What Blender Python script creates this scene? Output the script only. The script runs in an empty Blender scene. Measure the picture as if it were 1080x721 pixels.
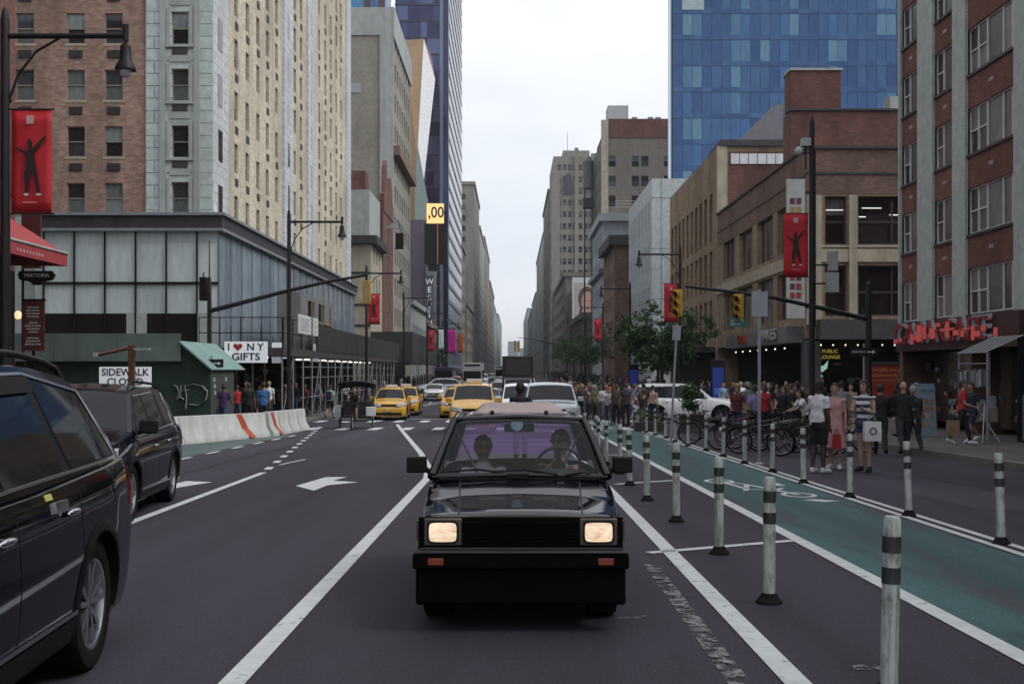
import bpy, bmesh, math, random
import numpy as np
from mathutils import Vector, Matrix
R = math.radians
random.seed(7)
rnd = random.random
def ru(a, b): return a + (b - a) * random.random()
S = bpy.context.scene
C = S.collection

# ------------------------------------------------------------------ camera, world, sun
cam_d = bpy.data.cameras.new('camera')
cam = bpy.data.objects.new('camera', cam_d)
C.objects.link(cam)
CAM_Z = 1.6
cam.location = (0, 0, CAM_Z)
cam.rotation_euler = (R(90), 0, 0)
cam_d.sensor_width = 36
cam_d.lens = 40.0
cam_d.shift_y = 29.5 / 1080
cam_d.clip_start = 0.1
cam_d.clip_end = 12000
S.camera = cam
W_ = bpy.data.worlds.new('World')
S.world = W_
W_.use_nodes = True
nt = W_.node_tree
nt.nodes.clear()
o_ = nt.nodes.new('ShaderNodeOutputWorld')
bg = nt.nodes.new('ShaderNodeBackground')
bg.inputs['Strength'].default_value = 0.15
sky = nt.nodes.new('ShaderNodeTexSky')
sky.sky_type = 'NISHITA'
sky.sun_disc = False
SUN_EL, SUN_AZ = 47.0, 108.0          # azimuth clockwise from +Y
sky.sun_elevation = R(SUN_EL)
sky.sun_rotation = R(SUN_AZ)
tc = nt.nodes.new('ShaderNodeTexCoord')
mp = nt.nodes.new('ShaderNodeMapping')
mp.inputs['Scale'].default_value = (1, 1, 2.2)
nz = nt.nodes.new('ShaderNodeTexNoise')
nz.inputs['Scale'].default_value = 2.6
nz.inputs['Detail'].default_value = 6
nz.inputs['Roughness'].default_value = .55
rp = nt.nodes.new('ShaderNodeValToRGB')
rp.color_ramp.elements[0].position = .3
rp.color_ramp.elements[0].color = (.70, .75, .83, 1)
rp.color_ramp.elements[1].position = .62
rp.color_ramp.elements[1].color = (.92, .93, .945, 1)
ml = nt.nodes.new('ShaderNodeVectorMath')
ml.operation = 'SCALE'
ml.inputs['Scale'].default_value = 8.0
mx = nt.nodes.new('ShaderNodeMix')
mx.data_type = 'RGBA'
mx.inputs['Factor'].default_value = .95
L = nt.links.new
L(tc.outputs['Generated'], mp.inputs['Vector'])
L(mp.outputs[0], nz.inputs['Vector'])
L(nz.outputs['Fac'], rp.inputs[0])
L(rp.outputs[0], ml.inputs[0])
L(sky.outputs[0], mx.inputs['A'])
L(ml.outputs[0], mx.inputs['B'])
L(mx.outputs['Result'], bg.inputs[0])
L(bg.outputs[0], o_.inputs[0])
sd = bpy.data.lights.new('sun', 'SUN')
sd.energy = 2.0
sd.angle = R(25)
sd.color = (1, .965, .92)
sun = bpy.data.objects.new('sun', sd)
C.objects.link(sun)
_dir = Vector((math.sin(R(SUN_AZ)) * math.cos(R(SUN_EL)), math.cos(R(SUN_AZ)) * math.cos(R(SUN_EL)), math.sin(R(SUN_EL))))
sun.rotation_euler = (-_dir).to_track_quat('-Z', 'Y').to_euler()
sun.location = (30, -10, 80)
S.view_settings.view_transform = 'Standard'
S.view_settings.look = 'None'
S.view_settings.exposure = -0.02
S.view_settings.gamma = 1
S.view_settings.use_curve_mapping = False
S.cycles.max_bounces = 6
S.cycles.diffuse_bounces = 3
S.cycles.glossy_bounces = 3
S.cycles.transmission_bounces = 5
S.cycles.transparent_max_bounces = 10
S.cycles.caustics_reflective = False
S.cycles.caustics_refractive = False
S.cycles.use_denoising = True
S.cycles.volume_bounces = 1

# ------------------------------------------------------------------ ground height
_gy = [-400, 0, 45, 62, 80, 125, 200, 400, 1000, 3000, 8000]
_gz = [7.0, 0, -.7875, -1.02, -1.08, -.98, -.75, -.2, 1.6, 12, 36]
def g(y):
    if y < 43: return -.0175 * y
    return float(np.mean(np.interp([y - 3, y, y + 3], _gy, _gz)))
def px(x, Y): return (x - 540) / 1200 * Y               # photo column at depth Y -> X
def pz(y, Y): return CAM_Z - (y - 390) / 1200 * Y       # photo row at depth Y -> Z

# ------------------------------------------------------------------ mesh builder
class MB:
    def __init__(s): s.v = []; s.f = []; s.m = []
    def add(s, vs, fs, mi=0):
        b = len(s.v)
        s.v += [tuple(v) for v in vs]
        for f in fs:
            s.f.append([i + b for i in f]); s.m.append(mi)
        return s
    def quad(s, a, b, c, d, mi=0): return s.add([a, b, c, d], [(0, 1, 2, 3)], mi)
    def box(s, x0, x1, y0, y1, z0, z1, mi=0, M=None):
        vs = [Vector(p) for p in ((x0,y0,z0),(x1,y0,z0),(x1,y1,z0),(x0,y1,z0),(x0,y0,z1),(x1,y0,z1),(x1,y1,z1),(x0,y1,z1))]
        if M is not None: vs = [M @ v for v in vs]
        return s.add(vs, [(3,2,1,0),(4,5,6,7),(0,1,5,4),(1,2,6,5),(2,3,7,6),(3,0,4,7)], mi)
    def cbox(s, c, d, mi=0, M=None):
        return s.box(c[0]-d[0]/2, c[0]+d[0]/2, c[1]-d[1]/2, c[1]+d[1]/2, c[2]-d[2]/2, c[2]+d[2]/2, mi, M)
    def tube(s, pts, r, n=8, mi=0, caps=True, sq=1.0):
        pts = [Vector(p) for p in pts]
        if not isinstance(r, (list, tuple)): r = [r] * len(pts)
        t0 = (pts[1] - pts[0]).normalized()
        up = Vector((0, 0, 1)) if abs(t0.z) < .9 else Vector((1, 0, 0))
        a = t0.cross(up).normalized(); vs = []; fs = []
        for i, p in enumerate(pts):
            if i == 0: t = pts[1] - pts[0]
            elif i == len(pts) - 1: t = pts[-1] - pts[-2]
            else: t = (pts[i+1] - p).normalized() + (p - pts[i-1]).normalized()
            t.normalize()
            a = (a - t * a.dot(t)).normalized(); b = t.cross(a)
            for k in range(n):
                th = 2 * math.pi * k / n
                vs.append(p + a * (r[i] * math.cos(th)) + b * (r[i] * sq * math.sin(th)))
        for i in range(len(pts) - 1):
            for k in range(n):
                fs.append((i*n+k, i*n+(k+1) % n, (i+1)*n+(k+1) % n, (i+1)*n+k))
        if caps:
            fs.append(tuple(range(n-1, -1, -1))); fs.append(tuple(range((len(pts)-1)*n, len(pts)*n)))
        return s.add(vs, fs, mi)
    def cyl(s, p0, p1, r0, r1=None, n=10, mi=0): return s.tube([p0, p1], [r0, r0 if r1 is None else r1], n, mi)
    def lathe(s, prof, n=16, M=None, mi=0, caps=True):
        vs = []; fs = []
        for r, z in prof:
            for k in range(n):
                th = 2 * math.pi * k / n
                v = Vector((r * math.cos(th), r * math.sin(th), z))
                vs.append(M @ v if M is not None else v)
        for i in range(len(prof) - 1):
            for k in range(n):
                fs.append((i*n+k, i*n+(k+1) % n, (i+1)*n+(k+1) % n, (i+1)*n+k))
        if caps and prof[0][0] > 1e-4: fs.append(tuple(range(n-1, -1, -1)))
        if caps and prof[-1][0] > 1e-4: fs.append(tuple(range((len(prof)-1)*n, len(prof)*n)))
        return s.add(vs, fs, mi)
    def prism(s, poly, z0, z1, M=None, mi=0):
        n = len(poly)
        vs = [Vector((p[0], p[1], z0)) for p in poly] + [Vector((p[0], p[1], z1)) for p in poly]
        if M is not None: vs = [M @ v for v in vs]
        fs = [tuple(range(n-1, -1, -1)), tuple(range(n, 2*n))] + [(i, (i+1) % n, n+(i+1) % n, n+i) for i in range(n)]
        return s.add(vs, fs, mi)
    def torus(s, Rm, r, n=24, m=8, M=None, mi=0, sx=1):
        vs = []; fs = []
        for i in range(n):
            A = 2 * math.pi * i / n
            for k in range(m):
                B = 2 * math.pi * k / m
                q = Rm + r * math.cos(B)
                v = Vector((r * sx * math.sin(B), q * math.cos(A), q * math.sin(A)))   # axis = X
                vs.append(M @ v if M is not None else v)
        for i in range(n):
            for k in range(m):
                fs.append((i*m+k, i*m+(k+1) % m, ((i+1) % n)*m+(k+1) % m, ((i+1) % n)*m+k))
        return s.add(vs, fs, mi)
    def ell(s, c, r, n=12, m=8, mi=0, M=None):
        prof = [(math.sin(math.pi*i/m), -math.cos(math.pi*i/m)) for i in range(m+1)]
        Q = Matrix.Translation(c) @ Matrix.Diagonal((r[0], r[1], r[2], 1))
        if M is not None: Q = M @ Q
        return s.lathe([(max(p[0], 1e-5), p[1]) for p in prof], n, Q, mi)
    def grid(s, P, mi=0, wrap=False):
        nr = len(P); nc = len(P[0]); vs = [p for row in P for p in row]; fs = []
        for i in range(nr - 1):
            for k in range(nc if wrap else nc - 1):
                fs.append((i*nc+k, i*nc+(k+1) % nc, (i+1)*nc+(k+1) % nc, (i+1)*nc+k))
        return s.add(vs, fs, mi)
    def mesh(s, name, mats, smooth=None, weld=False):
        me = bpy.data.meshes.new(name)
        me.from_pydata(s.v, [], s.f)
        for m in (mats if isinstance(mats, (list, tuple)) else [mats]): me.materials.append(m)
        me.polygons.foreach_set('material_index', s.m)
        if weld:
            b = bmesh.new(); b.from_mesh(me)
            bmesh.ops.remove_doubles(b, verts=b.verts, dist=1e-4)
            bmesh.ops.recalc_face_normals(b, faces=b.faces)
            b.to_mesh(me); b.free()
        if smooth:
            me.polygons.foreach_set('use_smooth', [True] * len(me.polygons))
            me.set_sharp_from_angle(angle=R(smooth))
        me.update()
        return me
    def build(s, name, mats, parent=None, world=False, smooth=None, bevel=0, weld=False, loc=None, rot=None, seg=2):
        if world and parent is not None:
            lx, ly, lz = parent.location
            s.v = [(v[0]-lx, v[1]-ly, v[2]-lz) for v in s.v]
        me = s.mesh(name, mats, smooth, weld or bevel > 0)
        o = bpy.data.objects.new(name, me)
        C.objects.link(o)
        if parent is not None: o.parent = parent
        if loc: o.location = loc
        if rot: o.rotation_euler = rot
        if bevel:
            b = o.modifiers.new('bevel', 'BEVEL'); b.width = bevel; b.segments = seg; b.limit_method = 'ANGLE'; b.angle_limit = R(40)
            me.polygons.foreach_set('use_smooth', [True] * len(me.polygons))
            me.set_sharp_from_angle(angle=R(smooth or 50))
        return o

LABELS = {}
def tag(o, label=None, cat=None, group=None, kind=None):
    if label:
        o['label'] = label; LABELS[label] = LABELS.get(label, 0) + 1
    if cat: o['category'] = cat
    if group: o['group'] = group
    if kind: o['kind'] = kind
    return o
def thing(name, label, cat, loc=(0, 0, 0), rotz=0, group=None):
    o = bpy.data.objects.new(name, None)
    C.objects.link(o)
    o.empty_display_size = .2
    o.location = loc; o.rotation_euler = (0, 0, rotz)
    return tag(o, label, cat, group)
def copy_tree(o, parent=None, mats=None):
    c = o.copy(); C.objects.link(c); c.parent = parent
    if mats and c.type == 'MESH': recolor(c, mats)
    for ch in list(o.children): copy_tree(ch, c, mats)
    return c
def recolor(o, mats):
    base = o.name.split('.')[0]
    for sl in o.material_slots:
        key = sl.material.name if sl.material else ''
        m = mats.get(base) or mats.get(key)
        if m is not None:
            sl.link = 'OBJECT'; sl.material = m
def struct(mb, name, mat, **k):
    o = mb.build(name, mat, **k); o['kind'] = 'structure'; return o
ORD = ['first', 'second', 'third', 'fourth', 'fifth', 'sixth', 'seventh', 'eighth', 'ninth', 'tenth', 'eleventh', 'twelfth', 'thirteenth', 'fourteenth', 'fifteenth', 'sixteenth', 'seventeenth', 'eighteenth', 'nineteenth', 'twentieth']

def text_mesh(txt, size, mat, name='lettering', parent=None, loc=(0, 0, 0), rotz=0, ext=.006, align='CENTER', sx=1.0, bold=0.0, spacing=1.0, rotx=90):
    cu = bpy.data.curves.new('t', 'FONT'); cu.body = txt; cu.size = size; cu.extrude = ext; cu.align_x = align
    cu.align_y = 'CENTER'; cu.space_character = spacing; cu.offset = bold; cu.resolution_u = 3
    t = bpy.data.objects.new('t', cu); C.objects.link(t)
    bpy.context.view_layer.update()
    me = bpy.data.meshes.new_from_object(t.evaluated_get(bpy.context.evaluated_depsgraph_get()))
    bpy.data.objects.remove(t); bpy.data.curves.remove(cu)
    me.transform(Matrix.Rotation(rotz, 4, 'Z') @ Matrix.Rotation(R(rotx), 4, 'X') @ Matrix.Diagonal((sx, 1, 1, 1)))
    me.materials.clear(); me.materials.append(mat)
    o = bpy.data.objects.new(name, me); C.objects.link(o)
    if parent is not None: o.parent = parent
    o.location = loc
    return o

# ------------------------------------------------------------------ materials
MATS = {}
def new_mat(name):
    m = bpy.data.materials.new(name); m.use_nodes = True
    n = m.node_tree; b = n.nodes['Principled BSDF']
    MATS[name] = m
    return m, n, b
def nd(n, t, **k):
    x = n.nodes.new(t)
    for a, v in k.items(): setattr(x, a, v)
    return x
def mixc(n, fac, a, b, mode='MIX'):
    x = nd(n, 'ShaderNodeMix', data_type='RGBA', blend_type=mode)
    for key, val in (('Factor', fac), ('A', a), ('B', b)):
        if isinstance(val, (int, float)): x.inputs[key].default_value = val
        elif isinstance(val, tuple): x.inputs[key].default_value = (*val[:3], 1)
        else: n.links.new(val, x.inputs[key])
    return x.outputs['Result']
def noise(n, vec, scale, detail=4, rough=.6):
    x = nd(n, 'ShaderNodeTexNoise'); x.inputs['Scale'].default_value = scale; x.inputs['Detail'].default_value = detail
    x.inputs['Roughness'].default_value = rough
    if vec is not None: n.links.new(vec, x.inputs['Vector'])
    return x.outputs['Fac']
def ramp(n, fac, p0, p1, c0=(0, 0, 0), c1=(1, 1, 1)):
    x = nd(n, 'ShaderNodeValToRGB'); e = x.color_ramp.elements
    e[0].position = p0; e[1].position = p1; e[0].color = (*c0, 1); e[1].color = (*c1, 1)
    n.links.new(fac, x.inputs[0]); return x.outputs[0]
def objco(n, sc=(1, 1, 1)):
    t = nd(n, 'ShaderNodeTexCoord')
    if sc == (1, 1, 1): return t.outputs['Object']
    m = nd(n, 'ShaderNodeMapping'); m.inputs['Scale'].default_value = sc
    n.links.new(t.outputs['Object'], m.inputs['Vector']); return m.outputs[0]
def bumpit(n, b, h, strength=.3, dist=.02):
    x = nd(n, 'ShaderNodeBump'); x.inputs['Strength'].default_value = strength; x.inputs['Distance'].default_value = dist
    n.links.new(h, x.inputs['Height']); n.links.new(x.outputs[0], b.inputs['Normal'])
def P(name, col, rough=.6, metal=0, var=.15, scale=3, bump=0, spec=.5, coat=0, streak=0, emit=0, rnd_obj=0):
    """Plain painted/solid surface with uneven wear; streak adds rain-run dirt."""
    if name in MATS: return MATS[name]
    m, n, b = new_mat(name)
    v = objco(n)
    f = noise(n, v, scale, 5)
    lo = tuple(c * (1 - var) for c in col); hi = tuple(min(c * (1 + var), 1) for c in col)
    c = mixc(n, ramp(n, f, .3, .7), lo, hi)
    if streak:
        s2 = noise(n, objco(n, (1.6, 1.6, .12)), 1.3, 5)
        c = mixc(n, ramp(n, s2, .48, .75), c, tuple(x * (1 - streak) for x in col))
    if rnd_obj:
        oi = nd(n, 'ShaderNodeObjectInfo')
        hs = nd(n, 'ShaderNodeHueSaturation')
        mr = nd(n, 'ShaderNodeMapRange'); mr.inputs['To Min'].default_value = 1 - rnd_obj; mr.inputs['To Max'].default_value = 1 + rnd_obj
        n.links.new(oi.outputs['Random'], mr.inputs[0]); n.links.new(mr.outputs[0], hs.inputs['Value']); n.links.new(c, hs.inputs['Color'])
        c = hs.outputs[0]
    n.links.new(c, b.inputs['Base Color'])
    b.inputs['Roughness'].default_value = rough; b.inputs['Metallic'].default_value = metal
    b.inputs['Specular IOR Level'].default_value = spec
    if coat: b.inputs['Coat Weight'].default_value = coat; b.inputs['Coat Roughness'].default_value = .03
    if emit:
        n.links.new(c, b.inputs['Emission Color']); b.inputs['Emission Strength'].default_value = emit
    if bump: bumpit(n, b, noise(n, v, scale * 12, 3), bump, .01)
    return m
def wallco(n):
    t = nd(n, 'ShaderNodeTexCoord'); s = nd(n, 'ShaderNodeSeparateXYZ'); n.links.new(t.outputs['Object'], s.inputs[0])
    a = nd(n, 'ShaderNodeMath', operation='ADD'); n.links.new(s.outputs[0], a.inputs[0]); n.links.new(s.outputs[1], a.inputs[1])
    c = nd(n, 'ShaderNodeCombineXYZ'); n.links.new(a.outputs[0], c.inputs[0]); n.links.new(s.outputs[2], c.inputs[1])
    return c.outputs[0]
def brick(name, c1, c2, mortar, bw=.22, bh=.075, rough=.85, stain=.35, bump=.4, msize=.012, offset=.5):
    if name in MATS: return MATS[name]
    m, n, b = new_mat(name)
    v = wallco(n)
    x = nd(n, 'ShaderNodeTexBrick'); x.offset = offset
    x.inputs['Color1'].default_value = (*c1, 1); x.inputs['Color2'].default_value = (*c2, 1); x.inputs['Mortar'].default_value = (*mortar, 1)
    x.inputs['Scale'].default_value = 1; x.inputs['Brick Width'].default_value = bw; x.inputs['Row Height'].default_value = bh
    x.inputs['Mortar Size'].default_value = msize; x.inputs['Bias'].default_value = -.1
    n.links.new(v, x.inputs['Vector'])
    big = ramp(n, noise(n, objco(n, (.5, .5, .16)), .9, 6), .38, .72)
    c = mixc(n, big, x.outputs['Color'], tuple(k * (1 - stain) for k in c2))
    sm = ramp(n, noise(n, objco(n), 2.6, 5), .35, .7, (.82, .82, .82), (1.12, 1.12, 1.12))
    c = mixc(n, 1.0, c, sm, 'MULTIPLY')
    n.links.new(c, b.inputs['Base Color']); b.inputs['Roughness'].default_value = rough
    if bump: bumpit(n, b, x.outputs['Fac'], -bump, .01)
    return m
def panes(name, cols, rough=.06, spec=.6, metal=0, stk=(.7, 1.25)):
    """Window glass: each pane (loose island of each object) draws its own tone - dark room, blind, curtain."""
    if name in MATS: return MATS[name]
    m, n, b = new_mat(name)
    oi = nd(n, 'ShaderNodeObjectInfo'); ge = nd(n, 'ShaderNodeNewGeometry')
    a = nd(n, 'ShaderNodeMath', operation='ADD'); n.links.new(oi.outputs['Random'], a.inputs[0]); n.links.new(ge.outputs['Random Per Island'], a.inputs[1])
    f = nd(n, 'ShaderNodeMath', operation='FRACT'); n.links.new(a.outputs[0], f.inputs[0])
    r = nd(n, 'ShaderNodeValToRGB'); r.color_ramp.interpolation = 'CONSTANT'
    e = r.color_ramp.elements
    while len(e) < len(cols): e.new(.5)
    for i, (p, c) in enumerate(cols): e[i].position = p; e[i].color = (*c, 1)
    n.links.new(f.outputs[0], r.inputs[0])
    sm = ramp(n, noise(n, objco(n, (3, 3, .6)), 1.7, 4), .3, .7, (stk[0],)*3, (stk[1],)*3)
    c = mixc(n, 1.0, r.outputs[0], sm, 'MULTIPLY')
    n.links.new(c, b.inputs['Base Color']); b.inputs['Roughness'].default_value = rough
    b.inputs['Specular IOR Level'].default_value = spec; b.inputs['Metallic'].default_value = metal
    bumpit(n, b, noise(n, objco(n), .8, 2), .04, .05)
    return m
def glow(name, col, strength, base=None):
    if name in MATS: return MATS[name]
    m, n, b = new_mat(name)
    b.inputs['Base Color'].default_value = (*(base or col), 1)
    b.inputs['Emission Color'].default_value = (*col, 1); b.inputs['Emission Strength'].default_value = strength
    return m
def clearglass(name, tint, rough=0, mixf=.12, film=None):
    """Thin pane: tinted see-through plus a mirror part that grows at grazing angles."""
    m, n, b = new_mat(name)
    n.nodes.remove(b)
    out = n.nodes['Material Output']
    t = nd(n, 'ShaderNodeBsdfTransparent'); t.inputs[0].default_value = (*tint, 1)
    gl = nd(n, 'ShaderNodeBsdfGlossy'); gl.inputs['Roughness'].default_value = .02
    lw = nd(n, 'ShaderNodeFresnel'); lw.inputs[0].default_value = 1.5
    mr = nd(n, 'ShaderNodeMath', operation='MULTIPLY_ADD'); mr.inputs[1].default_value = .55; mr.inputs[2].default_value = mixf
    n.links.new(lw.outputs[0], mr.inputs[0])
    if film:                                          # tint film: scattering share added to brighten the purple rear glass
        df = nd(n, 'ShaderNodeBsdfTranslucent'); df.inputs[0].default_value = (*film, 1)
        m2 = nd(n, 'ShaderNodeMixShader'); m2.inputs[0].default_value = .38; n.links.new(t.outputs[0], m2.inputs[1]); n.links.new(df.outputs[0], m2.inputs[2]); t = m2
    mx = nd(n, 'ShaderNodeMixShader'); n.links.new(mr.outputs[0], mx.inputs[0]); n.links.new(t.outputs[0], mx.inputs[1]); n.links.new(gl.outputs[0], mx.inputs[2])
    n.links.new(mx.outputs[0], out.inputs[0])
    return m

def asphalt(name, col, patch=.25, tint=None):
    m, n, b = new_mat(name)
    v = objco(n)
    fine = ramp(n, noise(n, v, 55, 3, .7), .3, .72, (.52, .52, .52), (1.5, 1.5, 1.5))
    trk = ramp(n, noise(n, objco(n, (1.1, .015, 1)), 1.0, 3), .35, .68, (.80, .80, .80), (1.14, 1.14, 1.14))
    fine = mixc(n, 1.0, fine, trk, 'MULTIPLY')
    big = ramp(n, noise(n, objco(n, (1, .22, 1)), .35, 6), .3, .72)
    c = mixc(n, big, tuple(x * (1 - patch) for x in col), tuple(x * (1 + patch) for x in col))
    c = mixc(n, 1.0, c, fine, 'MULTIPLY')
    vo = nd(n, 'ShaderNodeTexVoronoi', feature='DISTANCE_TO_EDGE'); vo.inputs['Scale'].default_value = .22
    wv = nd(n, 'ShaderNodeMix', data_type='VECTOR'); wv.inputs['Factor'].default_value = .12
    nn = nd(n, 'ShaderNodeTexNoise'); nn.inputs['Scale'].default_value = 1.5; nn.inputs['Detail'].default_value = 4
    n.links.new(v, nn.inputs['Vector']); n.links.new(v, wv.inputs['A']); n.links.new(nn.outputs['Color'], wv.inputs['B'])
    n.links.new(wv.outputs['Result'], vo.inputs['Vector'])
    ck = ramp(n, vo.outputs['Distance'], .0, .004)
    cm = ramp(n, noise(n, v, .15, 2), .5, .6)
    cf = mixc(n, cm, (1, 1, 1), ck)
    c = mixc(n, cf, tuple(x * .55 for x in col), c)
    if tint:
        wr_ = ramp(n, noise(n, objco(n, (1.3, .16, 1)), 1.1, 8, .7), .50, .68)
        c = mixc(n, wr_, c, tint)
    oil = ramp(n, noise(n, objco(n, (1.2, .5, 1)), .9, 3), .62, .75)
    c = mixc(n, oil, c, tuple(x * .6 for x in col))
    n.links.new(c, b.inputs['Base Color']); b.inputs['Roughness'].default_value = .82; b.inputs['Specular IOR Level'].default_value = .35
    bumpit(n, b, noise(n, v, 70, 2), .35, .01)
    return m
def paintmark(name, col, wear=.5, thr=.56):
    """Road paint: worn patches are real gaps that show the road below."""
    m, n, b = new_mat(name)
    v = objco(n)
    out = n.nodes['Material Output']
    c = mixc(n, ramp(n, noise(n, v, 6, 5), .3, .7), tuple(x * .78 for x in col), col)
    n.links.new(c, b.inputs['Base Color']); b.inputs['Roughness'].default_value = .7
    t = nd(n, 'ShaderNodeBsdfTransparent')
    f = ramp(n, noise(n, v, 9, 8, .75), thr, thr + .1)
    f2 = nd(n, 'ShaderNodeMath', operation='MULTIPLY'); n.links.new(f, f2.inputs[0]); f2.inputs[1].default_value = wear
    mx = nd(n, 'ShaderNodeMixShader'); n.links.new(f2.outputs[0], mx.inputs[0]); n.links.new(b.outputs[0], mx.inputs[1]); n.links.new(t.outputs[0], mx.inputs[2])
    n.links.new(mx.outputs[0], out.inputs[0])
    return m

M_asph = asphalt('asphalt', (.040, .0335, .0505), .38)
M_asph2 = asphalt('old_asphalt', (.054, .042, .050), .25)
M_green = asphalt('green_lane_paint', (.050, .112, .118), .28, (.056, .055, .068))
M_green2 = asphalt('pale_green_lane_paint', (.10, .145, .142), .25, (.05, .05, .058))
M_mark = paintmark('road_paint', (.64, .67, .69), .6, .57)
M_worn = paintmark('worn_road_paint', (.24, .245, .25), 1.0, .43)
M_walk = brick('sidewalk_slabs', (.115, .105, .108), (.10, .092, .097), (.05, .046, .05), 1.5, 1.5, .85, .3, .2, .015, 0)
# sidewalk slabs lie flat: give them plan coordinates instead of wall ones
_n = M_walk.node_tree
_t = _n.nodes.new('ShaderNodeTexCoord')
for _x in _n.nodes:
    if _x.type == 'TEX_BRICK': _n.links.new(_t.outputs['Object'], _x.inputs['Vector'])
M_kerb = P('kerb_stone', (.14, .13, .13), .85, 0, .25, 2, .2)
M_black = P('black_paint', (.008, .007, .009), .45, 0, .2, 3, 0, .25)
M_iron = P('dark_iron', (.012, .012, .014), .5, .1, .2, 3, 0, .3)
M_rub = P('rubber', (.009, .009, .010), .8, 0, .2, 3, 0, .2)
M_plas = P('black_plastic', (.007, .0065, .008), .55, 0, .2, 3, 0, .22)
M_chrome = P('bright_metal', (.62, .63, .66), .18, 1, .06)
M_steel = P('galvanised_steel', (.30, .31, .34), .45, .6, .2, 6)
M_alu = P('rim_alloy', (.42, .43, .46), .3, .9, .08)
M_white = P('white_paint', (.62, .64, .66), .5, 0, .08, 3, 0, .5, 0, .15)
M_tgl = P('tinted_car_glass', (.010, .011, .014), .03, 0, .1, 2, 0, .28)
M_carglass = P('car_glass', (.012, .013, .017), .04, 0, .3, 2.5, 0, .25)
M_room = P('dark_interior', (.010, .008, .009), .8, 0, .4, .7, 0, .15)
def scuffed(name, col, dark):
    m, n, b = new_mat(name)
    a = ramp(n, noise(n, objco(n, (1, 1, .07)), 26, 6, .7), .46, .66)
    d = ramp(n, noise(n, objco(n, (1, 1, .5)), 9, 6, .7), .5, .68)
    c = mixc(n, a, col, tuple(x*.42 for x in col)); c = mixc(n, d, c, dark)
    n.links.new(c, b.inputs['Base Color']); b.inputs['Roughness'].default_value = .65
    return m
M_deep = P('deep_black_plastic', (.0035, .003, .0035), .7, 0, .2, 3, 0, .06)
M_leather = P('seat_cloth', (.025, .023, .028), .8)
# ------------------------------------------------------------------ ground, road, pavements, markings
def sheet(mb, x0, x1, y0, y1, dz, step=3.0, mi=0):
    n = max(1, int((y1 - y0) / step))
    P_ = [[(x0, y0 + (y1-y0)*i/n, g(y0 + (y1-y0)*i/n) + dz), (x1, y0 + (y1-y0)*i/n, g(y0 + (y1-y0)*i/n) + dz)] for i in range(n+1)]
    mb.grid([[r[0], r[1]] for r in P_], mi)
    return mb
def band(mb, pts, w, dz, mi=0):
    """A painted line of width w along a polyline of (x, y)."""
    q = []
    for (a, b) in zip(pts[:-1], pts[1:]):
        n = max(1, int(math.hypot(b[0]-a[0], b[1]-a[1]) / 2))
        q += [(a[0] + (b[0]-a[0])*i/n, a[1] + (b[1]-a[1])*i/n) for i in range(n)]
    q.append(pts[-1]); rows = []
    for i, p in enumerate(q):
        a = q[max(i-1, 0)]; b = q[min(i+1, len(q)-1)]
        d = Vector((b[0]-a[0], b[1]-a[1])).normalized()
        nx, ny = d.y * w/2, -d.x * w/2
        rows.append([(p[0]-nx, p[1]-ny, g(p[1]-ny)+dz), (p[0]+nx, p[1]+ny, g(p[1]+ny)+dz)])
    mb.grid(rows, mi)
    return mb
def flat(mb, poly, dz):
    mb.add([(x, y, g(y)+dz) for x, y in poly], [tuple(range(len(poly)))]); return mb

ys = [-300, -100] + list(range(-50, 140, 3)) + list(range(140, 400, 20)) + list(range(400, 3000, 150)) + [3000, 5000, 8000]
mb = MB(); mb.grid([[(-4000, y, g(y)-.012), (4000, y, g(y)-.012)] for y in ys]); struct(mb, 'ground', M_asph2)
mb = MB(); sheet(mb, -10, 10, -60, 900, 0); struct(mb, 'road', M_asph)
mb = MB(); sheet(mb, 10, 220, 44.5, 55, -.004, 1); sheet(mb, -220, -10, 37.5, 48, -.004, 1); struct(mb, 'cross_street', M_asph2)
def pavement(x0, x1, y0, y1, kerbside):
    mb = MB(); n = max(1, int((y1-y0)/4)); h = .15
    rows = []
    k = .18
    xi0, xi1 = (x0 + k, x1) if kerbside == 'lo' else (x0, x1 - k)
    sheet(mb, xi0, xi1, y0 + k, y1 - k, h, 4)
    struct(mb, 'sidewalk', M_walk)
    mb = MB()
    xa, xb = (x0, x0 + k) if kerbside == 'lo' else (x1 - k, x1)
    for i in range(n):
        a = y0 + (y1-y0)*i/n; b = y0 + (y1-y0)*(i+1)/n
        p = [(xa, a, g(a)-.1), (xb, a, g(a)-.1), (xb, b, g(b)-.1), (xa, b, g(b)-.1), (xa, a, g(a)+h+.004), (xb, a, g(a)+h+.004), (xb, b, g(b)+h+.004), (xa, b, g(b)+h+.004)]
        mb.add(p, [(4,5,6,7), (0,1,5,4), (1,2,6,5), (2,3,7,6), (3,0,4,7)])
    for a, b in ((y0, y0+k), (y1-k, y1)):
        xc0, xc1 = (x0+k, x1) if kerbside == 'lo' else (x0, x1-k)
        mb.box(xc0, xc1, a, b, g(a)-.1, max(g(a), g(b))+h+.002)
    struct(mb, 'kerb', M_kerb)
pavement(10, 40, -40, 44.5, 'lo'); pavement(10, 60, 55, 109, 'lo'); pavement(10, 60, 119, 420, 'lo')
pavement(-40, -10, -40, 37.5, 'hi'); pavement(-60, -10, 48, 109, 'hi'); pavement(-60, -10, 119, 420, 'hi')

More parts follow.
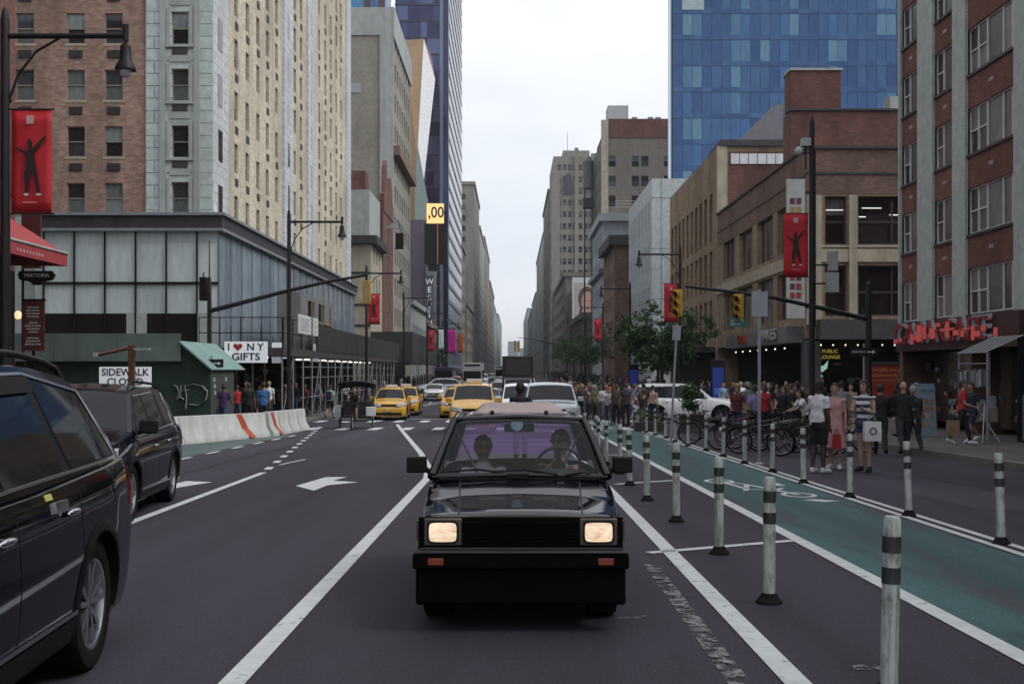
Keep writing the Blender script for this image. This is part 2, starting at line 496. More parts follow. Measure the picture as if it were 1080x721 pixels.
mb = MB(); sheet(mb, 3.12, 4.86, -8, 44, .004, 3); struct(mb, 'bike_lane', M_green)
mb = MB(); sheet(mb, 3.12, 4.86, 44, 58, .004, 3); sheet(mb, 3.12, 4.86, 62, 107, .004, 3); struct(mb, 'bike_lane', M_green2)
mb = MB(); mb.grid([[(-10, y, g(y)+.004), (-7.75, y, g(y)+.004)] for y in range(8, 42, 2)]); struct(mb, 'bike_lane', M_green2)
D = .008
mb = MB()
band(mb, [(-1.52, -6), (-1.53, 20.5), (-1.72, 23.5), (-2.3, 28.7), (-5.25, 52)], .145, D)       # lane line bending away
band(mb, [(1.55, -6), (1.57, 44)], .15, D)
band(mb, [(3.05, -8), (3.04, 44)], .15, D)
band(mb, [(4.92, -8), (5.0, 46)], .10, D); band(mb, [(5.12, -8), (5.2, 46)], .10, D)
band(mb, [(-4.45, 9), (-4.60, 14), (-4.80, 22.0)], .13, D)
struct(mb, 'lane_line', M_mark)
mb = MB()
for i in range(13):
    y0 = 22.8 + i * 2.1; xx = lambda y: -4.9 - (y - 22.8) * .128
    band(mb, [(xx(y0), y0), (xx(y0+.75), y0+.75)], .15, D)
for i in range(9):
    y0 = 18 + i * 2.6; band(mb, [(-7.62, y0), (-7.62, y0+1.2)], .13, D)
band(mb, [(-4.95, 24.2), (-4.75, 26.2)], .07, D)
for y0 in (56, 66, 78, 90, 104, 118, 135, 155):
    band(mb, [(-3.2, y0), (-3.2, y0+3.5)], .13, D); band(mb, [(.3, y0), (.3, y0+3.5)], .13, D); band(mb, [(-6.6, y0), (-6.6, y0+3.5)], .13, D)
band(mb, [(-6.8, 84), (-3.2, 112)], .2, D)
struct(mb, 'dashed_line', M_mark)
mb = MB()
for y0, x0, x1 in ((11.6, 1.34, 2.97), (19.7, 1.75, 2.97), (27.8, 1.64, 2.97), (35.9, 1.64, 2.97)):
    band(mb, [(x0, y0-.45), (x1, y0+.45)], .13, D)
struct(mb, 'buffer_stripe', M_mark)
mb = MB(); band(mb, [(1.20, 3), (1.24, 6.2), (1.27, 10.4)], .13, D); struct(mb, 'worn_line', M_worn)
mb = MB()
for k in range(9):                                  # scraps of old paint and scuffs beside the posts
    y = ru(5, 30); x = ru(1.7, 2.9)
    if k % 3 == 0: x = ru(-1.3, 1.2)
    flat(mb, [(x, y), (x+ru(.1, .3), y+ru(-.03, .03)), (x+ru(.1, .3), y+ru(.05, .2)), (x+ru(0, .05), y+ru(.05, .2))], D)
struct(mb, 'paint_scrap', M_worn)
M_tar = P('tar_seal', (.028, .023, .031), .95, 0, .2, 3, 0, .05)
mb = MB()
for x0_, y0_, y1_ in ((-6.3, 20, 64), (7.6, 12, 40)):
    q_ = [(x0_ + .05*math.sin(y*1.7+x0_) + .035*math.sin(y*4.1), y) for y in [y0_ + .5*i for i in range(int((y1_-y0_)/.5))]]
    band(mb, q_, .022, .004)
for y0_, x0_, x1_ in ((24, -4.5, 1.5), (31, -7, 1.4), (20.6, 5.4, 9.8), (27.4, 5.4, 9.8)):
    q_ = [(x, y0_ + .07*math.sin(x*2.3+y0_) + .04*math.sin(x*6)) for x in [x0_ + .25*i for i in range(int((x1_-x0_)/.25)+1)]]
    band(mb, q_, .024, .004)
struct(mb, 'tar_seam', M_tar)
mb = MB(); flat(mb, [(-.9, 25.5), (.7, 25.4), (.75, 29), (-.95, 29.1)], .003); flat(mb, [(6.2, 15.2), (7.9, 15), (8, 17.8), (6.1, 17.9)], .003); struct(mb, 'road_patch', asphalt('fresh_asphalt', (.048, .04, .054), .2))
# crosswalk bars
mb = MB()
for yy, xs_ in ((46.5, (-9.4, 9.6)), (56.0, (-9.4, 9.6)), ):
    x = xs_[0]
    while x < xs_[1]:
        band(mb, [(x, yy-1.3 if yy > 50 else yy-1.4), (x, yy+1.3)], .42, D + .004); x += 1.28
for yy in (110.5, 117.5):
    x = -9.4
    while x < 9.6: band(mb, [(x, yy-1.5), (x, yy+1.5)], .42, D); x += 1.28
band(mb, [(-9.6, 60.0), (3.0, 60.0)], .3, D)
struct(mb, 'crosswalk', M_mark)
def imgpoly(pts, dz=D):                               # marking outlines measured on the road plane
    q = []
    for x, y in pts:
        Y = 1920 / (y - 411); q.append((px(x, Y), Y))
    return [(a, b) for a, b in q]
mb = MB()
flat(mb, imgpoly([(312, 512.5), (344, 503.2), (366, 503.2), (351, 507), (378, 508.6), (345, 512.0), (331, 517.6)]), D)
struct(mb, 'turn_arrow', M_mark)
mb = MB(); flat(mb, imgpoly([(150, 519.5), (196, 507.5), (224, 508.5), (190, 514), (168, 519.5)]), D); struct(mb, 'turn_arrow', M_mark)
# bicycle symbol, stretched along the lane as road crews paint it
mb = MB()
def ring(cx, cy, r, w, sy):
    n = 28; P_ = []
    for i in range(n + 1):
        a = 2*math.pi*i/n
        P_.append([(cx + (r-w)*math.cos(a), cy + (r-w)*sy*math.sin(a), g(cy + (r-w)*sy*math.sin(a))+D), (cx + r*math.cos(a), cy + r*sy*math.sin(a), g(cy + r*sy*math.sin(a))+D)])
    mb.grid(P_)
ring(3.62, 19.9, .26, .075, 1.6); ring(4.36, 17.3, .26, .075, 1.6)
for a, b in (((3.62, 19.9), (3.95, 19.2)), ((3.95, 19.2), (4.2, 18.1)), ((4.2, 18.1), (4.36, 17.3)), ((3.78, 18.3), (4.2, 18.1)), ((3.62, 19.9), (3.78, 18.3)), ((3.95, 19.2), (3.78, 18.3)), ((3.7, 18.0), (3.86, 18.7)), ((4.1, 17.9), (4.4, 18.5))):
    band(mb, [a, b], .085, D + .001)
flat(mb, [(4.42, 16.6), (4.72, 16.35), (4.46, 16.2), (4.2, 16.5)], D)
flat(mb, [(4.30, 19.6), (4.55, 19.5), (4.55, 18.9), (4.38, 18.95)], D)
struct(mb, 'bike_symbol', M_mark)
mb = MB()
for y in (48, 51, 54):
    flat(mb, [(3.5, y), (4.4, y), (4.0, y-.9)], D)
struct(mb, 'lane_arrow', M_mark)
for x, y in ((7.4, 15.5),):
    mb = MB(); mb.lathe([(.33, 0), (.33, .006), (.30, .012), (.0001, .012)], 24); t = struct(mb, 'manhole_cover', M_iron); t.location = (x, y, g(y)+.002); t['kind'] = 'structure'

# ------------------------------------------------------------------ facades
def wall(mb, o, u, width, z0, z1, holes, depth, mi=0, mj=None):
    """Wall sheet with real openings and reveals. o=(x,y) start, u=(ux,uy) run, outward normal is (uy,-ux). holes=(u0,u1,z0,z1)."""
    ux, uy = u; nx, ny = uy, -ux
    def pt(a, z, d=0): return (o[0] + ux*a - nx*d, o[1] + uy*a - ny*d, z)
    hs = [h for h in holes if h[0] > .01 and h[1] < width-.01 and h[3] < z1-.01 and h[2] > z0+.01]
    us = sorted(set([0, width] + [round(h[0], 3) for h in hs] + [round(h[1], 3) for h in hs]))
    zs = sorted(set([z0, z1] + [round(h[2], 3) for h in hs] + [round(h[3], 3) for h in hs]))
    cover = set()
    ui = {a: i for i, a in enumerate(us)}; zi = {a: i for i, a in enumerate(zs)}
    for h in hs:
        for i in range(ui[round(h[0], 3)], ui[round(h[1], 3)]):
            for k in range(zi[round(h[2], 3)], zi[round(h[3], 3)]): cover.add((i, k))
    for i in range(len(us)-1):
        k = 0
        while k < len(zs)-1:
            if (i, k) in cover: k += 1; continue
            e = k
            while e+1 < len(zs)-1 and (i, e+1) not in cover: e += 1
            mb.quad(pt(us[i], zs[k]), pt(us[i+1], zs[k]), pt(us[i+1], zs[e+1]), pt(us[i], zs[e+1]), mi)
            k = e + 1
    mj = mi if mj is None else mj
    for a, b, c, d in hs:
        mb.quad(pt(a, c), pt(a, c, depth), pt(a, d, depth), pt(a, d), mj); mb.quad(pt(b, c, depth), pt(b, c), pt(b, d), pt(b, d, depth), mj)
        mb.quad(pt(a, d), pt(a, d, depth), pt(b, d, depth), pt(b, d), mj); mb.quad(pt(a, c, depth), pt(a, c), pt(b, c), pt(b, c, depth), mj)
    return hs
_win = {}
def win_meshes(kind, w, h, mp, mf):
    key = (kind, round(w, 2), round(h, 2), mp.name, mf.name)
    if key in _win: return _win[key]
    p = MB(); f = MB(); t = .05
    def pane(x0, x1, z0, z1, y=0): p.quad((x0, y, z0), (x1, y, z0), (x1, y, z1), (x0, y, z1))
    def bar(x0, x1, z0, z1, d=.05): f.box(x0, x1, -d, .03, z0, z1)
    a, b = -w/2, w/2
    if kind == 'sash':                                # double hung with a sill
        pane(a, b, 0, h*.5, -.01); pane(a, b, h*.5, h, -.03)
        bar(a, a+t, 0, h); bar(b-t, b, 0, h); bar(a+t, b-t, h-t, h); bar(a+t, b-t, 0, t); bar(a+t, b-t, h*.5-.03, h*.5+.03, .06)
    elif kind == 'trio':                              # bay of sash, sash, picture, sash
        xs = [a, a+w*.19, a+w*.38, a+w*.70, a+w*.88, b] if w > 3 else [a, a+w*.36, a+w*.8, b]
        for i in range(len(xs)-1):
            if (i % 2 == 0 or i == 1) and not (len(xs) > 4 and i == 2) and not (len(xs) == 4 and i == 1):
                pane(xs[i], xs[i+1], 0, h*.5, 0); pane(xs[i], xs[i+1], h*.5, h, -.02); bar(xs[i]+.035, xs[i+1]-.035, h*.5-.025, h*.5+.025)
            else: pane(xs[i], xs[i+1], 0, h, -.01)
        for x in xs: bar(max(a, x-.035), min(b, x+.035), 0, h, .06)
        bar(a, b, h-.05, h+.0, .055); bar(a, b, 0, .05, .055)
    elif kind == 'dark':                              # tall dark frame with transom
        pane(a, b, 0, h*.62); pane(a, b, h*.62, h)
        bar(a, a+.1, 0, h); bar(b-.1, b, 0, h); bar(a+.1, b-.1, h-.1, h); bar(a+.1, b-.1, 0, .1); bar(a+.1, b-.1, h*.45, h*.5)
        if w > 1.6: bar(-.05, .05, .1, h-.1, .07)
    elif kind == 'slot':
        pane(a, b, 0, h*.45); pane(a, b, h*.5, h)
        bar(a, b, h*.45, h*.5)
    elif kind == 'triple':
        for i in range(3): pane(a + w*i/3+.05, a + w*(i+1)/3-.05, 0, h*.5); pane(a + w*i/3+.05, a + w*(i+1)/3-.05, h*.5, h)
        for i in range(4): bar(a + w*i/3-.06, a + w*i/3+.06, 0, h)
    else:
        pane(a, b, 0, h)
    _win[key] = (p.mesh('window', mp), f.mesh('frame', mf) if f.v else None, p, f)
    return _win[key]
def add_windows(th, kind, w, h, spots, mp, mf, cap=100, frames=True, sill=None):
    """One object per window (pane, with its frame as a sub-part) for those that show largest; the rest as one part."""
    if not spots: return
    wm, fm, p, f = win_meshes(kind, w, h, mp, mf)
    cl = th.location
    spots = sorted(spots, key=lambda s: (s[0]**2 + s[1]**2 + (s[2] - 8)**2))
    have = sum(1 for c in th.children if c.name.startswith('window'))
    cap = max(0, cap - have)
    for s in spots[:cap]:
        o = bpy.data.objects.new('window', wm); C.objects.link(o); o.parent = th
        o.location = (s[0]-cl.x, s[1]-cl.y, s[2]-cl.z); o.rotation_euler = (0, 0, s[3])
        if fm and frames:
            q = bpy.data.objects.new('frame', fm); C.objects.link(q); q.parent = o
        if sill:
            q = bpy.data.objects.new('sill', sill); C.objects.link(q); q.parent = o
    rest = spots[cap:]
    if rest:
        m2 = MB()
        for s in rest:
            M = Matrix.Translation(Vector(s[:3])) @ Matrix.Rotation(s[3], 4, 'Z')
            m2.add([M @ Vector(v) for v in p.v], p.f, 0)
            if f.v: m2.add([M @ Vector(v) for v in f.v], f.f, 1)
        o = m2.build('window_field', [mp, mf], th, world=True); o['kind'] = 'stuff'
def grid_holes(width, z0, z1, pitch, w, h, floor, first, margin=1.0, us=None):
    n = max(1, int((width - 2*margin) / pitch + .001)); off = (width - (n-1)*pitch) / 2
    us = us if us is not None else [off + i*pitch for i in range(n)]
    hs = []; z = first
    while z + h < z1 - .6:
        for a in us: hs.append((a - w/2, a + w/2, z, z + h))
        z += floor
    return hs
def spots_of(o, u, holes, depth):
    ang = math.atan2(u[1], u[0]); nx, ny = u[1], -u[0]
    return [(o[0] + u[0]*(h[0]+h[1])/2 - nx*depth, o[1] + u[1]*(h[0]+h[1])/2 - ny*depth, h[2], ang) for h in holes]
def block(name, label, side, x0, x1, y0, y1, zt, mw, mp, mf, front=None, street=None, depth=.18, kind='sash', cap=100, cornice=None, mc=None, frames=True, cat='building', zb=None, group=None, parapet=.9, sink=.6, roof_bits=True):
    """A building box: window openings on the face toward the camera and on the street face, cornice, parapet, roof."""
    zb = (g(y0) - sink) if zb is None else zb
    th = thing(name, label, cat, ((x0+x1)/2, (y0+y1)/2, zb), 0, group)
    mb = MB()
    fo, fu, fw = (x0, y0), (1, 0), x1-x0
    if side == 'L': so, su = (x1, y0), (0, 1)
    else: so, su = (x0, y1), (0, -1)
    sw = y1-y0
    for (o, u, w_, spec) in ((fo, fu, fw, front), (so, su, sw, street)):
        if spec:
            hs = grid_holes(w_, zb, zt, spec['p'], spec['w'], spec['h'], spec['f'], spec['z'], spec.get('m', 1.0), spec.get('us'))
            hs = wall(mb, o, u, w_, zb, zt, hs, depth)
            add_windows(th, spec.get('k', kind), spec['w'], spec['h'], spots_of(o, u, hs, depth-.03), mp, mf, cap, frames)
        else: wall(mb, o, u, w_, zb, zt, [], 0)
    if side == 'L': mb.quad((x0, y1, zb), (x0, y0, zb), (x0, y0, zt), (x0, y1, zt))
    else: mb.quad((x1, y0, zb), (x1, y1, zb), (x1, y1, zt), (x1, y0, zt))
    mb.quad((x1, y1, zb), (x0, y1, zb), (x0, y1, zt), (x1, y1, zt))
    mb.build('wall', mw, th, world=True)
    rf = MB(); rf.box(x0+.3, x1-.3, y0+.3, y1-.3, zt-parapet-.2, zt-parapet)
    rf.build('roof', mc or mw, th, world=True)
    if cornice:
        ch, pr = cornice; cb = MB()
        cb.box(x0-pr, x1+pr, y0-pr, y0+.3, zt-ch, zt+.05)
        if side == 'L': cb.box(x1-.3, x1+pr, y0+.3, y1, zt-ch, zt+.05)
        else: cb.box(x0-pr, x0+.3, y0+.3, y1, zt-ch, zt+.05)
        cb.build('cornice', mc or mw, th, world=True)
    return th
# ------------------------------------------------------------------ facade materials
B_red = brick('red_brick', (.235, .075, .05), (.135, .043, .032), (.12, .062, .05), .26, .085)
B_redd = brick('dark_red_brick', (.22, .085, .066), (.12, .05, .04), (.14, .09, .076), .34, .11, stain=.4)
B_brown = brick('brown_brick', (.25, .15, .115), (.145, .086, .068), (.15, .105, .085), .34, .11)
B_hotel = brick('weathered_pink_brick', (.47, .295, .225), (.26, .155, .12), (.28, .21, .17), .30, .10, .88, .38)
B_beige = brick('beige_brick', (.76, .69, .54), (.52, .465, .36), (.50, .46, .37), .30, .10, .88, .32)
B_pale = brick('painted_pale_brick', (.47, .53, .50), (.43, .49, .46), (.30, .34, .32), .22, .075, .7, .2, .5, .014)
B_tan = brick('tan_brick', (.42, .305, .20), (.26, .185, .125), (.20, .145, .105), .34, .11, .85, .35)
B_drab = brick('drab_brick', (.34, .325, .28), (.30, .285, .245), (.25, .235, .205), .22, .08, .9, .25)
B_deco = brick('deco_brick', (.32, .305, .27), (.27, .26, .23), (.22, .21, .19), .25, .09, .9, .25)
B_tower = brick('grey_brown_brick', (.245, .215, .19), (.20, .18, .16), (.165, .15, .135), .25, .09, .9, .3)
B_stone = brick('pale_stone_courses', (.53, .60, .58), (.49, .56, .54), (.17, .20, .20), 6.0, .62, .75, .22, .5, .025)
B_rust = brick('white_rusticated_stone', (.62, .66, .68), (.57, .61, .63), (.34, .37, .39), .9, .5, .75, .25, .4, .03)
M_lime = P('limestone', (.40, .36, .28), .85, 0, .18, 1.2, .2, .5, 0, .35)
M_limep = P('pale_limestone', (.36, .39, .385), .8, 0, .14, 1.2, .2, .5, 0, .3)
M_grey_st = P('blue_grey_render', (.30, .35, .38), .8, 0, .12, .8, .1, .5, 0, .3)
M_coping = P('dark_coping', (.03, .03, .035), .6, 0, .25)
M_corn = P('bronze_fascia', (.05, .042, .05), .5, .2, .25, 2, 0, .5, 0, .3)
M_wpanel = brick('white_wall_panels', (.48, .54, .56), (.44, .51, .53), (.06, .075, .085), 2.6, 5.4, .35, .12, .2, .05, 0)
M_roof = P('roof_membrane', (.12, .12, .12), .9, 0, .3, 1)
M_wframe = P('white_window_frame', (.55, .56, .57), .45, 0, .1)
M_dframe = P('dark_window_frame', (.035, .028, .024), .5, 0, .2)
M_tframe = P('tan_window_frame', (.26, .21, .165), .6, 0, .15)
G_hotel = panes('hotel_panes', [(0, (.02, .022, .026)), (.22, (.05, .055, .06)), (.42, (.13, .15, .15)), (.66, (.22, .255, .25)), (.9, (.03, .03, .035))])
G_flat = panes('apartment_panes', [(0, (.05, .05, .055)), (.25, (.085, .085, .09)), (.5, (.13, .13, .135)), (.68, (.035, .035, .04)), (.85, (.18, .18, .18))], .12)
G_dark = panes('dark_panes', [(0, (.016, .013, .016)), (.35, (.03, .024, .028)), (.6, (.055, .048, .055)), (.82, (.11, .105, .12))], .08)
G_far = panes('far_panes', [(0, (.03, .032, .038)), (.35, (.05, .055, .065)), (.6, (.02, .022, .026)), (.8, (.12, .13, .14))], .15)
G_blue = panes('blue_tower_panes', [(0, (.042, .086, .19)), (.28, (.046, .094, .20)), (.55, (.038, .077, .175)), (.8, (.052, .108, .215))], .10, .6, .8, (.82, 1.15))
G_bluec = panes('blue_tower_curtains', [(0, (.075, .15, .25)), (.3, (.048, .098, .205)), (.5, (.10, .19, .28)), (.75, (.05, .115, .245))], .16, .5, .7, (.8, 1.2))
G_viol = panes('violet_tower_panes', [(0, (.038, .043, .105)), (.25, (.055, .064, .145)), (.5, (.03, .033, .085)), (.75, (.10, .12, .22))], .12, .6, .6)
G_side = panes('steel_blue_panes', [(0, (.085, .11, .16)), (.3, (.11, .14, .195)), (.6, (.07, .09, .14)), (.8, (.14, .175, .23))], .15, .5, .3)
G_podium = panes('papered_glass', [(0, (.50, .56, .56)), (.2, (.55, .61, .61)), (.4, (.46, .51, .515)), (.6, (.52, .575, .575)), (.8, (.56, .62, .615))], .10, .6, 0, (.88, 1.08))
G_podside = panes('milky_glass', [(0, (.25, .31, .36)), (.25, (.22, .27, .33)), (.5, (.29, .36, .41)), (.75, (.20, .25, .31))], .08)

def boxpart(th, name, mat, boxes, bevel=0, parent=None):
    bs = sorted(boxes, key=lambda b: b[0]**2 + b[2]**2 + (b[4]-5)**2)
    o = None
    for b in bs[:60]: o = MB().box(*b).build(name, mat, th, world=True, bevel=bevel)
    if len(bs) > 60:
        mb = MB()
        for b in bs[60:]: mb.box(*b)
        o = mb.build(name, mat, th, world=True, bevel=bevel); o['kind'] = 'stuff'
    return o

# ------------------------------------------------------------------ red brick apartment building with pale piers
x0 = 15.0
th = thing('brick_building', 'dark red brick building with pale piers, wide white window bays and a neon shop sign', 'building', (20, 30, g(36)))
bays = [(42.06, 43.95), (38.72, 40.55), (33.98, 37.62), (28.6, 32.5), (23.2, 27.2), (18.0, 21.6)]
rows = [3.43 + 2.63*k for k in range(5)]
mb = MB(); hs = []
for a, b in bays:
    for z in rows: hs.append((44.1-b, 44.1-a, z, z+1.5))
wall(mb, (x0+.08, 44.1), (0, -1), 64.1, 3.0, 17.2, hs, .16)  # unseen stretch behind the camera added to darken the street
mb.quad((x0+.08, -20, -1.2), (30, -20, -1.2), (30, -20, 17.2), (x0+.08, -20, 17.2)); mb.quad((30, 44.1, -1.2), (x0+.08, 44.1, -1.2), (x0+.08, 44.1, 17.2), (30, 44.1, 17.2)); mb.quad((30, -20, -1.2), (30, 44.1, -1.2), (30, 44.1, 17.2), (30, -20, 17.2))
mb.quad((x0+.08, -20, 17.2), (30, -20, 17.2), (30, 44.1, 17.2), (x0+.08, 44.1, 17.2))
mb.build('wall', B_red, th, world=True)
for z in rows:
    for a, b in bays:
        add_windows(th, 'trio', b-a, 1.5, [(x0+.20, (a+b)/2, z, R(-90))], G_flat, M_wframe, 200)
edges = [(43.95, 44.12), (40.55, 42.06), (37.62, 38.72), (32.5, 33.98), (27.2, 28.6), (21.6, 23.2), (15, 18), (5, 7), (-5, -3)]
for a, b in edges:
    boxpart(th, 'pier', B_pale, [(x0-.03, x0+.3, a, b, 2.9, 17.3)])
sl = MB(); sl.box(-.06, .12, -.0, 1, -.07, 0)
for a, b in bays:
    boxpart(th, 'sill', M_coping, [(x0+.02, x0+.2, a+.01, b-.01, z-.1, z-.01) for z in rows])
    boxpart(th, 'vent', M_steel, [(x0+.07, x0+.2, (a+b)/2-.17, (a+b)/2+.17, z-.62, z-.5) for z in rows])
# ground floor: shops with recessed glass
boxpart(th, 'shop_front', M_room, [(x0+1.6, x0+1.7, -20, 44.1, -1, 3.0), (x0+.1, x0+1.6, -20, 44.1, 2.6, 3.0)])
for a, b in ((43.7, 44.1), (37.2, 37.7), (33.1, 33.6), (27.5, 28.1)):
    boxpart(th, 'shop_pier', P('shop_pier_stone', (.10, .06, .045), .5, 0, .3), [(x0+.02, x0+1.6, a, b, -1, 3.0)])
boxpart(th, 'shop_pier', P('brown_shop_boards', (.075, .045, .035), .7, 0, .35, 4), [(x0-.05, x0+1.0, 30.2, 33.1, -1, 2.75)])
mbp = MB()
for a, b in ((37.8, 43.6), (33.7, 37.1)):
    n = 4
    for i in range(n): mbp.quad((x0+.9, b-(b-a)*i/n, -.3), (x0+.9, b-(b-a)*(i+1)/n, -.3), (x0+.9, b-(b-a)*(i+1)/n, 2.5), (x0+.9, b-(b-a)*i/n, 2.5))
mbp.build('shop_window', panes('shop_panes', [(0, (.02, .018, .018)), (.3, (.05, .04, .035)), (.6, (.03, .022, .02)), (.8, (.08, .07, .06))]), th, world=True)
# lights and goods inside the shop
mbp = MB()
for k in range(26): 
    y = ru(34, 43.2); z = ru(-.1, 1.9); s_ = ru(.08, .22); mbp.box(x0+.75, x0+.85, y, y+s_, z, z+ru(.1, .3))
mbp.build('window_display', panes('goods', [(0, (.3, .31, .33)), (.25, (.12, .05, .04)), (.45, (.2, .22, .28)), (.65, (.35, .30, .22)), (.85, (.06, .07, .11))], .6), th, world=True)['kind'] = 'stuff'

# ------------------------------------------------------------------ tan corner building with brick penthouse and tower
th = thing('corner_building', 'tan and brown brick corner building with dark windows, brick penthouse and chimney-like tower', 'building', (25, 70, g(58)))
X0, X1, Y0, Y1, ZT = 15.0, 46.0, 58.0, 83.0, 12.85
mb = MB()
fh = [(a-X0, b-X0, z, z+h) for a, b in ((15.95, 17.06), (17.64, 21.2), (21.8, 25.4), (26, 29.6)) for z, h in ((4.35, 2.57), (7.98, 2.47))]
fh = wall(mb, (X0, Y0), (1, 0), X1-X0, 3.2, 10.55, fh, .3)
sb = [(60.2, 64.3), (65.5, 69.6), (71.0, 75.1), (76.6, 80.7)]
sh = [(Y1-b, Y1-a, z, z+h) for a, b in sb for z, h in ((4.35, 2.57), (7.98, 2.55))]
sh = wall(mb, (X0, Y1), (0, -1), Y1-Y0, 3.2, 10.55, sh, .3)
mb.build('wall', B_tan, th, world=True)
for (o, u, hh) in (((X0, Y0), (1, 0), fh), ((X0, Y1), (0, -1), sh)):
    for h in hh: add_windows(th, 'dark' if u[0] else 'triple', h[1]-h[0], h[3]-h[2], spots_of(o, u, [h], .25), G_dark, M_dframe if u[0] else M_tframe, 100)
boxpart(th, 'parapet_wall', B_brown, [(X0-.02, X1, Y0-.02, Y0+.4, 10.55, ZT), (X0-.02, X0+.4, Y0+.4, Y1, 10.55, ZT)])
boxpart(th, 'coping', M_coping, [(X0-.12, X1, Y0-.12, Y0+.5, ZT, ZT+.14), (X0-.12, X0+.5, Y0+.5, Y1, ZT, ZT+.14), (X0-.06, X1, Y0-.06, Y0, 11.55, 11.66), (X0-.06, X0, Y0, Y1, 11.5, 11.6)])
boxpart(th, 'string_course', M_lime, [(X0-.1, X1, Y0-.1, Y0, 7.1, 7.75), (X0-.1, X0, Y0, Y1, 7.05, 7.7), (X0-.08, X1, Y0-.08, Y0, 7.84, 7.96)])
boxpart(th, 'pier', M_lime, [(a, b, Y0-.14, Y0, 3.9, 10.5) for a, b in ((15.0, 15.75), (17.16, 17.56), (21.28, 21.72), (25.48, 25.92))])
boxpart(th, 'roof', M_roof, [(X0+.4, X1, Y0+.4, Y1, 12, 12.2)])
boxpart(th, 'penthouse', B_redd, [(15.06, 40, 61.4, 63.2, 12.2, 15.57)])
boxpart(th, 'coping', M_coping, [(14.98, 40, 61.3, 61.6, 15.57, 15.68)])
tw = boxpart(th, 'tower', B_redd, [(15.06, 17.75, 61.42, 62.9, 15.68, 17.75)])
boxpart(th, 'tower_cap', M_limep, [(14.98, 17.83, 61.34, 62.98, 17.75, 17.87)])
boxpart(th, 'rooftop_unit', M_limep, [(20.6, 24.5, 62.0, 63, 15.57, 16.5)])
boxpart(th, 'pipe', M_black, [(15.35, 15.43, Y0-.24, Y0-.15, 3.8, 12.8)])
boxpart(th, 'fascia', brick('corrugated_fascia', (.085, .085, .095), (.075, .075, .085), (.03, .03, .034), 8, .12, .5, .3), [(X0+.5, X1, Y0-.9, Y0, 3.15, 4.15)])
boxpart(th, 'fascia', P('grey_sign_board', (.16, .15, .155), .6, 0, .25, 2), [(X0-.9, X0-.02, Y0+.5, Y1-8, 3.0, 3.85)])
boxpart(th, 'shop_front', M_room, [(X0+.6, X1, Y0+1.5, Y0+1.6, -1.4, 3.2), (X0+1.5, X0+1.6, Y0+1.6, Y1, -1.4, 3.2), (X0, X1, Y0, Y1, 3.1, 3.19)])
boxpart(th, 'column', P('dark_column', (.055, .055, .065), .6, 0, .2), [(X0-.1, X0+.75, Y0-.1, Y0+.75, -1.4, 3.1)], .1)
for k in range(9):
    mb = MB(); mb.ell((15.6+k*.62, Y0-.55, 2.86), (.03, .03, .036), 8, 6); mb.build('downlight', glow('warm_bulb', (1, .86, .62), 3.2), th, world=True)
for k in range(7):
    mb = MB(); mb.ell((X0-.5, 60.5+k*2.2, 2.75), (.035, .035, .04), 8, 6); mb.build('downlight', glow('warm_bulb', (1, .86, .62), 3.2), th, world=True)
mb = MB()
for k in range(40):
    y = Y0+1.42; x = ru(15.9, 22); z = ru(-.7, 2.2); mb.box(x, x+ru(.1, .4), y-.1, y, z, z+ru(.08, .3))
mb.build('window_display', panes('goods2', [(0, (.05, .045, .05)), (.3, (.11, .03, .03)), (.5, (.06, .07, .12)), (.7, (.13, .10, .07)), (.9, (.04, .06, .07))], .6), th, world=True)

for xa, xb, z in ((16.05, 16.95, 9.75), (17.9, 18.9, 9.85), (17.75, 18.1, 9.4), (19.3, 20.2, 9.5), (15.98, 16.4, 6.2)):
    boxpart(th, 'tube_light', glow('office_tube', (1, .98, .92), .75), [(xa, xb, Y0+.215, Y0+.225, z, z+.045)])
# row of tall windows building beyond it
th = thing('corner_building', 'tan brick building with tall narrow windows and a beige quoin, behind the red tree banner', 'building', (25, 95, g(95)))
X0, X1, Y0, Y1, ZT = 15.0, 40.0, 83.02, 108.0, 17.9
mb = MB()
us = [1.6 + 2.28*i for i in range(11)]
sh = []
for u_ in us:
    for z, h in ((4.2, 2.6), (7.6, 2.9), (11.2, 3.6)): sh.append((u_-.62, u_+.62, z, z+h))
sh = wall(mb, (X0, Y1), (0, -1), Y1-Y0, -1.6, ZT, sh, .35)
wall(mb, (X0, Y0), (1, 0), X1-X0, -1.6, ZT, [], .2)
mb.quad((X1, Y0, -1), (X1, Y1, -1), (X1, Y1, ZT), (X1, Y0, ZT)); mb.quad((X1, Y1, -1), (X0, Y1, -1), (X0, Y1, ZT), (X1, Y1, ZT)); mb.quad((X0, Y0, ZT-.9), (X1, Y0, ZT-.9), (X1, Y1, ZT-.9), (X0, Y1, ZT-.9))
mb.build('wall', B_tan, th, world=True)
for h in sh: add_windows(th, 'dark', h[1]-h[0], h[3]-h[2], spots_of((X0, Y1), (0, -1), [h], .3), G_dark, M_dframe, 100)
boxpart(th, 'front_wall', B_redd, [(X0+.7, X1, Y0-.06, Y0, 10, 17.5)])
boxpart(th, 'quoin', M_lime, [(X0-.05, X0+.7, Y0-.1, Y0, 3, ZT)])
boxpart(th, 'louvre', M_white, [(15.95+k*.66, 16.55+k*.66, Y0-.14, Y0-.06, 16.6, 17.35) for k in range(6)])
boxpart(th, 'roof_edge', M_coping, [(X0+.2, 20.4, Y0-.2, Y0+5, 17.9, 18.35)])
mb = MB(); mb.prism([(20.0, 17.9), (20.0, 21.3), (19.2, 21.0), (16.6, 18.35), (16.6, 17.9)], 0, 3, Matrix.Translation((0, Y0+4, 0)) @ Matrix.Rotation(R(90), 4, 'X')); mb.build('roof_stair', P('striped_metal', (.16, .16, .18), .5, .3), th, world=True)
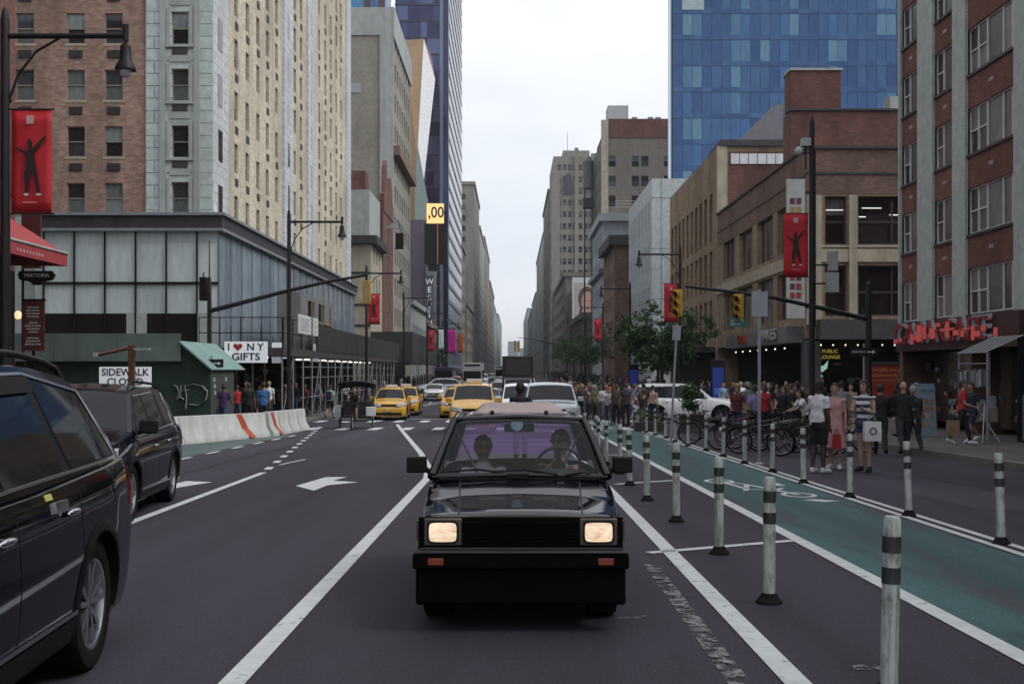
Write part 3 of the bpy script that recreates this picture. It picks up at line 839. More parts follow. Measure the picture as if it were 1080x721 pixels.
boxpart(th, 'canopy', M_coping, [(X0-1.2, X0, 84, 107, 2.9, 3.3)])
boxpart(th, 'shop_front', M_room, [(X0-.03, X0-.01, 84, 107, -1.2, 2.9)])

# white panel building
th = block('panel_building', 'white panelled corner building with slit windows on its street side', 'R', 15.0, 45, 122, 146, 22.1, M_wpanel, G_dark, M_dframe, None, dict(p=2.3, w=.7, h=2.9, f=4.6, z=3.2), .2, 'slot', frames=False)
# brown corniced building, blue-grey one behind it
th = block('corniced_building', 'narrow brown brick building with dark bracketed cornice, in front of the blue-grey one', 'R', 15.0, 32, 166.5, 186, 21.2, B_brown, G_dark, M_tframe, dict(p=2.6, w=1.1, h=2.0, f=3.6, z=3.4), dict(p=2.6, w=1.1, h=2.0, f=3.6, z=3.4), .2, 'sash', cornice=(1.4, .9), mc=M_coping)
th = block('corniced_building', 'blue-grey rendered building with two heavy cornices near the big face billboard', 'R', 15.0, 34, 187, 212, 27.2, M_grey_st, G_dark, M_dframe, dict(p=4.5, w=1.0, h=1.2, f=8.5, z=3.8), dict(p=3.0, w=1.3, h=3.0, f=4.6, z=3.4), .3, 'slot', cornice=(1.2, .7), mc=M_grey_st, frames=False)
boxpart(th, 'cornice', P('grey_cornice', (.20, .23, .25), .7), [(14.2, 34, 186.2, 187, 17.4, 18.2), (14.2, 15, 187, 212, 17.4, 18.2)])
boxpart(th, 'railing', M_white, [(17, 34, 187.5, 187.56, 28.4+k*.5, 28.45+k*.5) for k in range(3)])
# grey-brown tower with red top
th = block('brick_tower', 'grey-brown brick tower with red brick crown and white plant room on its roof', 'R', 17.0, 31.5, 215, 245, 45.4, B_tower, G_dark, M_dframe, dict(p=3.2, w=1.35, h=2.0, f=3.75, z=2.5, us=[1.9, 6.3, 8.1, 12.4]), dict(p=3.4, w=1.3, h=2.0, f=3.75, z=2.5), .2, 'sash', frames=False)
boxpart(th, 'crown', B_redd, [(18.2, 31.4, 214.9, 244, 45.4, 49.0)]); boxpart(th, 'corner_pier', M_lime, [(16.9, 18.2, 214.85, 216, 0, 48.8)])
boxpart(th, 'plant_room', brick('white_grid_panels', (.5, .52, .54), (.46, .49, .5), (.2, .21, .22), .8, .8, .5, .15), [(18.3, 22.2, 217, 222, 49, 52)])
boxpart(th, 'vent', M_steel, [(22.9+k*1.6, 23.9+k*1.6, 217, 218, 49, 49.8) for k in (0, 1.9, 2.8)])
t2 = thing('water_tank', 'grey rooftop water tank on dark legs beside the grey-brown tower', 'water tank', (15.6, 232, 24))
mb = MB(); mb.lathe([(1.1, 14.5), (1.1, 20), (.05, 21.2)], 16); mb.build('tank', P('tank_wood', (.13, .13, .14), .9, 0, .3), t2, smooth=30)
mb = MB()
for sx in (-.8, .8):
    for sy in (-.8, .8): mb.box(sx-.1, sx+.1, sy-.1, sy+.1, -25, 14.5)
mb.box(-1.1, 1.1, -1.1, 1.1, 10.5, 12.5); mb.build('stand', M_coping, t2)
# blue glass tower
th = thing('glass_tower', 'blue mirrored glass tower with curtained rooms rising behind the tan brick buildings', 'tower', (40, 165, g(150)))
x0_, x1_, y0_, y1_ = 21.2, 62.0, 150.0, 154.6
mb = MB(); m2 = MB()
nf = 26; fh_ = 3.44; pw = 1.28
nx_ = int((x1_-x0_)/pw)
z00 = 48.55 - 14*fh_
random.seed(3)
cols = [random.random() for _ in range(nx_)]
for k in range(nf):
    z = z00 + k*fh_
    for i in range(nx_):
        a = x0_ + i*pw
        iscur = (i % 5 in (1, 2)) or (i % 5 == 4 and (i//5) % 2) 
        dz = .62
        mb.quad((a, y0_, z), (a+pw, y0_, z), (a+pw, y0_, z+dz), (a, y0_, z+dz))
        (m2 if iscur and rnd() < .85 else mb).quad((a+.02, y0_, z+dz), (a+pw-.02, y0_, z+dz), (a+pw-.02, y0_, z+fh_-.06), (a+.02, y0_, z+fh_-.06))
    for i in range(int((y1_-y0_)/pw)):
        b = y1_ - i*pw
        mb.quad((x0_, b, z), (x0_, b-pw, z), (x0_, b-pw, z+fh_), (x0_, b, z+fh_))
zt_ = z00 + nf*fh_
mb.quad((x1_, y0_, z00), (x1_, y1_, z00), (x1_, y1_, zt_), (x1_, y0_, zt_)); mb.quad((x1_, y1_, z00), (x0_, y1_, z00), (x0_, y1_, zt_), (x1_, y1_, zt_)); mb.quad((x0_, y0_, zt_), (x1_, y0_, zt_), (x1_, y1_, zt_), (x0_, y1_, zt_))
mb.build('glazing', G_blue, th, world=True); m2.build('curtained_glazing', G_bluec, th, world=True)['kind'] = 'stuff'
mb = MB()
for k in range(nf): mb.box(x0_, x1_, y0_-.07, y0_+.05, z00+k*fh_-.06, z00+k*fh_+.02)
for i in range(0, nx_, 5): mb.box(x0_+i*pw-.03, x0_+i*pw+.03, y0_-.05, y0_+.05, z00, zt_)
mb.build('mullions', P('blue_mullion', (.03, .07, .17), .4, .3), th, world=True)
boxpart(th, 'edge_strip', P('pale_glass_edge', (.35, .45, .55), .1, .6), [(x0_-.25, x0_, y0_+.6, y0_+1.6, z00, 68)])
boxpart(th, 'louvre_panel', P('white_louvre', (.34, .42, .46), .5), [(22.4, 25.3, y0_-.12, y0_-.08, 49.0, 53)])
# low block that carries the tower
block('brick_building', 'low brick block with plain walls hidden below the blue glass tower', 'R', 20, 62, 149, 185, 14, B_brown, G_dark, M_dframe, None, None, .2)

# deco tower and the far blocks of the east side
th = block('deco_tower', 'pale stepped deco tower with an arched crown far along the street', 'R', 15.2, 31.2, 418, 460, 80, B_deco, G_far, M_tframe, dict(p=1.95, w=1.35, h=2.2, f=4.3, z=6), dict(p=2.4, w=1.5, h=2.2, f=4.3, z=6), .4, 'slot', frames=False)
boxpart(th, 'shoulder', B_deco, [(14.6, 17.6, 416.5, 419, 0, 74.5), (23, 24.4, 417.2, 419, 0, 83), (29, 31.4, 417.2, 419, 0, 81)])
mb = MB(); mb.prism([(19.0, 66), (19.0, 71), (19.6, 73), (20.6, 73.8), (21.6, 73), (22.2, 71), (22.2, 66)], 0, .3, Matrix.Translation((0, 417.95, 0)) @ Matrix.Rotation(R(90), 4, 'X')); mb.build('arched_window', G_far, th, world=True)
boxpart(th, 'penthouse', B_deco, [(19, 29, 425, 450, 80, 83.5)]); boxpart(th, 'mast', M_black, [(20.9, 21.05, 430, 430.15, 83, 91)])
# advertising billboard: plain generic portrait
th = thing('billboard', 'tall billboard with a large face on a pale ground in a white frame', 'billboard', (px(616, 300), 300, 0))
mb = MB(); w2 = 3.1; mb.box(-w2, w2, .0, .6, 11.5, 26.0); mb.build('frame', M_white, th)
mb = MB(); mb.box(-w2+.5, w2, -.06, -.01, 12.0, 24.6); mb.build('panel', P('poster_ground', (.44, .40, .40), .5, 0, .1), th)
M_rot = Matrix.Rotation(R(90), 4, 'X')
def disc(cx, cz, rx, rz, y, n=28, a0=0, a1=360): return [(cx + rx*math.cos(R(a0 + (a1-a0)*i/n)), cz + rz*math.sin(R(a0 + (a1-a0)*i/n))) for i in range(n + (a1-a0 != 360))]
mb = MB(); mb.prism(disc(.6, 20.3, 2.15, 3.3, 0), .07, .09, M_rot); mb.build('printed_hair', P('poster_hair', (.10, .06, .05), .5), th)
mb = MB(); mb.prism(disc(.9, 19.3, 1.6, 3.0, 0), .10, .115, M_rot); mb.prism([(0, 14.5), (2.3, 14.5), (2.0, 18), (.6, 18)], .092, .098, M_rot); mb.build('printed_face', P('poster_skin', (.48, .30, .24), .5, 0, .05), th)
mb = MB()
for cx, cz, rx, rz in ((.25, 19.8, .38, .12), (1.6, 19.8, .38, .12), (.95, 17.7, .5, .16), (.95, 18.6, .2, .1)): mb.prism(disc(cx, cz, rx, rz, 0, 14), .12, .13, M_rot)
mb.build('printed_features', P('poster_lips', (.16, .05, .05), .5), th)
mb = MB(); mb.prism([(-2.2, 12.2), (1.2, 12.2), (1.2, 14.2), (-.6, 15.2), (-2.2, 14)], .118, .124, M_rot); mb.build('printed_blouse', P('poster_blouse', (.5, .5, .5), .5), th)
for x in (-2, 2):
    pass
mb = MB(); mb.box(-2.2, -1.9, .1, .4, -2, 11.5); mb.box(1.9, 2.2, .1, .4, -2, 11.5); mb.build('post', M_coping, th)
block('brick_building', 'dark grey low building directly under the face billboard', 'R', 15.2, 36, 301, 330, 22, B_tower, G_far, M_dframe, None, dict(p=3.5, w=1.5, h=2.2, f=4, z=4), frames=False)

FARM = [B_tower, B_deco, M_grey_st, M_limep, B_tower, M_limep]
def far_row(side, data, lab):
    for i, (ya, yb, xk, zt, mi) in enumerate(data):
        w = 30
        xa, xb = ((xk, xk+w) if side == 'R' else (xk-w, xk))
        block('distant_building', lab % (('nearest', 'second', 'third', 'fourth', 'fifth', 'sixth', 'seventh', 'eighth', 'ninth')[i]), side, xa, xb, ya, yb, zt, FARM[mi], G_far, M_tframe,
              dict(p=4.2, w=2.2, h=2.2, f=4.2, z=6), dict(p=4.2, w=2.3, h=2.2, f=4.2, z=6), .35, 'plain', cap=40, frames=False, cornice=(1.2, .5))
far_row('R', [(246, 299, 15.4, 14, 4), (331, 416, 15.4, 30, 0), (462, 540, 14.9, 75, 0), (541, 700, 15.1, 67, 5), (705, 850, 15.0, 50, 2), (860, 1100, 15.2, 48, 0), (1110, 1500, 15.1, 62, 2)],
        'distant high building, %s of the row beyond the deco tower side')
far_row('L', [(341, 372, -15.3, 40, 4), (376, 440, -14.9, 24, 0), (450, 520, -15.0, 76, 1), (524, 610, -14.9, 68, 3), (615, 760, -15.1, 74, 1), (770, 950, -15, 62, 4), (955, 1250, -15.1, 56, 2), (1260, 1700, -15, 64, 5)],
        'distant block with rows of windows, %s of the row beyond the violet glass tower')
block('distant_building', 'bluish tower closing the far end of the street', 'R', -9, 14, 2400, 2440, 62, M_grey_st, G_far, M_tframe, dict(p=5, w=3, h=3, f=6, z=20), None, frames=False, cap=20)
block('distant_building', 'lower bluish block at the far end of the street, next to the closing tower', 'R', 15, 40, 2420, 2440, 48, M_grey_st, G_far, M_tframe, dict(p=5, w=3, h=3, f=6, z=20), None, frames=False, cap=20)
# ------------------------------------------------------------------ the hotel on the far left corner
th = thing('hotel', 'tall hotel of pink and beige brick with pale stone corner above a glass podium', 'hotel', (-20, 80, g(57)))
HX, HY, HY1, HT = -15.0, 57.0, 105.0, 62.0
zr = [9.44 + 2.83*k for k in range(-0, 18)]
ZP = 9.3
# front: brick part
mb = MB(); us = [-27.0, -24.4, -21.85, -19.95]
hs = [(u+34-.45, u+34+.45, z, z+1.52) for u in us for z in zr]
hs = wall(mb, (-34, HY), (1, 0), 15.7, ZP, HT, hs, .16)
mb.quad((-34, HY1, ZP), (-34, HY, ZP), (-34, HY, HT), (-34, HY1, HT)); mb.quad((HX, HY1, ZP), (-34, HY1, ZP), (-34, HY1, HT), (HX, HY1, HT)); mb.quad((-34, HY, HT), (HX, HY, HT), (HX, HY1, HT), (-34, HY1, HT))
mb.build('wall', B_hotel, th, world=True)
sill = MB().box(-.55, .55, -.16, -.02, -.11, 0).mesh('sill', M_lime)
add_windows(th, 'sash', .9, 1.52, spots_of((-34, HY), (1, 0), hs, .14), G_hotel, M_tframe, 40, sill=sill)
acm = MB()
acm.box(-.33, .33, -.05, -.012, -.72, -.33)
for k in range(7): acm.box(-.30+k*.09, -.26+k*.09, -.07, -.05, -.70, -.35)
acs = [(a + .0, z) for a in us for z in zr]
n_ac = 0
for a, z in acs:
    if rnd() < .86:
        if n_ac == 0:
            acmesh = acm.mesh('air_conditioner', P('ac_grille', (.035, .03, .035), .6))
        o = bpy.data.objects.new('air_conditioner', acmesh); C.objects.link(o); o.parent = th
        o.location = Vector((a, HY, z)) - th.location; n_ac += 1
# front: stone corner
mb = MB(); hs = [(18.3-16.6-.42, 18.3-16.6+.42, z-.05, z+1.55) for z in zr]
hs = wall(mb, (-18.3, HY-.12), (1, 0), 3.3, ZP, HT, hs, .25)
wall(mb, (HX, HY-.12), (0, 1), 3.12, ZP, HT, [], .2)
mb.build('stone_corner', B_stone, th, world=True)
add_windows(th, 'sash', .84, 1.6, spots_of((-18.3, HY-.12), (1, 0), hs, .22), G_hotel, M_tframe, 62)
boxpart(th, 'stone_trim', M_limep, [b for z in zr for b in ((-17.25, -17.1, HY-.2, HY-.12, z-.1, z+1.75), (-16.1, -15.95, HY-.2, HY-.12, z-.1, z+1.75), (-17.3, -15.9, HY-.24, HY-.12, z-.22, z-.1), (-17.1, -16.1, HY-.17, HY-.12, z-.95, z-.6))])
boxpart(th, 'grille', P('ac_grille', (.035, .03, .035), .6), [(-16.98, -16.22, HY-.19, HY-.12, z-.58, z-.26) for z in zr])
boxpart(th, 'pilaster', M_limep, [(-17.6, -17.3, HY-.2, HY-.12, ZP, HT), (-15.9, -15.6, HY-.2, HY-.12, ZP, HT)])
# street face: beige brick with stone strips
mb = MB()
us2 = [61.9, 64.5, 67.2, 69.8, 72.5, 78.6, 80.9, 88.5, 91.4, 94.2, 97.1, 99.8]
hs = [(u-60-.42, u-60+.42, z, z+1.6) for u in us2 for z in zr]
hs = wall(mb, (HX, 60), (0, 1), HY1-60, ZP, HT, hs, .2)
mb.build('street_wall', B_beige, th, world=True)
add_windows(th, 'sash', .84, 1.6, spots_of((HX, 60), (0, 1), hs, .17), G_hotel, M_tframe, 62+38)
for a, b, wv in ((74.3, 77.3, 75.8), (83, 86, 84.5), (102.5, 105.05, None)):
    boxpart(th, 'stone_strip', B_rust, [(HX, HX+.14, a, b, ZP, HT)])
    if wv: boxpart(th, 'strip_window', G_dark, [(HX+.12, HX+.15, wv-.36, wv+.36, z, z+1.6) for z in zr])
boxpart(th, 'stone_strip', B_rust, [(HX+.005, HX+.03, HY, 60, ZP, HT)])
boxpart(th, 'strip_window', G_dark, [(HX+.02, HX+.05, 58.0, 58.8, z, z+1.6) for z in zr])
boxpart(th, 'air_conditioner', P('ac_grille', (.035, .03, .035), .6), [(HX, HX+.05, u-.3, u+.3, z-.68, z-.3) for u in us2 for z in zr if rnd() < .6])
# podium
pX, pY = -14.55, 56.4
boxpart(th, 'podium_cornice', M_corn, [(-23.2, pX+.25, pY-.25, pY+1, 8.62, 9.22), (pX-1, pX+.25, pY+1, HY1+.2, 8.62, 9.22)])
boxpart(th, 'cornice_ledge', P('pale_ledge', (.20, .22, .24), .6, 0, .2), [(-23.3, pX+.4, pY-.4, pY+1, 9.22, 9.36), (pX-1, pX+.4, pY+1, HY1+.2, 9.22, 9.36), (-23.2, pX+.3, pY-.3, pY+1, 8.46, 8.60), (pX-1, pX+.3, pY+1, HY1+.2, 8.46, 8.60)])
mb = MB()
x = -23.2; w_ = 1.52
while x < pX - .3:
    b = min(x+w_, pX)
    mb.quad((x, pY, 5.95), (b, pY, 5.95), (b, pY, 7.9), (x, pY, 7.9)); mb.quad((x, pY-.01, 7.9), (b, pY-.01, 7.9), (b, pY-.01, 8.46), (x, pY-.01, 8.46)); mb.quad((x, pY, 4.4), (b, pY, 4.4), (b, pY, 5.85), (x, pY, 5.85))
    x += w_
mb.build('podium_glass', G_podium, th, world=True)
boxpart(th, 'podium_opening', M_room, [(-23.2, -15.3, pY+.02, pY+.05, 1.2, 4.42)])
boxpart(th, 'podium_column', M_limep, [(-19.1, -18.1, pY-.06, pY+.0, .8, 4.42), (-15.6, pX, pY-.06, pY, .8, 4.42), (-23.6, -23.2, pY-.08, pY+.3, .8, 8.5)])
mb = MB()
x = -23.2
while x < pX: mb.box(x-.035, x+.035, pY-.1, pY+.02, 1.2, 8.46); x += w_
mb.box(-23.2, pX, pY-.1, pY+.0, 5.84, 5.96); mb.box(-23.2, pX, pY-.08, pY, 2.62, 2.7); mb.box(-23.2, pX, pY-.08, pY, 2.2, 2.28)
mb.build('podium_mullions', M_black, th, world=True)
mb = MB(); y = pY
while y < HY1:
    e = min(y+1.2, HY1); mb.quad((pX, y, .5), (pX, e, .5), (pX, e, 8.46), (pX, y, 8.46)); y += 1.2
mb.build('podium_glass', G_podside, th, world=True)
mb = MB(); y = pY
while y < HY1: mb.box(pX-.03, pX+.05, y-.03, y+.03, .5, 8.46); y += 2.4
mb.build('podium_mullions', P('grey_mullion', (.15, .19, .23), .4, .2), th, world=True)
boxpart(th, 'podium_roof', M_roof, [(-23, pX-.5, pY+.5, HY1, 8.5, 8.7)])
# plainer wing west of the podium
boxpart(th, 'side_wing', M_limep, [(-34, -23.6, HY-.2, HY1, -1.2, 9.25)])

# beige blank-walled building, the two small fronts before it
th = block('drab_building', 'tall drab building with a blank wall toward the street corner beyond the hotel', 'L', -44, -15, 143, 168, 47, B_drab, G_dark, M_tframe, None, dict(p=3.1, w=1.5, h=2.2, f=3.9, z=3.4), .2, 'sash', frames=False, cap=60)
boxpart(th, 'top_band', M_limep, [(-44, -14.8, 142.85, 143, 43.6, 47.1), (-15.2, -14.8, 143, 168, 43.4, 47.2)])
boxpart(th, 'corner_pier', M_limep, [(-16.6, -14.9, 142.8, 143.1, 4, 43.6)])
boxpart(th, 'cornice', P('brown_cornice', (.16, .10, .075), .7), [(-15, -14.1, 143, 168, 28.6, 29.8)])
boxpart(th, 'patch', M_limep, [(-21.5, -19, 142.93, 142.99, 36.4, 37.6)])
mb = MB(); mb.prism([(-40, 47.1), (-40, 52.4), (-28, 52.6), (-22.0, 49.6), (-20, 47.1)], 0, 6, Matrix.Translation((0, 152, 0)) @ M_rot); mb.build('roof_hood', P('white_membrane', (.55, .58, .6), .5, 0, .05), th, world=True)
boxpart(th, 'railing', M_coping, [(-34+k*1.5, -33.93+k*1.5, 144, 144.07, 47, 52) for k in range(12)] + [(-34, -16, 144, 144.05, 51.9, 52)])
t2 = thing('glass_tower', 'bright blue and maroon panelled tower just showing over the drab roof', 'tower', (-34, 260, 0))
mb = MB()
for k in range(26):
    for i in range(8): mb.quad((-41+i*1.3*1.2, 255, 40+k*3.0), (-41+(i+1)*1.3*1.2, 255, 40+k*3.0), (-41+(i+1)*1.3*1.2, 255, 43+k*3.0), (-41+i*1.3*1.2, 255, 43+k*3.0))
mb.box(-41, -28.7, 255.05, 270, -2, 118)
mb.build('glazing', panes('maroon_blue_panes', [(0, (.05, .02, .05)), (.3, (.02, .12, .33)), (.5, (.035, .02, .04)), (.75, (.03, .2, .42))], .1), t2, world=True)
th = block('small_building', 'small pale corner front with stained side wall beside the end of the hotel', 'L', -34, -15, 121, 131.5, 15.8, M_lime, G_dark, M_tframe, None, dict(p=2.4, w=.9, h=1.7, f=3.2, z=3.6), .2, 'sash', cornice=(.8, .7), mc=M_coping)
boxpart(th, 'stain', M_coping, [(-20, -15.1, 120.95, 120.99, z, z+.25) for z in (8.4, 6.2, 11.8)])
t2 = thing('small_building', 'pale blue-grey rooftop shed above the small pale front', 'building', (-18, 125, 15))
mb = MB(); mb.box(-19.5, -15.2, 121.3, 131, 14.9, 20.8); mb.build('wall', M_limep, t2, world=True)
mb = MB(); mb.box(-24, -16.5, 128, 131, 20.8, 24); mb.build('hut', B_redd, t2, world=True)
th = block('small_building', 'narrow dark red brick house with broken ornamental gable beside the drab tower', 'L', -34, -14.9, 131.6, 142.7, 20.2, B_redd, G_dark, M_wframe, None, dict(p=3.2, w=1.0, h=1.6, f=3.3, z=3.6), .15, 'sash')
mb = MB()
mb.prism([(131.7, 20), (131.7, 22), (133, 22.4), (133.6, 25.5), (134.4, 26.3), (135, 24.2), (136.5, 23), (138.5, 23.2), (139.3, 25), (140.2, 24), (141, 22.4), (142.5, 21.6), (142.5, 20)], 0, .5, Matrix.Translation((-15.3, 0, 0)) @ Matrix(((0, 0, 1, 0), (1, 0, 0, 0), (0, 1, 0, 0), (0, 0, 0, 1)))); mb.build('gable', B_redd, th, world=True)
for k in range(4):
    mb = MB(); mb.tube([(-14.8, 133+k*2.1, 18+k*.3), (-13.4, 133.6+k*2.1, 19.2), (-13.1, 134+k*2, 18)], .09, 6); mb.build('ornament', M_steel, th, world=True)
boxpart(th, 'hanging_sign', M_black, [(-14.5, -13.5, 141.4, 141.7, 16.6, 18.6)])

# violet glass tower, faceted tower, purple wall
th = thing('glass_tower', 'dark violet glass tower with a pale edge, tallest on the hotel side of the street', 'tower', (-20, 300, g(268)))
mb = MB(); m2 = MB(); m3 = MB()
for k in range(40):
    z = -2 + k*3.9
    for i in range(7):
        a = -27.5 + i*1.5; mb.quad((a, 268, z), (a+1.5, 268, z), (a+1.5, 268, z+3.6), (a, 268, z+3.6))
    for i in range(16):
        y = 268 + i*4.5; m3.quad((-15, y, z), (-15, y+4.5, z), (-15, y+4.5, z+3.6), (-15, y, z+3.6))
    m2.box(-27.6, -17, 267.9, 268.05, z+3.55, z+3.95)
mb.box(-27.5, -15.2, 268.3, 340, -2, 154)
mb.build('glazing', G_viol, th, world=True); m3.build('side_glazing', G_side, th, world=True); m2.build('floor_band', P('violet_band', (.035, .03, .075), .4), th, world=True)
boxpart(th, 'edge_pier', P('blue_grey_pier', (.16, .20, .27), .3, .2), [(-17.0, -16.2, 267.7, 268.1, -2, 154), (-15.1, -14.9, 268, 269.2, -2, 154)])
m2 = MB()
for k in range(40): m2.box(-15, -14.86, 269.2, 340, -2+k*3.9, -1.1+k*3.9)
m2.build('floor_band', P('blue_grey_band', (.17, .20, .25), .35, .2), th, world=True)
th = thing('faceted_tower', 'tan tower with a leaning bright white faceted face', 'tower', (px(440, 240), 240, 0))
def q(x, y, Y): return (px(x, Y), Y, pz(y, Y))
A = q(447, 41, 242); Bp = q(459, 84, 246); Cc = q(446.5, 196, 244); Dd = q(440, 168, 240); E = q(428, 60, 240); F_ = q(428, 420, 240); G_ = q(440, 420, 240); H_ = q(447, 420, 246)
mb = MB(); mb.add([E, A, Dd, G_, F_], [(0, 4, 3, 2, 1)]); mb.add([q(423, 43, 250), q(447, 41, 242), E, q(423, 420, 250)], [(0, 1, 2), ]); mb.build('tan_face', brick('tan_panels', (.36, .235, .13), (.33, .21, .115), (.26, .165, .095), 20, 1.1, .6, .1, 0, .02), th, world=True)
mb = MB(); mb.add([A, Bp, Cc, Dd], [(0, 3, 2, 1)]); mb.build('white_face', brick('white_metal_panels', (.86, .87, .88), (.82, .84, .86), (.7, .72, .75), .8, 4, .3, .05, 0, .015), th, world=True)
mb = MB(); bk = q(444, 420, 262); mb.add([Bp, Cc, q(444, 196, 262), q(455, 66, 262), H_, bk], [(0, 1, 2, 3), (1, 4, 5, 2)]); mb.add([Dd, Cc, H_, G_], [(0, 1, 2, 3)]); mb.add([A, Bp, q(455, 60, 262), q(423, 43, 250)], [(0, 1, 2, 3)]); mb.build('red_face', P('rust_red_panels', (.17, .055, .045), .5), th, world=True)
mb = MB(); mb.add([q(440, 150, 239), q(452, 216, 238.5), q(447, 420, 238.5), q(437, 420, 239), q(437.5, 205, 239)], [(0, 4, 3, 2, 1)]); mb.build('glass_face', P('pale_green_glass', (.24, .29, .28), .15, .2), th, world=True)
th = block('purple_building', 'purple-grey panelled building carrying the vertical hotel sign', 'L', -34, -15.6, 226, 236, 31.4, brick('purple_panels', (.11, .09, .135), (.095, .078, .12), (.05, .045, .065), 3, 3.6, .5, .2, 0, .05), G_far, M_dframe, None, None)
boxpart(th, 'pale_bay', P('pale_teal_panel', (.20, .25, .27), .5), [(-17.0, -15.7, 225.6, 226, -1, 22)])
sg = thing('hotel_sign', 'tall dark vertical sign with white letters on the purple building', 'sign', (px(453, 222), 222, 14.6))
mb = MB(); mb.box(-.75, .75, -.12, .12, -5.2, 5.4); mb.build('board', P('slate_board', (.07, .085, .11), .5), sg)
for i, ch in enumerate('WESTIN'): text_mesh(ch, 1.5, glow('sign_white', (.8, .84, .9), .25), 'lettering', sg, (0, -.14, 4.2 - i*1.62))
mb = MB(); mb.box(-.05, .05, .1, 5, -3, -2.8); mb.box(-.05, .05, .1, 5, 3, 3.2); mb.build('bracket', M_iron, sg)
sg = thing('lit_sign', 'glowing amber sign showing ,00 above a black sign box', 'sign', (px(459, 220), 220, pz(225, 220)))
mb = MB(); mb.box(-1.65, 1.65, 0, .4, -1.9, 1.9); mb.build('screen', glow('amber_screen', (1.0, .66, .28), .95, (.6, .35, .1)), sg)
text_mesh(',00', 3.0, P('sign_black', (.01, .01, .012), .6), 'lettering', sg, (.15, -.02, .1), 0, .01, sx=.85, bold=.05)
sg = thing('sign_box', 'black slatted sign box hanging below the glowing amber sign', 'sign', (px(460, 220), 220.5, pz(257, 220)))
mb = MB(); mb.box(-2.3, .2, 0, 1.2, -3.9, 3.9); mb.box(.3, 2.2, .1, 1.2, -3.9, 3.9); mb.box(-1.6, .2, .2, 1, -5.2, -3.9); mb.build('case', M_black, sg)
mb = MB(); mb.box(.2, .3, -.05, .1, -3.9, 3.9); mb.build('light_strip', glow('red_strip', (.6, .08, .05), .5), sg)
mb = MB(); mb.box(-.06, .06, 1.2, 8, 1.4, 1.6); mb.build('bracket', M_iron, sg)
# pale building next to violet tower foot
block('small_building', 'pale grey small building with green-tinted shop windows along the hotel side', 'L', -34, -15, 169, 200, 12, M_limep, G_dark, M_dframe, None, dict(p=3, w=1.8, h=2, f=3.6, z=2.8), cornice=(.7, .5), frames=False)
block('small_building', 'low dark shop building before the purple panelled one', 'L', -34, -15, 201, 225, 10, B_tower, G_dark, M_dframe, None, dict(p=3, w=1.8, h=2, f=3.6, z=2.8), cornice=(.7, .5), frames=False)
# restaurant building at the near left, mostly outside the frame
th = block('brick_building', 'dark corner restaurant building at the edge of view behind the lamp post', 'L', -40, -15.2, -10, 34.8, 26, B_redd, G_dark, M_wframe, None, dict(p=3.2, w=1.2, h=1.8, f=3.2, z=6.4), .2, 'sash', cap=60)  # its length behind the camera is added to screen sky light from the road
boxpart(th, 'shop_front', M_room, [(-15.2, -15.12, 4, 34.6, -.6, 4.6)])
# ------------------------------------------------------------------ street furniture
def lamp_post(x, y, side, label, zt=8.0, arm=2.35, arm_on=True):
    t = thing('street_lamp', label, 'street lamp', (x, y, g(y)+.15 if abs(x) > 9.9 else g(y)), 0, 'black street lamps along both kerbs')
    z0 = t.location.z; d = 1 if side == 'L' else -1
    zz = zt - z0
    mb = MB(); mb.lathe([(.24, 0), (.24, .12), (.19, .2), (.17, .9), (.13, 1.05), (.105, 1.2), (.095, 3), (.085, zz+.3), (.05, zz+.5), (.0001, zz+.58)], 12); mb.build('pole', M_iron, t, smooth=35)
    if not arm_on: return t
    mb = MB(); mb.tube([(0, 0, zz), (d*arm, 0, zz-.0)], .055, 8); mb.tube([(d*.06, 0, zz-1.3), (d*.25, 0, zz-.75), (d*.6, 0, zz-.3), (d*1.05, 0, zz-.04)], .025, 6); mb.tube([(d*(arm-.02), 0, zz+.22), (d*(arm-.02), 0, zz-.1)], .06, 8)
    mb.tube([(d*.02, 0, zz-1.35), (d*.12, 0, zz-1.25), (d*.08, 0, zz-1.1)], .02, 6); mb.build('arm', M_iron, t)
    if arm_on:
        mb = MB(); mb.lathe([(.03, 0), (.10, -.08), (.12, -.35), (.16, -.42), (.20, -.50), (.20, -.54), (.12, -.55)], 14, Matrix.Translation((d*(arm-.02), 0, zz-.12))); mb.build('lamp_shade', M_iron, t, smooth=30)
        mb = MB(); mb.ell((d*(arm-.02), 0, zz-.68), (.12, .12, .13), 14, 8); mb.build('lamp_globe', P('frosted_globe', (.55, .56, .58), .15), t, smooth=60)
    return t
M_ban = P('red_banner', (.47, .012, .022), .65, 0, .12, 1.5)
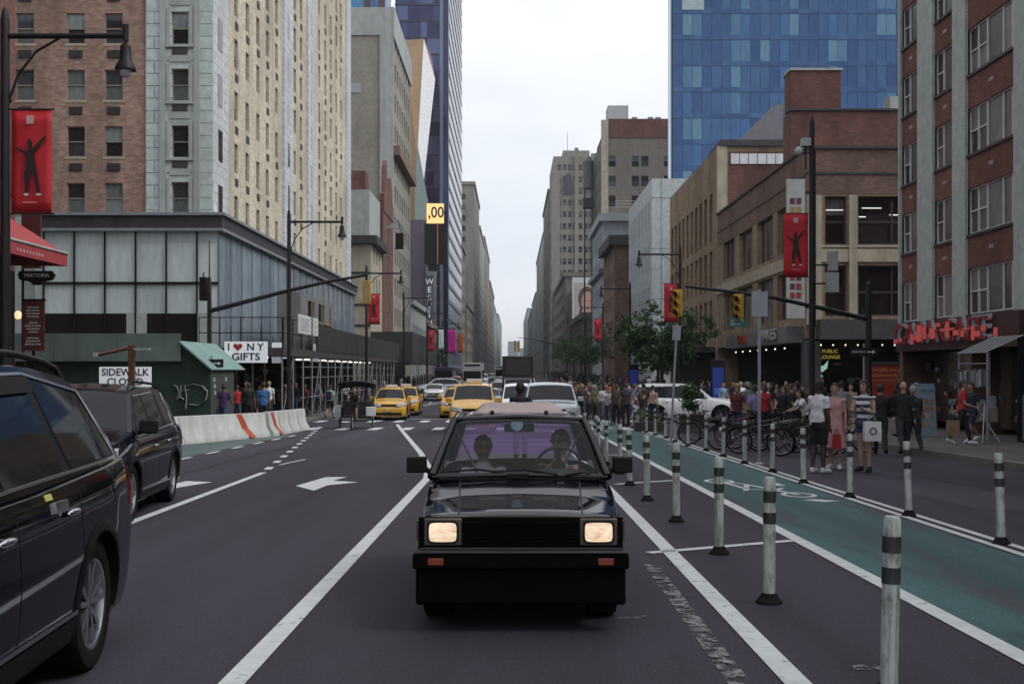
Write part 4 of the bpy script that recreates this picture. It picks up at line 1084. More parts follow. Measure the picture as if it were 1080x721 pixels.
def banner(x, y, d, zc, col, label, w=.78, h=2.02, art=True, name='banner'):
    """Cloth banner on two brackets; d=+1 hangs toward +X from the pole at (x, y)."""
    t = thing(name, label, 'banner', (x, y-.02, zc), 0, 'street banners on lamp posts')
    mb = MB(); rows = []
    for i in range(9):
        z = -h/2 + h*i/8
        rows.append([(d*(.13 + w*k/6), -.02*math.sin(k*1.3 + i*.8)*(.6 if 0 < i < 8 else .1), z) for k in range(7)])
    mb.grid(rows); o = mb.build('cloth', col, t, smooth=60)
    so = o.modifiers.new('thick', 'SOLIDIFY'); so.thickness = .006
    for z in (h/2+.01, -h/2-.01): MB().cyl((0, 0, z), (d*(w+.18), 0, z), .016, n=6).build('bracket', M_iron, t)
    if art:
        cx = d*(.13 + w/2)
        def fl(poly, mat, nm, y0=-.045):
            m = MB(); m.prism([(cx+a, b) for a, b in poly], -y0, -y0+.004, M_rot); return m.build(nm, mat, t)
        fl([(-.08, .72), (.06, .72), (.06, .88), (-.08, .88)], P('banner_pale', (.55, .36, .38), .6), 'emblem')
        dk = P('dancer_print', (.02, .008, .01), .7); 
        fl([(-.07, .34), (-.03, .22), (-.12, .20), (-.30, .28), (-.31, .25), (-.12, .14), (-.08, .0), (-.13, -.25), (-.11, -.62), (-.05, -.62), (-.02, -.25), (.02, -.2), (.08, -.45), (.12, -.62), (.18, -.60), (.12, -.2), (.08, .02), (.07, .16), (.2, .32), (.3, .47), (.27, .5), (.12, .34), (.02, .24), (.03, .36), (0, .42), (-.05, .42)], dk, 'dancer_print')
        fl([(-.15, -.80), (.12, -.80), (.12, -.785), (-.15, -.785)], P('banner_pale', (.55, .36, .38), .6), 'small_print')
        fl([(-.13, -.66), (-.04, -.66), (-.04, -.62), (-.13, -.62)], M_white, 'shoe_print', -.05); fl([(.11, -.66), (.2, -.66), (.2, -.62), (.11, -.62)], M_white, 'shoe_print', -.05)
    return t
LY = [22, 50, 76.6, 103, 131, 160]
LN = ['nearest, above the parked car', 'over the sidewalk shed beside the hotel podium', 'by the hotel end with a red banner', 'beyond the scaffolding', 'with red and white banners far along', 'farthest on the hotel side']
for i, y in enumerate(LY):
    lamp_post(-9.8, y, 'L', 'black street lamp on the hotel side, ' + LN[i], 8.05 if i == 0 else 8.1)
banner(-9.8, 22, 1, 5.62, M_ban, 'red banner with dark dancer on the nearest lamp post', .78, 2.0)
banner(-9.8, 76.6, 1, 5.7, M_ban, 'red banner with dancer print hanging at the far end of the hotel')
banner(-9.8, 131, 1, 5.0, M_ban, 'small red banner on the far lamp post beside a white one', .72, 2.4)
banner(-8.6, 131, 1, 5.1, M_white, 'plain white banner between the red and the magenta ones', .6, 2.3, False)
banner(-7.6, 131.5, 1, 4.9, P('magenta_banner', (.42, .01, .24), .6), 'bright magenta banner far along the hotel side', 1.0, 2.7, False)
banner(-6.45, 132, 1, 4.7, P('orange_banner', (.32, .07, .02), .6), 'dull orange banner next to the magenta one', .6, 2.2, False)
mb = MB(); mb.cyl((-9.8, 131.9, 6.4), (-5.7, 131.9, 6.4), .05); mb.cyl((-9.8, 131.9, -1), (-9.8, 131.9, 6.5), .08)
tag(mb.build('banner_pole', M_iron), 'dark pole and cross arm carrying the white and magenta banners', 'pole')
RY = [37, 66, 94, 122, 150]
RN = ['nearest, before the tan corner building', 'above the big street tree with a red banner', 'in front of the white panel building', 'small with a red banner near the billboard', 'farthest, in front of the deco tower']
for i, y in enumerate(RY):
    lamp_post(9.75, y, 'R', 'black street lamp on the cafe side, ' + RN[i], 8.3 if i else 9.3, 2.4, i > 0)
banner(9.75, 37, -1, 5.65, M_ban, 'red banner with striding dancer before the tan brick corner', .8, 2.05)
banner(9.75, 66, -1, 5.5, M_ban, 'red banner half hidden by the tree top', .8, 2.2)
banner(9.75, 122, -1, 5.9, M_ban, 'small red banner far along, below the billboard', .8, 2.3)
# camera cluster on the near cafe side post
t = thing('camera_cluster', 'pale security cameras clustered on top of the near lamp post', 'camera', (9.75, 37, 9.0))
mb = MB(); mb.box(-.35, -.05, -.12, .12, -.15, .12); mb.ell((-.42, 0, -.3), (.14, .14, .16)); mb.build('housing', M_limep, t, bevel=.02)
mb = MB(); mb.cyl((-.42, 0, -.35), (.1, 0, -.35), .03); mb.cyl((-.2, 0, -.9), (-.2, 0, .0), .03); mb.build('bracket', M_iron, t)
t = thing('control_box', 'white signal control boxes clamped to the near lamp post', 'box', (10.15, 36.9, 4.7))
mb = MB(); mb.box(.02, .42, -.15, .15, -.6, .05); mb.box(.1, .4, -.14, .14, .1, .75); mb.build('case', M_limep, t, bevel=.02)
mb = MB(); mb.cyl((-.4, 0, -.3), (.05, 0, -.3), .03); mb.cyl((-.4, 0, .3), (.12, 0, .3), .03); mb.build('bracket', M_iron, t)
# vertical blade sign on the tan corner
t = thing('blade_sign', 'tall pale blade sign with red squares on the tan corner', 'sign', (14.6, 57.4, 7.6))
mb = MB(); mb.box(-.75, .15, -.12, .12, -3.4, 3.6); mb.build('board', M_limep, t)
mb = MB()
for z in (1.9, 2.35, -1.5, -1.95, -2.4):
    for k in range(2): mb.box(-.6+k*.32, -.36+k*.32, -.135, -.12, z, z+.3)
mb.build('print', panes('poster_bits', [(0, (.25, .03, .02)), (.4, (.3, .2, .06)), (.7, (.09, .02, .05))], .5), t)
mb = MB(); mb.box(.1, .5, -.03, .03, 2.9, 3.0); mb.box(.1, .5, -.03, .03, -2.9, -2.8); mb.build('bracket', M_iron, t)

# signal masts
M_yel = P('signal_yellow', (.55, .33, .03), .5, 0, .2)
def signal(x, y, z, face, label, col=None, rotz=0):
    t = thing('traffic_signal', label, 'traffic light', (x, y, z), rotz)
    mb = MB(); mb.box(-.17, .17, -.11, .11, -.52, .52); mb.build('housing', col or M_yel, t, bevel=.03)
    if face:
        for i, (zz, on) in enumerate(((.34, 0), (0, 0), (-.34, 0))):
            mb = MB(); mb.tube([(0, -.11, zz), (0, -.30, zz-.02)], [.13, .14], 14, caps=False); mb.build('visor', col or M_yel, t)
            mb = MB(); mb.tube([(0, -.115, zz), (0, -.125, zz)], .115, 14); mb.build('lens', P('signal_lens', (.05, .012, .01) if i == 0 else (.03, .02, .006), .2), t)
    mb = MB(); mb.cyl((0, 0, .52), (0, 0, .74), .03); mb.build('hanger', M_iron, t)
    return t
t = thing('signal_mast', 'dark signal mast with long rising arm beside the green shed', 'signal mast', (-13.3, 50, g(50)+.15))
z0 = t.location.z; mb = MB(); mb.lathe([(.2, 0), (.2, .3), (.12, .5), (.10, 4.2-z0), (.09, 5.6-z0), (.0001, 5.75-z0)], 12); mb.lathe([(.03, 5.7-z0), (.02, 7.3-z0)], 8); mb.build('pole', M_iron, t, smooth=35)
a0 = Vector((0, 0, pz(328, 50)-z0)); 
mb = MB(); mb.tube([a0, (1.3, 0, pz(320, 50)-z0), (3.2, 0, pz(308, 50)-z0), (5.2, 0, pz(297, 50)-z0), (6.93, 0, pz(290, 50)-z0)], [.11, .10, .085, .07, .055], 8); mb.build('arm', M_iron, t)
signal(px(387, 50), 50, pz(306, 50)-.1, False, 'yellow traffic signal seen from behind at the end of the rising arm', P('signal_back', (.35, .24, .07), .55, 0, .2))
signal(px(216, 50), 49.8, pz(305, 50), False, 'dark traffic signal on the mast by the green shed', M_black)
t = thing('signal_mast', 'dark signal mast with arm crossing in front of the tan corner building', 'signal mast', (13.6, 43.4, g(43.4)+.15))
z0 = t.location.z; mb = MB(); mb.lathe([(.2, 0), (.2, .3), (.13, .5), (.11, 4.6-z0), (.10, 4.9-z0), (.0001, 5-z0)], 12); mb.build('pole', M_iron, t, smooth=35)
mb = MB(); mb.tube([(0, 0, pz(337, 43.4)-z0), (-1.6, 0, pz(326, 43.4)-z0), (-3.6, 0, pz(314, 43.4)-z0), (-5.4, 0, pz(307, 43.4)-z0), (-7.0, 0, pz(302, 43.4)-z0)], [.1, .09, .075, .06, .05], 8); mb.build('arm', M_iron, t)
signal(px(778, 43.4), 43.2, pz(325, 43.4), True, 'yellow traffic signal facing traffic above the turquoise street sign', None, R(-35))
signal(px(714, 43.4), 43.2, pz(320, 43.4), True, 'yellow traffic signal at the end of the arm by the tree', None, R(-35))
t = thing('street_sign', 'turquoise street name sign under the yellow signal', 'sign', (px(776, 43.4), 43.1, pz(340, 43.4)))
mb = MB(); mb.box(-.3, .3, -.02, .02, -.17, .17); mb.build('plate', P('turquoise_sign', (.02, .20, .19), .5), t); mb = MB(); mb.cyl((0, .05, 0), (0, .05, .55), .02); mb.build('hanger', M_iron, t)
mb = MB()
for k, z in enumerate((.05, -.07)):
    for j in range(7 - k*2): mb.box(-.24+j*.07, -.19+j*.07, -.026, -.02, z-.03, z+.03)
mb.build('small_print', M_white, t)
def oneway(x, y, z, label, poleh, flip=1):
    t = thing('street_sign', label, 'sign', (x, y, z))
    mb = MB(); mb.box(-.5, .5, -.02, .0, -.16, .16); mb.build('plate', M_black, t)
    mb = MB(); mb.prism([(.1, -.02), (.3, -.02), (.3, -.07), (.42, 0), (.3, .07), (.3, .02), (.1, .02)], .022, .026, M_rot); mb.build('arrow', M_white, t)
    text_mesh('ONE WAY', .13, M_white, 'lettering', t, (-.2, -.024, 0), sx=.8)
    mb = MB(); mb.cyl((.02, .05, -poleh), (.02, .05, .3), .035); mb.build('post', M_steel, t)
oneway(px(222, 44), 44, pz(383, 44), 'black one way sign with white arrow by the green shed', 1.8)
oneway(px(911, 41), 41, pz(371, 41), 'black one way sign with white arrow before the red poster', 2.7)
# plain post signs between the flexible posts
def postsign(x, y, zt, label, lean=0, w=.42, sh=.62):
    t = thing('parking_sign', label, 'sign', (x, y, g(y)), 0); t.rotation_euler = (0, lean, 0)
    h = zt - g(y)
    mb = MB(); mb.box(-.03, .03, -.02, .02, 0, h); mb.lathe([(.11, 0), (.11, .03), (.05, .06)], 10); mb.build('post', M_steel, t)
    mb = MB(); mb.box(-w/2, w/2, -.045, -.03, h-.06-sh, h-.05); mb.build('plate', P('sign_back', (.30, .335, .37), .5, 0, .15), t)
postsign(5.28, 24.3, pz(305, 24.3), 'tall thin grey post with pale sign among the flexible posts near the bikes', 0, .34, .52)
postsign(4.6, 33, pz(341, 33), 'thin leaning grey post with small sign beyond the bike lane', R(3), .24, .42)

# flexible posts
bpm = MB(); bpm.lathe([(.046, .05), (.046, .86), (.043, .93), (.036, .945), (.0001, .945)], 14)
bbm = MB(); bbm.lathe([(.10, 0), (.095, .02), (.07, .045), (.056, .075), (.047, .08)], 8)
bandm = MB(); bandm.lathe([(.0485, .0), (.0485, .085)], 14)
M_post = scuffed('scuffed_white_post', (.50, .545, .53), (.06, .055, .05))
M_bandb = P('dark_reflective_band', (.045, .045, .05), .4, 0, .4, 8)
def flexpost(x, y, label, lx, ly, i):
    t = thing('flexible_post', label, 'bollard', (x, y, g(y)+.002), ru(0, 6), 'white flexible posts along the bike lane')
    if i == 0:
        bpm.build('post', M_post, t, smooth=40); bbm.build('base', M_rub, t)
        a = bandm.build('reflective_band', M_bandb, t); a.location.z = .76
        b = bandm.build('reflective_band', M_bandb, t); b.location.z = .60
        flexpost.proto = t
    t.rotation_euler = (lx, ly, t.rotation_euler.z)
    return t
first = None
for row, (n, fx, y0, dy, ref) in enumerate(((16, lambda y: 1.93 + .004*y, 5.9, 2.62, 'in the row beside the black car'), (16, lambda y: 5.03, 11.85, 2.55, 'in the row beside the plaza'))):
    for i in range(n):
        y = y0 + dy*i
        lab = 'white post with black bands, %s from camera %s' % (ORD[i], ref)
        if first is None:
            first = flexpost(fx(y), y, lab, R(1), R(.6), 0)
        else:
            o = copy_tree(first); o.location = (fx(y)+ru(-.05, .05), y+ru(-.08, .08), g(y)+.002); o['label'] = lab; LABELS[lab] = 1
            o.rotation_euler = (ru(-.03, .03), ru(-.03, .03) + (.14 if (row == 0 and i == 9) else 0), ru(0, 6))

# jersey barriers
M_conc = P('barrier_concrete', (.50, .51, .50), .85, 0, .14, 2.5, .2, .5, 0, .25)
M_stripe = paintmark('red_orange_stripe', (.46, .07, .035), .35, .58)
def barrier(p0, p1, stripe, label, h=.82):
    d = Vector((p1[0]-p0[0], p1[1]-p0[1])); Ln = d.length; a = math.atan2(d.y, d.x)
    t = thing('jersey_barrier', label, 'barrier', (p0[0], p0[1], g(p0[1])), a, 'concrete jersey barriers'); t.rotation_euler = (0, -math.atan2(g(p1[1])-g(p0[1]), Ln), a)
    prof = [(-.30, 0), (-.30, .12), (-.16, .34), (-.10, h), (.10, h), (.16, .34), (.30, .12), (.30, 0)]
    mb = MB(); mb.grid([[(x, q_[0], q_[1]) for q_ in prof] for x in (0.02, Ln-.02)]); 
    for x in (0.02, Ln-.02): mb.add([(x, q_[0], q_[1]) for q_ in prof], [tuple(range(8))])
    mb.build('body', M_conc, t, bevel=.015)
    if stripe:
        for s_ in (-1, 1):
            mb = MB(); xs = Ln*stripe
            def pt(x, z):
                y = .10 + (h-z)/(h-.34)*.06 if z > .34 else .16 + (.34-z)/.22*.14
                return (x, s_*(y+.004), z)
            zz = [h-.01, .6, .34, .12, .03]
            mb.grid([[pt(xs + (h-z)*.75, z), pt(xs + (h-z)*.75 + .42, z)] for z in zz]); mb.build('stripe', M_stripe, t)
    return t
bp = [(-12.4, 21.9), (-11.15, 27.6), (-9.85, 33.3), (-8.55, 39.0)]
for i in range(3):
    barrier(bp[i], bp[i+1], (.5, .42, .62)[i], 'white concrete barrier with a slanted red stripe, ' + ('mostly behind the parked car', 'its far end showing past the parked car', 'long one before the green shed')[i])
for i in range(4):
    y = 39.2 + 1.65*i
    barrier((-8.5+.02*i, y), (-8.48+.02*i, y+1.55), .2 if i == 0 else 0, 'short white barrier block, %s of the four turning along the lane' % ORD[i], .84)

# construction fence, hut, signs
gy = g(44)
t = thing('construction_fence', 'dark green plywood fence with grey-green upper panels before the hotel podium', 'fence', (-18, 43, gy))
M_ply = P('dark_green_plywood', (.011, .036, .026), .6, 0, .3, 1.5, 0, .5, 0, .3)
M_ply2 = P('grey_green_plywood', (.115, .155, .148), .7, 0, .2, 1.2, 0, .5, 0, .25)
mb = MB()
for k in range(8): mb.box(-24.5+k*1.0, -23.53+k*1.0, 43.22, 43.28, gy-.1, 2.0)
mb.build('boards', M_ply, t, world=True)
mb = MB()
for k in range(5): mb.box(-24.5+k*2.4, -22.12+k*2.4, 42.95, 43.01, 1.93, 2.98)
mb.box(-24.5, -12.55, 43.02, 55, 1.98, 2.1); mb.build('upper_panels', M_ply2, t, world=True)
mb = MB(); mb.box(-24.5, -16.9, 43.29, 43.4, 1.0, 1.1); mb.box(-24.5, -16.9, 43.29, 43.4, -.4, -.3); mb.build('rails', P('raw_timber', (.20, .15, .09), .8), t, world=True)
t = thing('site_hut', 'green site hut with pale teal sloped roof and a white graffiti tag', 'hut', (-13.2, 44.5, gy))
hx0, hx1, hy0, hy1 = -16.8, px(222, 43.2), 43.2, 46.8
mb = MB(); mb.prism([(hx0, gy), (hx1-.002, gy), (hx1-.002, 1.62), (-12.5, 2.6), (-12.5, 1.92), (hx0, 1.92)], -hy0-.06, -hy0, M_rot); mb.build('front_wall', M_ply, t, world=True)
mb = MB(); mb.box(hx1-.06, hx1, hy0+.062, hy1, gy, 1.55); mb.box(hx0, hx1, hy1, hy1+.06, gy, 1.55); mb.build('side_wall', P('grey_green_boards', (.05, .062, .055), .7, 0, .25, 2, 0, .5, 0, .3), t, world=True)
mb = MB(); mb.add([(-12.55, 42.9, 2.70), (-11.3, 42.9, 1.62), (-11.3, 48.2, 1.62), (-12.55, 48.2, 2.70)], [(0, 1, 2, 3)])
o = mb.build('roof', P('teal_roof_sheet', (.17, .285, .265), .55, 0, .12, 2, 0, .5, 0, .25), t, world=True); so = o.modifiers.new('thick', 'SOLIDIFY'); so.thickness = .06
mb = MB()
def im(x, y): return (px(x, hy0-.02), hy0-.02, pz(y, hy0))
for pts in ([(184, 406), (187, 408), (189, 414), (187, 421)], [(186, 421), (190, 418), (194, 421)], [(191, 406), (190, 418)], [(195, 406), (197, 418), (196, 431)], [(195, 407), (204, 405), (214, 407), (219, 413), (217, 422), (209, 427), (200, 426)], [(190, 412), (199, 411)], [(210, 415), (216, 410), (219, 412)]):
    mb.tube([im(*p) for p in pts], .055, 6, sq=.15)
mb.build('graffiti', P('spray_white', (.45, .50, .50), .6), t, world=True)
mb = MB()
for x, y in ((224, 398), (224.5, 405), (225, 412), (239, 398)): mb.box(hx1, hx1+.01, hy0+.3+(x-223)*.12, hy0+.55+(x-223)*.12, pz(y+4, 44), pz(y, 44))
mb.build('notice', M_limep, t, world=True)
t = thing('sidewalk_sign', 'white SIDEWALK CLOSED sign fixed to the green fence', 'sign', (px(132, 42), 42, pz(397, 42)))
mb = MB(); mb.box(-.96, .96, 0, .04, -.38, .36); mb.build('board', P('sign_white', (.48, .50, .51), .6, 0, .1), t); mb = MB(); mb.box(-.8, -.72, .04, .1, g(42)-t.location.z, .3); mb.box(.72, .8, .04, .1, g(42)-t.location.z, .3); mb.build('post', P('raw_timber', (.20, .15, .09), .8), t)
for s_, z in (('SIDEWALK', .15), ('CLOSED', -.2)): text_mesh(s_, .37, M_black, 'lettering', t, (0, -.004, z), sx=.98, bold=.006)
t = thing('notice', 'small white paper notice pinned on the dark green fence', 'notice', (px(97, 47), 46.97, pz(397, 47)))
mb = MB(); mb.box(-.16, .16, 0, .02, -.2, .2); mb.build('paper', M_white, t); mb = MB(); mb.box(-.19, .19, .02, .028, -.23, .23); mb.build('backing', M_ply2, t)
t = thing('timber_gallows', 'rusty brown post with slanting arm standing before the closed sidewalk sign', 'post', (px(139, 41), 41, g(41)))
M_rusty = P('rusty_timber', (.10, .04, .02), .8, 0, .3, 4)
mb = MB(); z0 = t.location.z; mb.box(-.1, .1, -.1, .1, 0, pz(364, 41)-z0); mb.build('post', M_rusty, t)
mb = MB(); mb.tube([(.15, 0, pz(365, 41)-z0), (-1.1, -.3, pz(374, 41)-z0)], .07, 4); mb.build('arm', M_rusty, t)
mb = MB(); mb.box(.1, .65, -.12, .12, pz(369, 41)-z0, pz(367, 41)-z0); mb.box(-1.25, -1.1, -.4, -.2, pz(376, 41)-z0, pz(372, 41)-z0); mb.build('lamp', M_limep, t)

# sidewalk shed along the hotel: deck, parapet, posts and braces
t = thing('sidewalk_shed', 'dark scaffold sidewalk shed with black parapet running along the hotel podium', 'scaffold', (-12, 75, g(75)))
xk, zd0, zd1 = -10.45, 2.25, 2.62
mb = MB(); mb.box(-14.4, xk, 52.0, 104, zd0, zd1); mb.build('deck', P('shed_deck', (.045, .04, .04), .7, 0, .2), t, world=True)
mb = MB()
for k in range(17):
    y = 61 + k*2.6; mb.box(xk-.02, xk+.03, y, y+2.56, zd1, 4.0)
mb.build('parapet', P('black_hoarding', (.028, .03, .031), .6, 0, .25, 1), t, world=True)
mb = MB()
for k in range(5): mb.cyl((xk, 52+k*2.2, zd1), (xk, 52+k*2.2, 4.0), .03)
for z in (3.3, 4.0): mb.cyl((xk, 52, z), (xk, 61, z), .025); mb.cyl((-14.3, 52, z), (xk, 52, z), .025)
for k in range(5): mb.cyl((-14.3+k*.95, 52, zd1), (-14.3+k*.95, 52, 4.0), .02)
mb.build('railing', M_iron, t, world=True)
M_pipe = P('scaffold_pipe', (.24, .245, .26), .5, .3, .3, 6)
def shedpost(y, x):
    m = MB(); m.cyl((x, y, g(y)), (x, y, zd0), .045, n=8); m.box(x-.12, x+.12, y-.12, y+.12, g(y)+.15, g(y)+.18); m.build('post', M_pipe, t, world=True)
yy = 52.2
while yy < 104:
    shedpost(yy, xk-.1); shedpost(yy + 1.3, -12.2); shedpost(yy, -13.9); yy += 2.6
mb = MB(); yy = 52.2; k = 0
while yy < 101.5:
    mb.cyl((xk-.1, yy, g(yy)+.25), (xk-.1, yy+2.6, 2.1), .022, n=6) if k % 3 == 0 else None
    mb.cyl((-13.9, yy, 2.1), (-13.9, yy+2.6, g(yy)+.3), .022, n=6) if k % 2 else None
    yy += 2.6; k += 1
for z in (.2, 1.2, 1.75): mb.cyl((xk-.1, 57, z), (xk-.1, 104, z), .022, n=6); mb.cyl((-13.9, 52, z), (-13.9, 104, z), .022, n=6)
mb.build('braces', M_pipe, t, world=True)
for k in range(8):
    m = MB(); m.box(-12.6, -11.6, 54+k*5.6, 54.16+k*5.6, zd0-.1, zd0-.01); m.build('tube_light', glow('cool_tube', (1, .95, .85), 1.2), t, world=True)
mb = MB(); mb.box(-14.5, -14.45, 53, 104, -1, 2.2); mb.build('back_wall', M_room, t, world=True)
t = thing('sidewalk_shed', 'second dark scaffold shed with plywood parapet beyond the hotel end', 'scaffold', (-12, 130, g(130)))
mb = MB(); mb.box(-14.8, xk, 119, 160, 2.3, 2.6); mb.build('deck', M_coping, t, world=True)
mb = MB(); mb.box(xk-.02, xk+.03, 119, 140, 2.6, 5.6); mb.box(xk-.02, xk+.03, 141, 158, 2.6, 5.0); mb.box(-14.8, xk, 118.95, 119, 2.6, 5.6); mb.build('parapet', P('black_hoarding', (.028, .03, .031), .6), t, world=True)
for k in range(12):
    m = MB(); m.cyl((xk-.1, 119.3+k*3.2, g(130)), (xk-.1, 119.3+k*3.2, 2.3), .05, n=6); m.build('post', M_steel, t, world=True)
t = thing('site_office', 'grey site cabin with unfinished openings on top of the sidewalk shed', 'cabin', (-13, 61, 2.7))
mb = MB(); wall(mb, (px(292, 60), 60), (1, 0), 1.25, 2.62, pz(308, 60), [], .1); wall(mb, (px(292, 60)+1.25, 60), (0, 1), 11, 2.62, pz(308, 60), [(2.2, 4.2, 4.4, 5.4), (5.6, 7.6, 4.4, 5.4)], .12); mb.quad((px(292, 60), 60, pz(308, 60)), (px(292, 60)+1.25, 60, pz(308, 60)), (px(292, 60)+1.25, 71, pz(308, 60)), (px(292, 60), 71, pz(308, 60))); mb.build('wall', P('cabin_grey', (.17, .17, .175), .7, 0, .15, 1, 0, .5, 0, .3), t, world=True)
mb = MB(); mb.box(px(292, 60)+1.1, px(292, 60)+1.11, 61, 70, 4.2, 5.6); mb.build('opening', M_room, t, world=True)
mb = MB()
for y in (63, 66.3, 69.5): mb.box(px(292, 60)+1.26, px(292, 60)+1.33, y, y+.14, 2.7, 5.4)
mb.box(px(292, 60)+1.26, px(292, 60)+1.33, 62, 70.5, 4.25, 4.38); mb.build('timber', P('raw_timber', (.20, .15, .09), .8), t, world=True)
for k, (ya, yb) in enumerate(((55.2, 58.6), (59.3, 60.7))):
    t = thing('notice_board', ('wide' if k == 0 else 'narrow') + ' white notice board hung on the shed railing', 'notice board', (xk+.06, ya, 3.4))
    MB().box(0, .05, 0, yb-ya, 0, .92).build('board', M_white, t)
    mb = MB()
    for j in range(7): mb.box(.05, .054, .3, yb-ya-.3-.2*(j % 3), .12+j*.1, .155+j*.1)
    mb.build('small_print', M_steel, t)
t = thing('gift_sign', 'white gift shop sign with a red heart under the shed', 'sign', (px(256, 51), 51.6, pz(371, 51)))
mb = MB(); mb.box(-.97, .97, 0, .08, -.48, .48); mb.build('board', P('sign_white', (.48, .50, .51), .6), t); mb = MB(); mb.box(-.7, -.66, .0, .04, .48, 1.2); mb.box(.66, .7, 0, .04, .48, 1.2); mb.build('hanger', M_iron, t)
text_mesh('I', .46, M_black, 'lettering', t, (-.78, -.006, .22), bold=.008); text_mesh('N Y', .46, M_black, 'lettering', t, (.42, -.006, .22), bold=.008); text_mesh('GIFTS', .46, M_black, 'lettering', t, (0, -.006, -.22), sx=1.12, bold=.008)
hp = [(16*math.sin(a)**3/16*.21, (13*math.cos(a)-5*math.cos(2*a)-2*math.cos(3*a)-math.cos(4*a))/16*.2) for a in [2*math.pi*i/30 for i in range(30)]]
mb = MB(); mb.prism([(p[0]-.36, p[1]+.24) for p in hp], .003, .012, M_rot); mb.build('heart', P('heart_red', (.42, .035, .03), .5), t)
for k, (x, y, txt) in enumerate(((293, 56, 'T\nNY\nCAPS'), (332, 64, 'GIFTS'))):
    t = thing('hanging_sign', 'white hanging sign under the shed, ' + ('next to the heart sign' if k == 0 else 'farther from the heart sign'), 'sign', (px(x, y), y-.2, pz(372, y)))
    mb = MB(); mb.box(-.25, .25, 0, .05, -.5, .5); mb.build('board', P('sign_white', (.48, .50, .51), .6), t); mb = MB(); mb.box(-.2, -.17, .01, .04, .5, .8); mb.box(.17, .2, .01, .04, .5, .8); mb.build('hanger', M_iron, t)
    text_mesh(txt, .17, M_black, 'lettering', t, (0, -.006, 0))
t = thing('gift_shop', 'dark open shop front with white goods beneath the shed', 'shop', (-14.3, 56, g(56)))
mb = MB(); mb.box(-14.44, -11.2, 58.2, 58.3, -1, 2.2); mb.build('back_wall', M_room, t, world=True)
mb = MB()
for k in range(60):
    x = ru(-14.2, -11.3); z = ru(-.1, 1.6); mb.box(x, x+ru(.08, .25), 58.05, 58.18, z, z+ru(.1, .3))
mb.build('goods', panes('gift_goods', [(0, (.25, .27, .28)), (.25, (.05, .03, .03)), (.45, (.12, .03, .03)), (.6, (.03, .04, .08)), (.8, (.15, .15, .16))], .6), t, world=True)['kind'] = 'stuff'

# restaurant awning, signs at the near left
t = thing('awning', 'faded red fabric awning with white trim on the corner restaurant', 'awning', (-14, 30, 5.3))
M_awn = P('faded_red_canvas', (.33, .045, .05), .75, 0, .15, 2)
mb = MB(); mb.add([(-15.15, 24, 6.35), (-15.15, 33.2, 6.35), (-13.0, 33.2, 4.98), (-13.0, 24, 4.98)], [(0, 1, 2, 3)]); mb.add([(-15.15, 33.2, 6.35), (-15.15, 33.2, 4.65), (-13.0, 33.2, 4.62), (-13.0, 33.2, 4.98)], [(0, 1, 2, 3)])
o = mb.build('canopy', M_awn, t, world=True)
mb = MB(); mb.box(-13.02, -12.98, 24, 33.22, 4.62, 4.96); mb.build('valance', M_awn, t, world=True)
mb = MB(); mb.tube([(-12.97, 24, 4.99), (-12.97, 33.24, 4.99)], .035, 6); mb.build('trim', M_limep, t, world=True)
mb = MB()
for k in range(9): mb.box(-12.975, -12.965, 29.8+k*.2, 29.88+k*.2, 4.72, 4.80)
mb.build('small_print', P('awning_print', (.5, .3, .3), .7), t, world=True)
t = thing('restaurant_sign', 'dark red hanging sign with TRATTORIA on its oval plate', 'sign', (px(39, 34), 34, pz(290, 34)))
mb = MB(); mb.box(-.45, .12, -.04, .04, .2, 2.0); mb.box(-.16, .06, -.04, .04, 2.0, 2.9); mb.build('board', P('oxblood_board', (.075, .012, .012), .6), t)
mb = MB(); mb.prism([(-.56, 0), (-.5, .12), (.46, .12), (.56, 0), (.46, -.15), (.2, -.2), (.1, -.3), (-.1, -.3), (-.2, -.2), (-.5, -.15)], -.05, .05, M_rot); mb.build('oval_plate', M_black, t)
text_mesh('TRATTORIA', .15, M_limep, 'lettering', t, (0, -.056, -.02), sx=.95)
mb = MB(); mb.cyl((-3.2, .3, 2.4), (.05, 0, 2.4), .03); mb.cyl((-.42, 0, -2.4), (-.42, 0, .2), .04); mb.build('bracket', M_iron, t)
t = thing('menu_board', 'dark red menu board with lines of small white print', 'menu board', (px(37, 33.5), 33.4, pz(343, 33.5)))
mb = MB(); mb.box(-.32, .32, -.03, .03, -.75, .72); mb.build('board', P('oxblood_board', (.075, .012, .012), .6), t)
for k in range(13):
    if k in (4, 9): continue
    m_ = MB(); w_ = ru(.12, .24)
    for j in range(5): m_.box(-w_+j*w_*.4, -w_+j*w_*.4+w_*.3, -.038, -.031, .5-k*.09, .545-k*.09)
    m_.build('small_print', M_limep, t)
mb = MB(); mb.box(-.35, .35, -.035, .035, .72, .77); mb.box(-.04, .04, -.02, .02, -2.2, -.75); mb.build('frame', M_black, t)
mb = MB(); mb.lathe([(.03, -.1), (.09, -.06), (.1, .08), (.05, .14), (.0001, .15)], 10); o = mb.build('wall_lantern', glow('lantern_warm', (1, .75, .45), .9)); o.location = (px(19, 33), 33, pz(333, 33)); tag(o, 'small warm wall lantern behind the near lamp post', 'lantern')

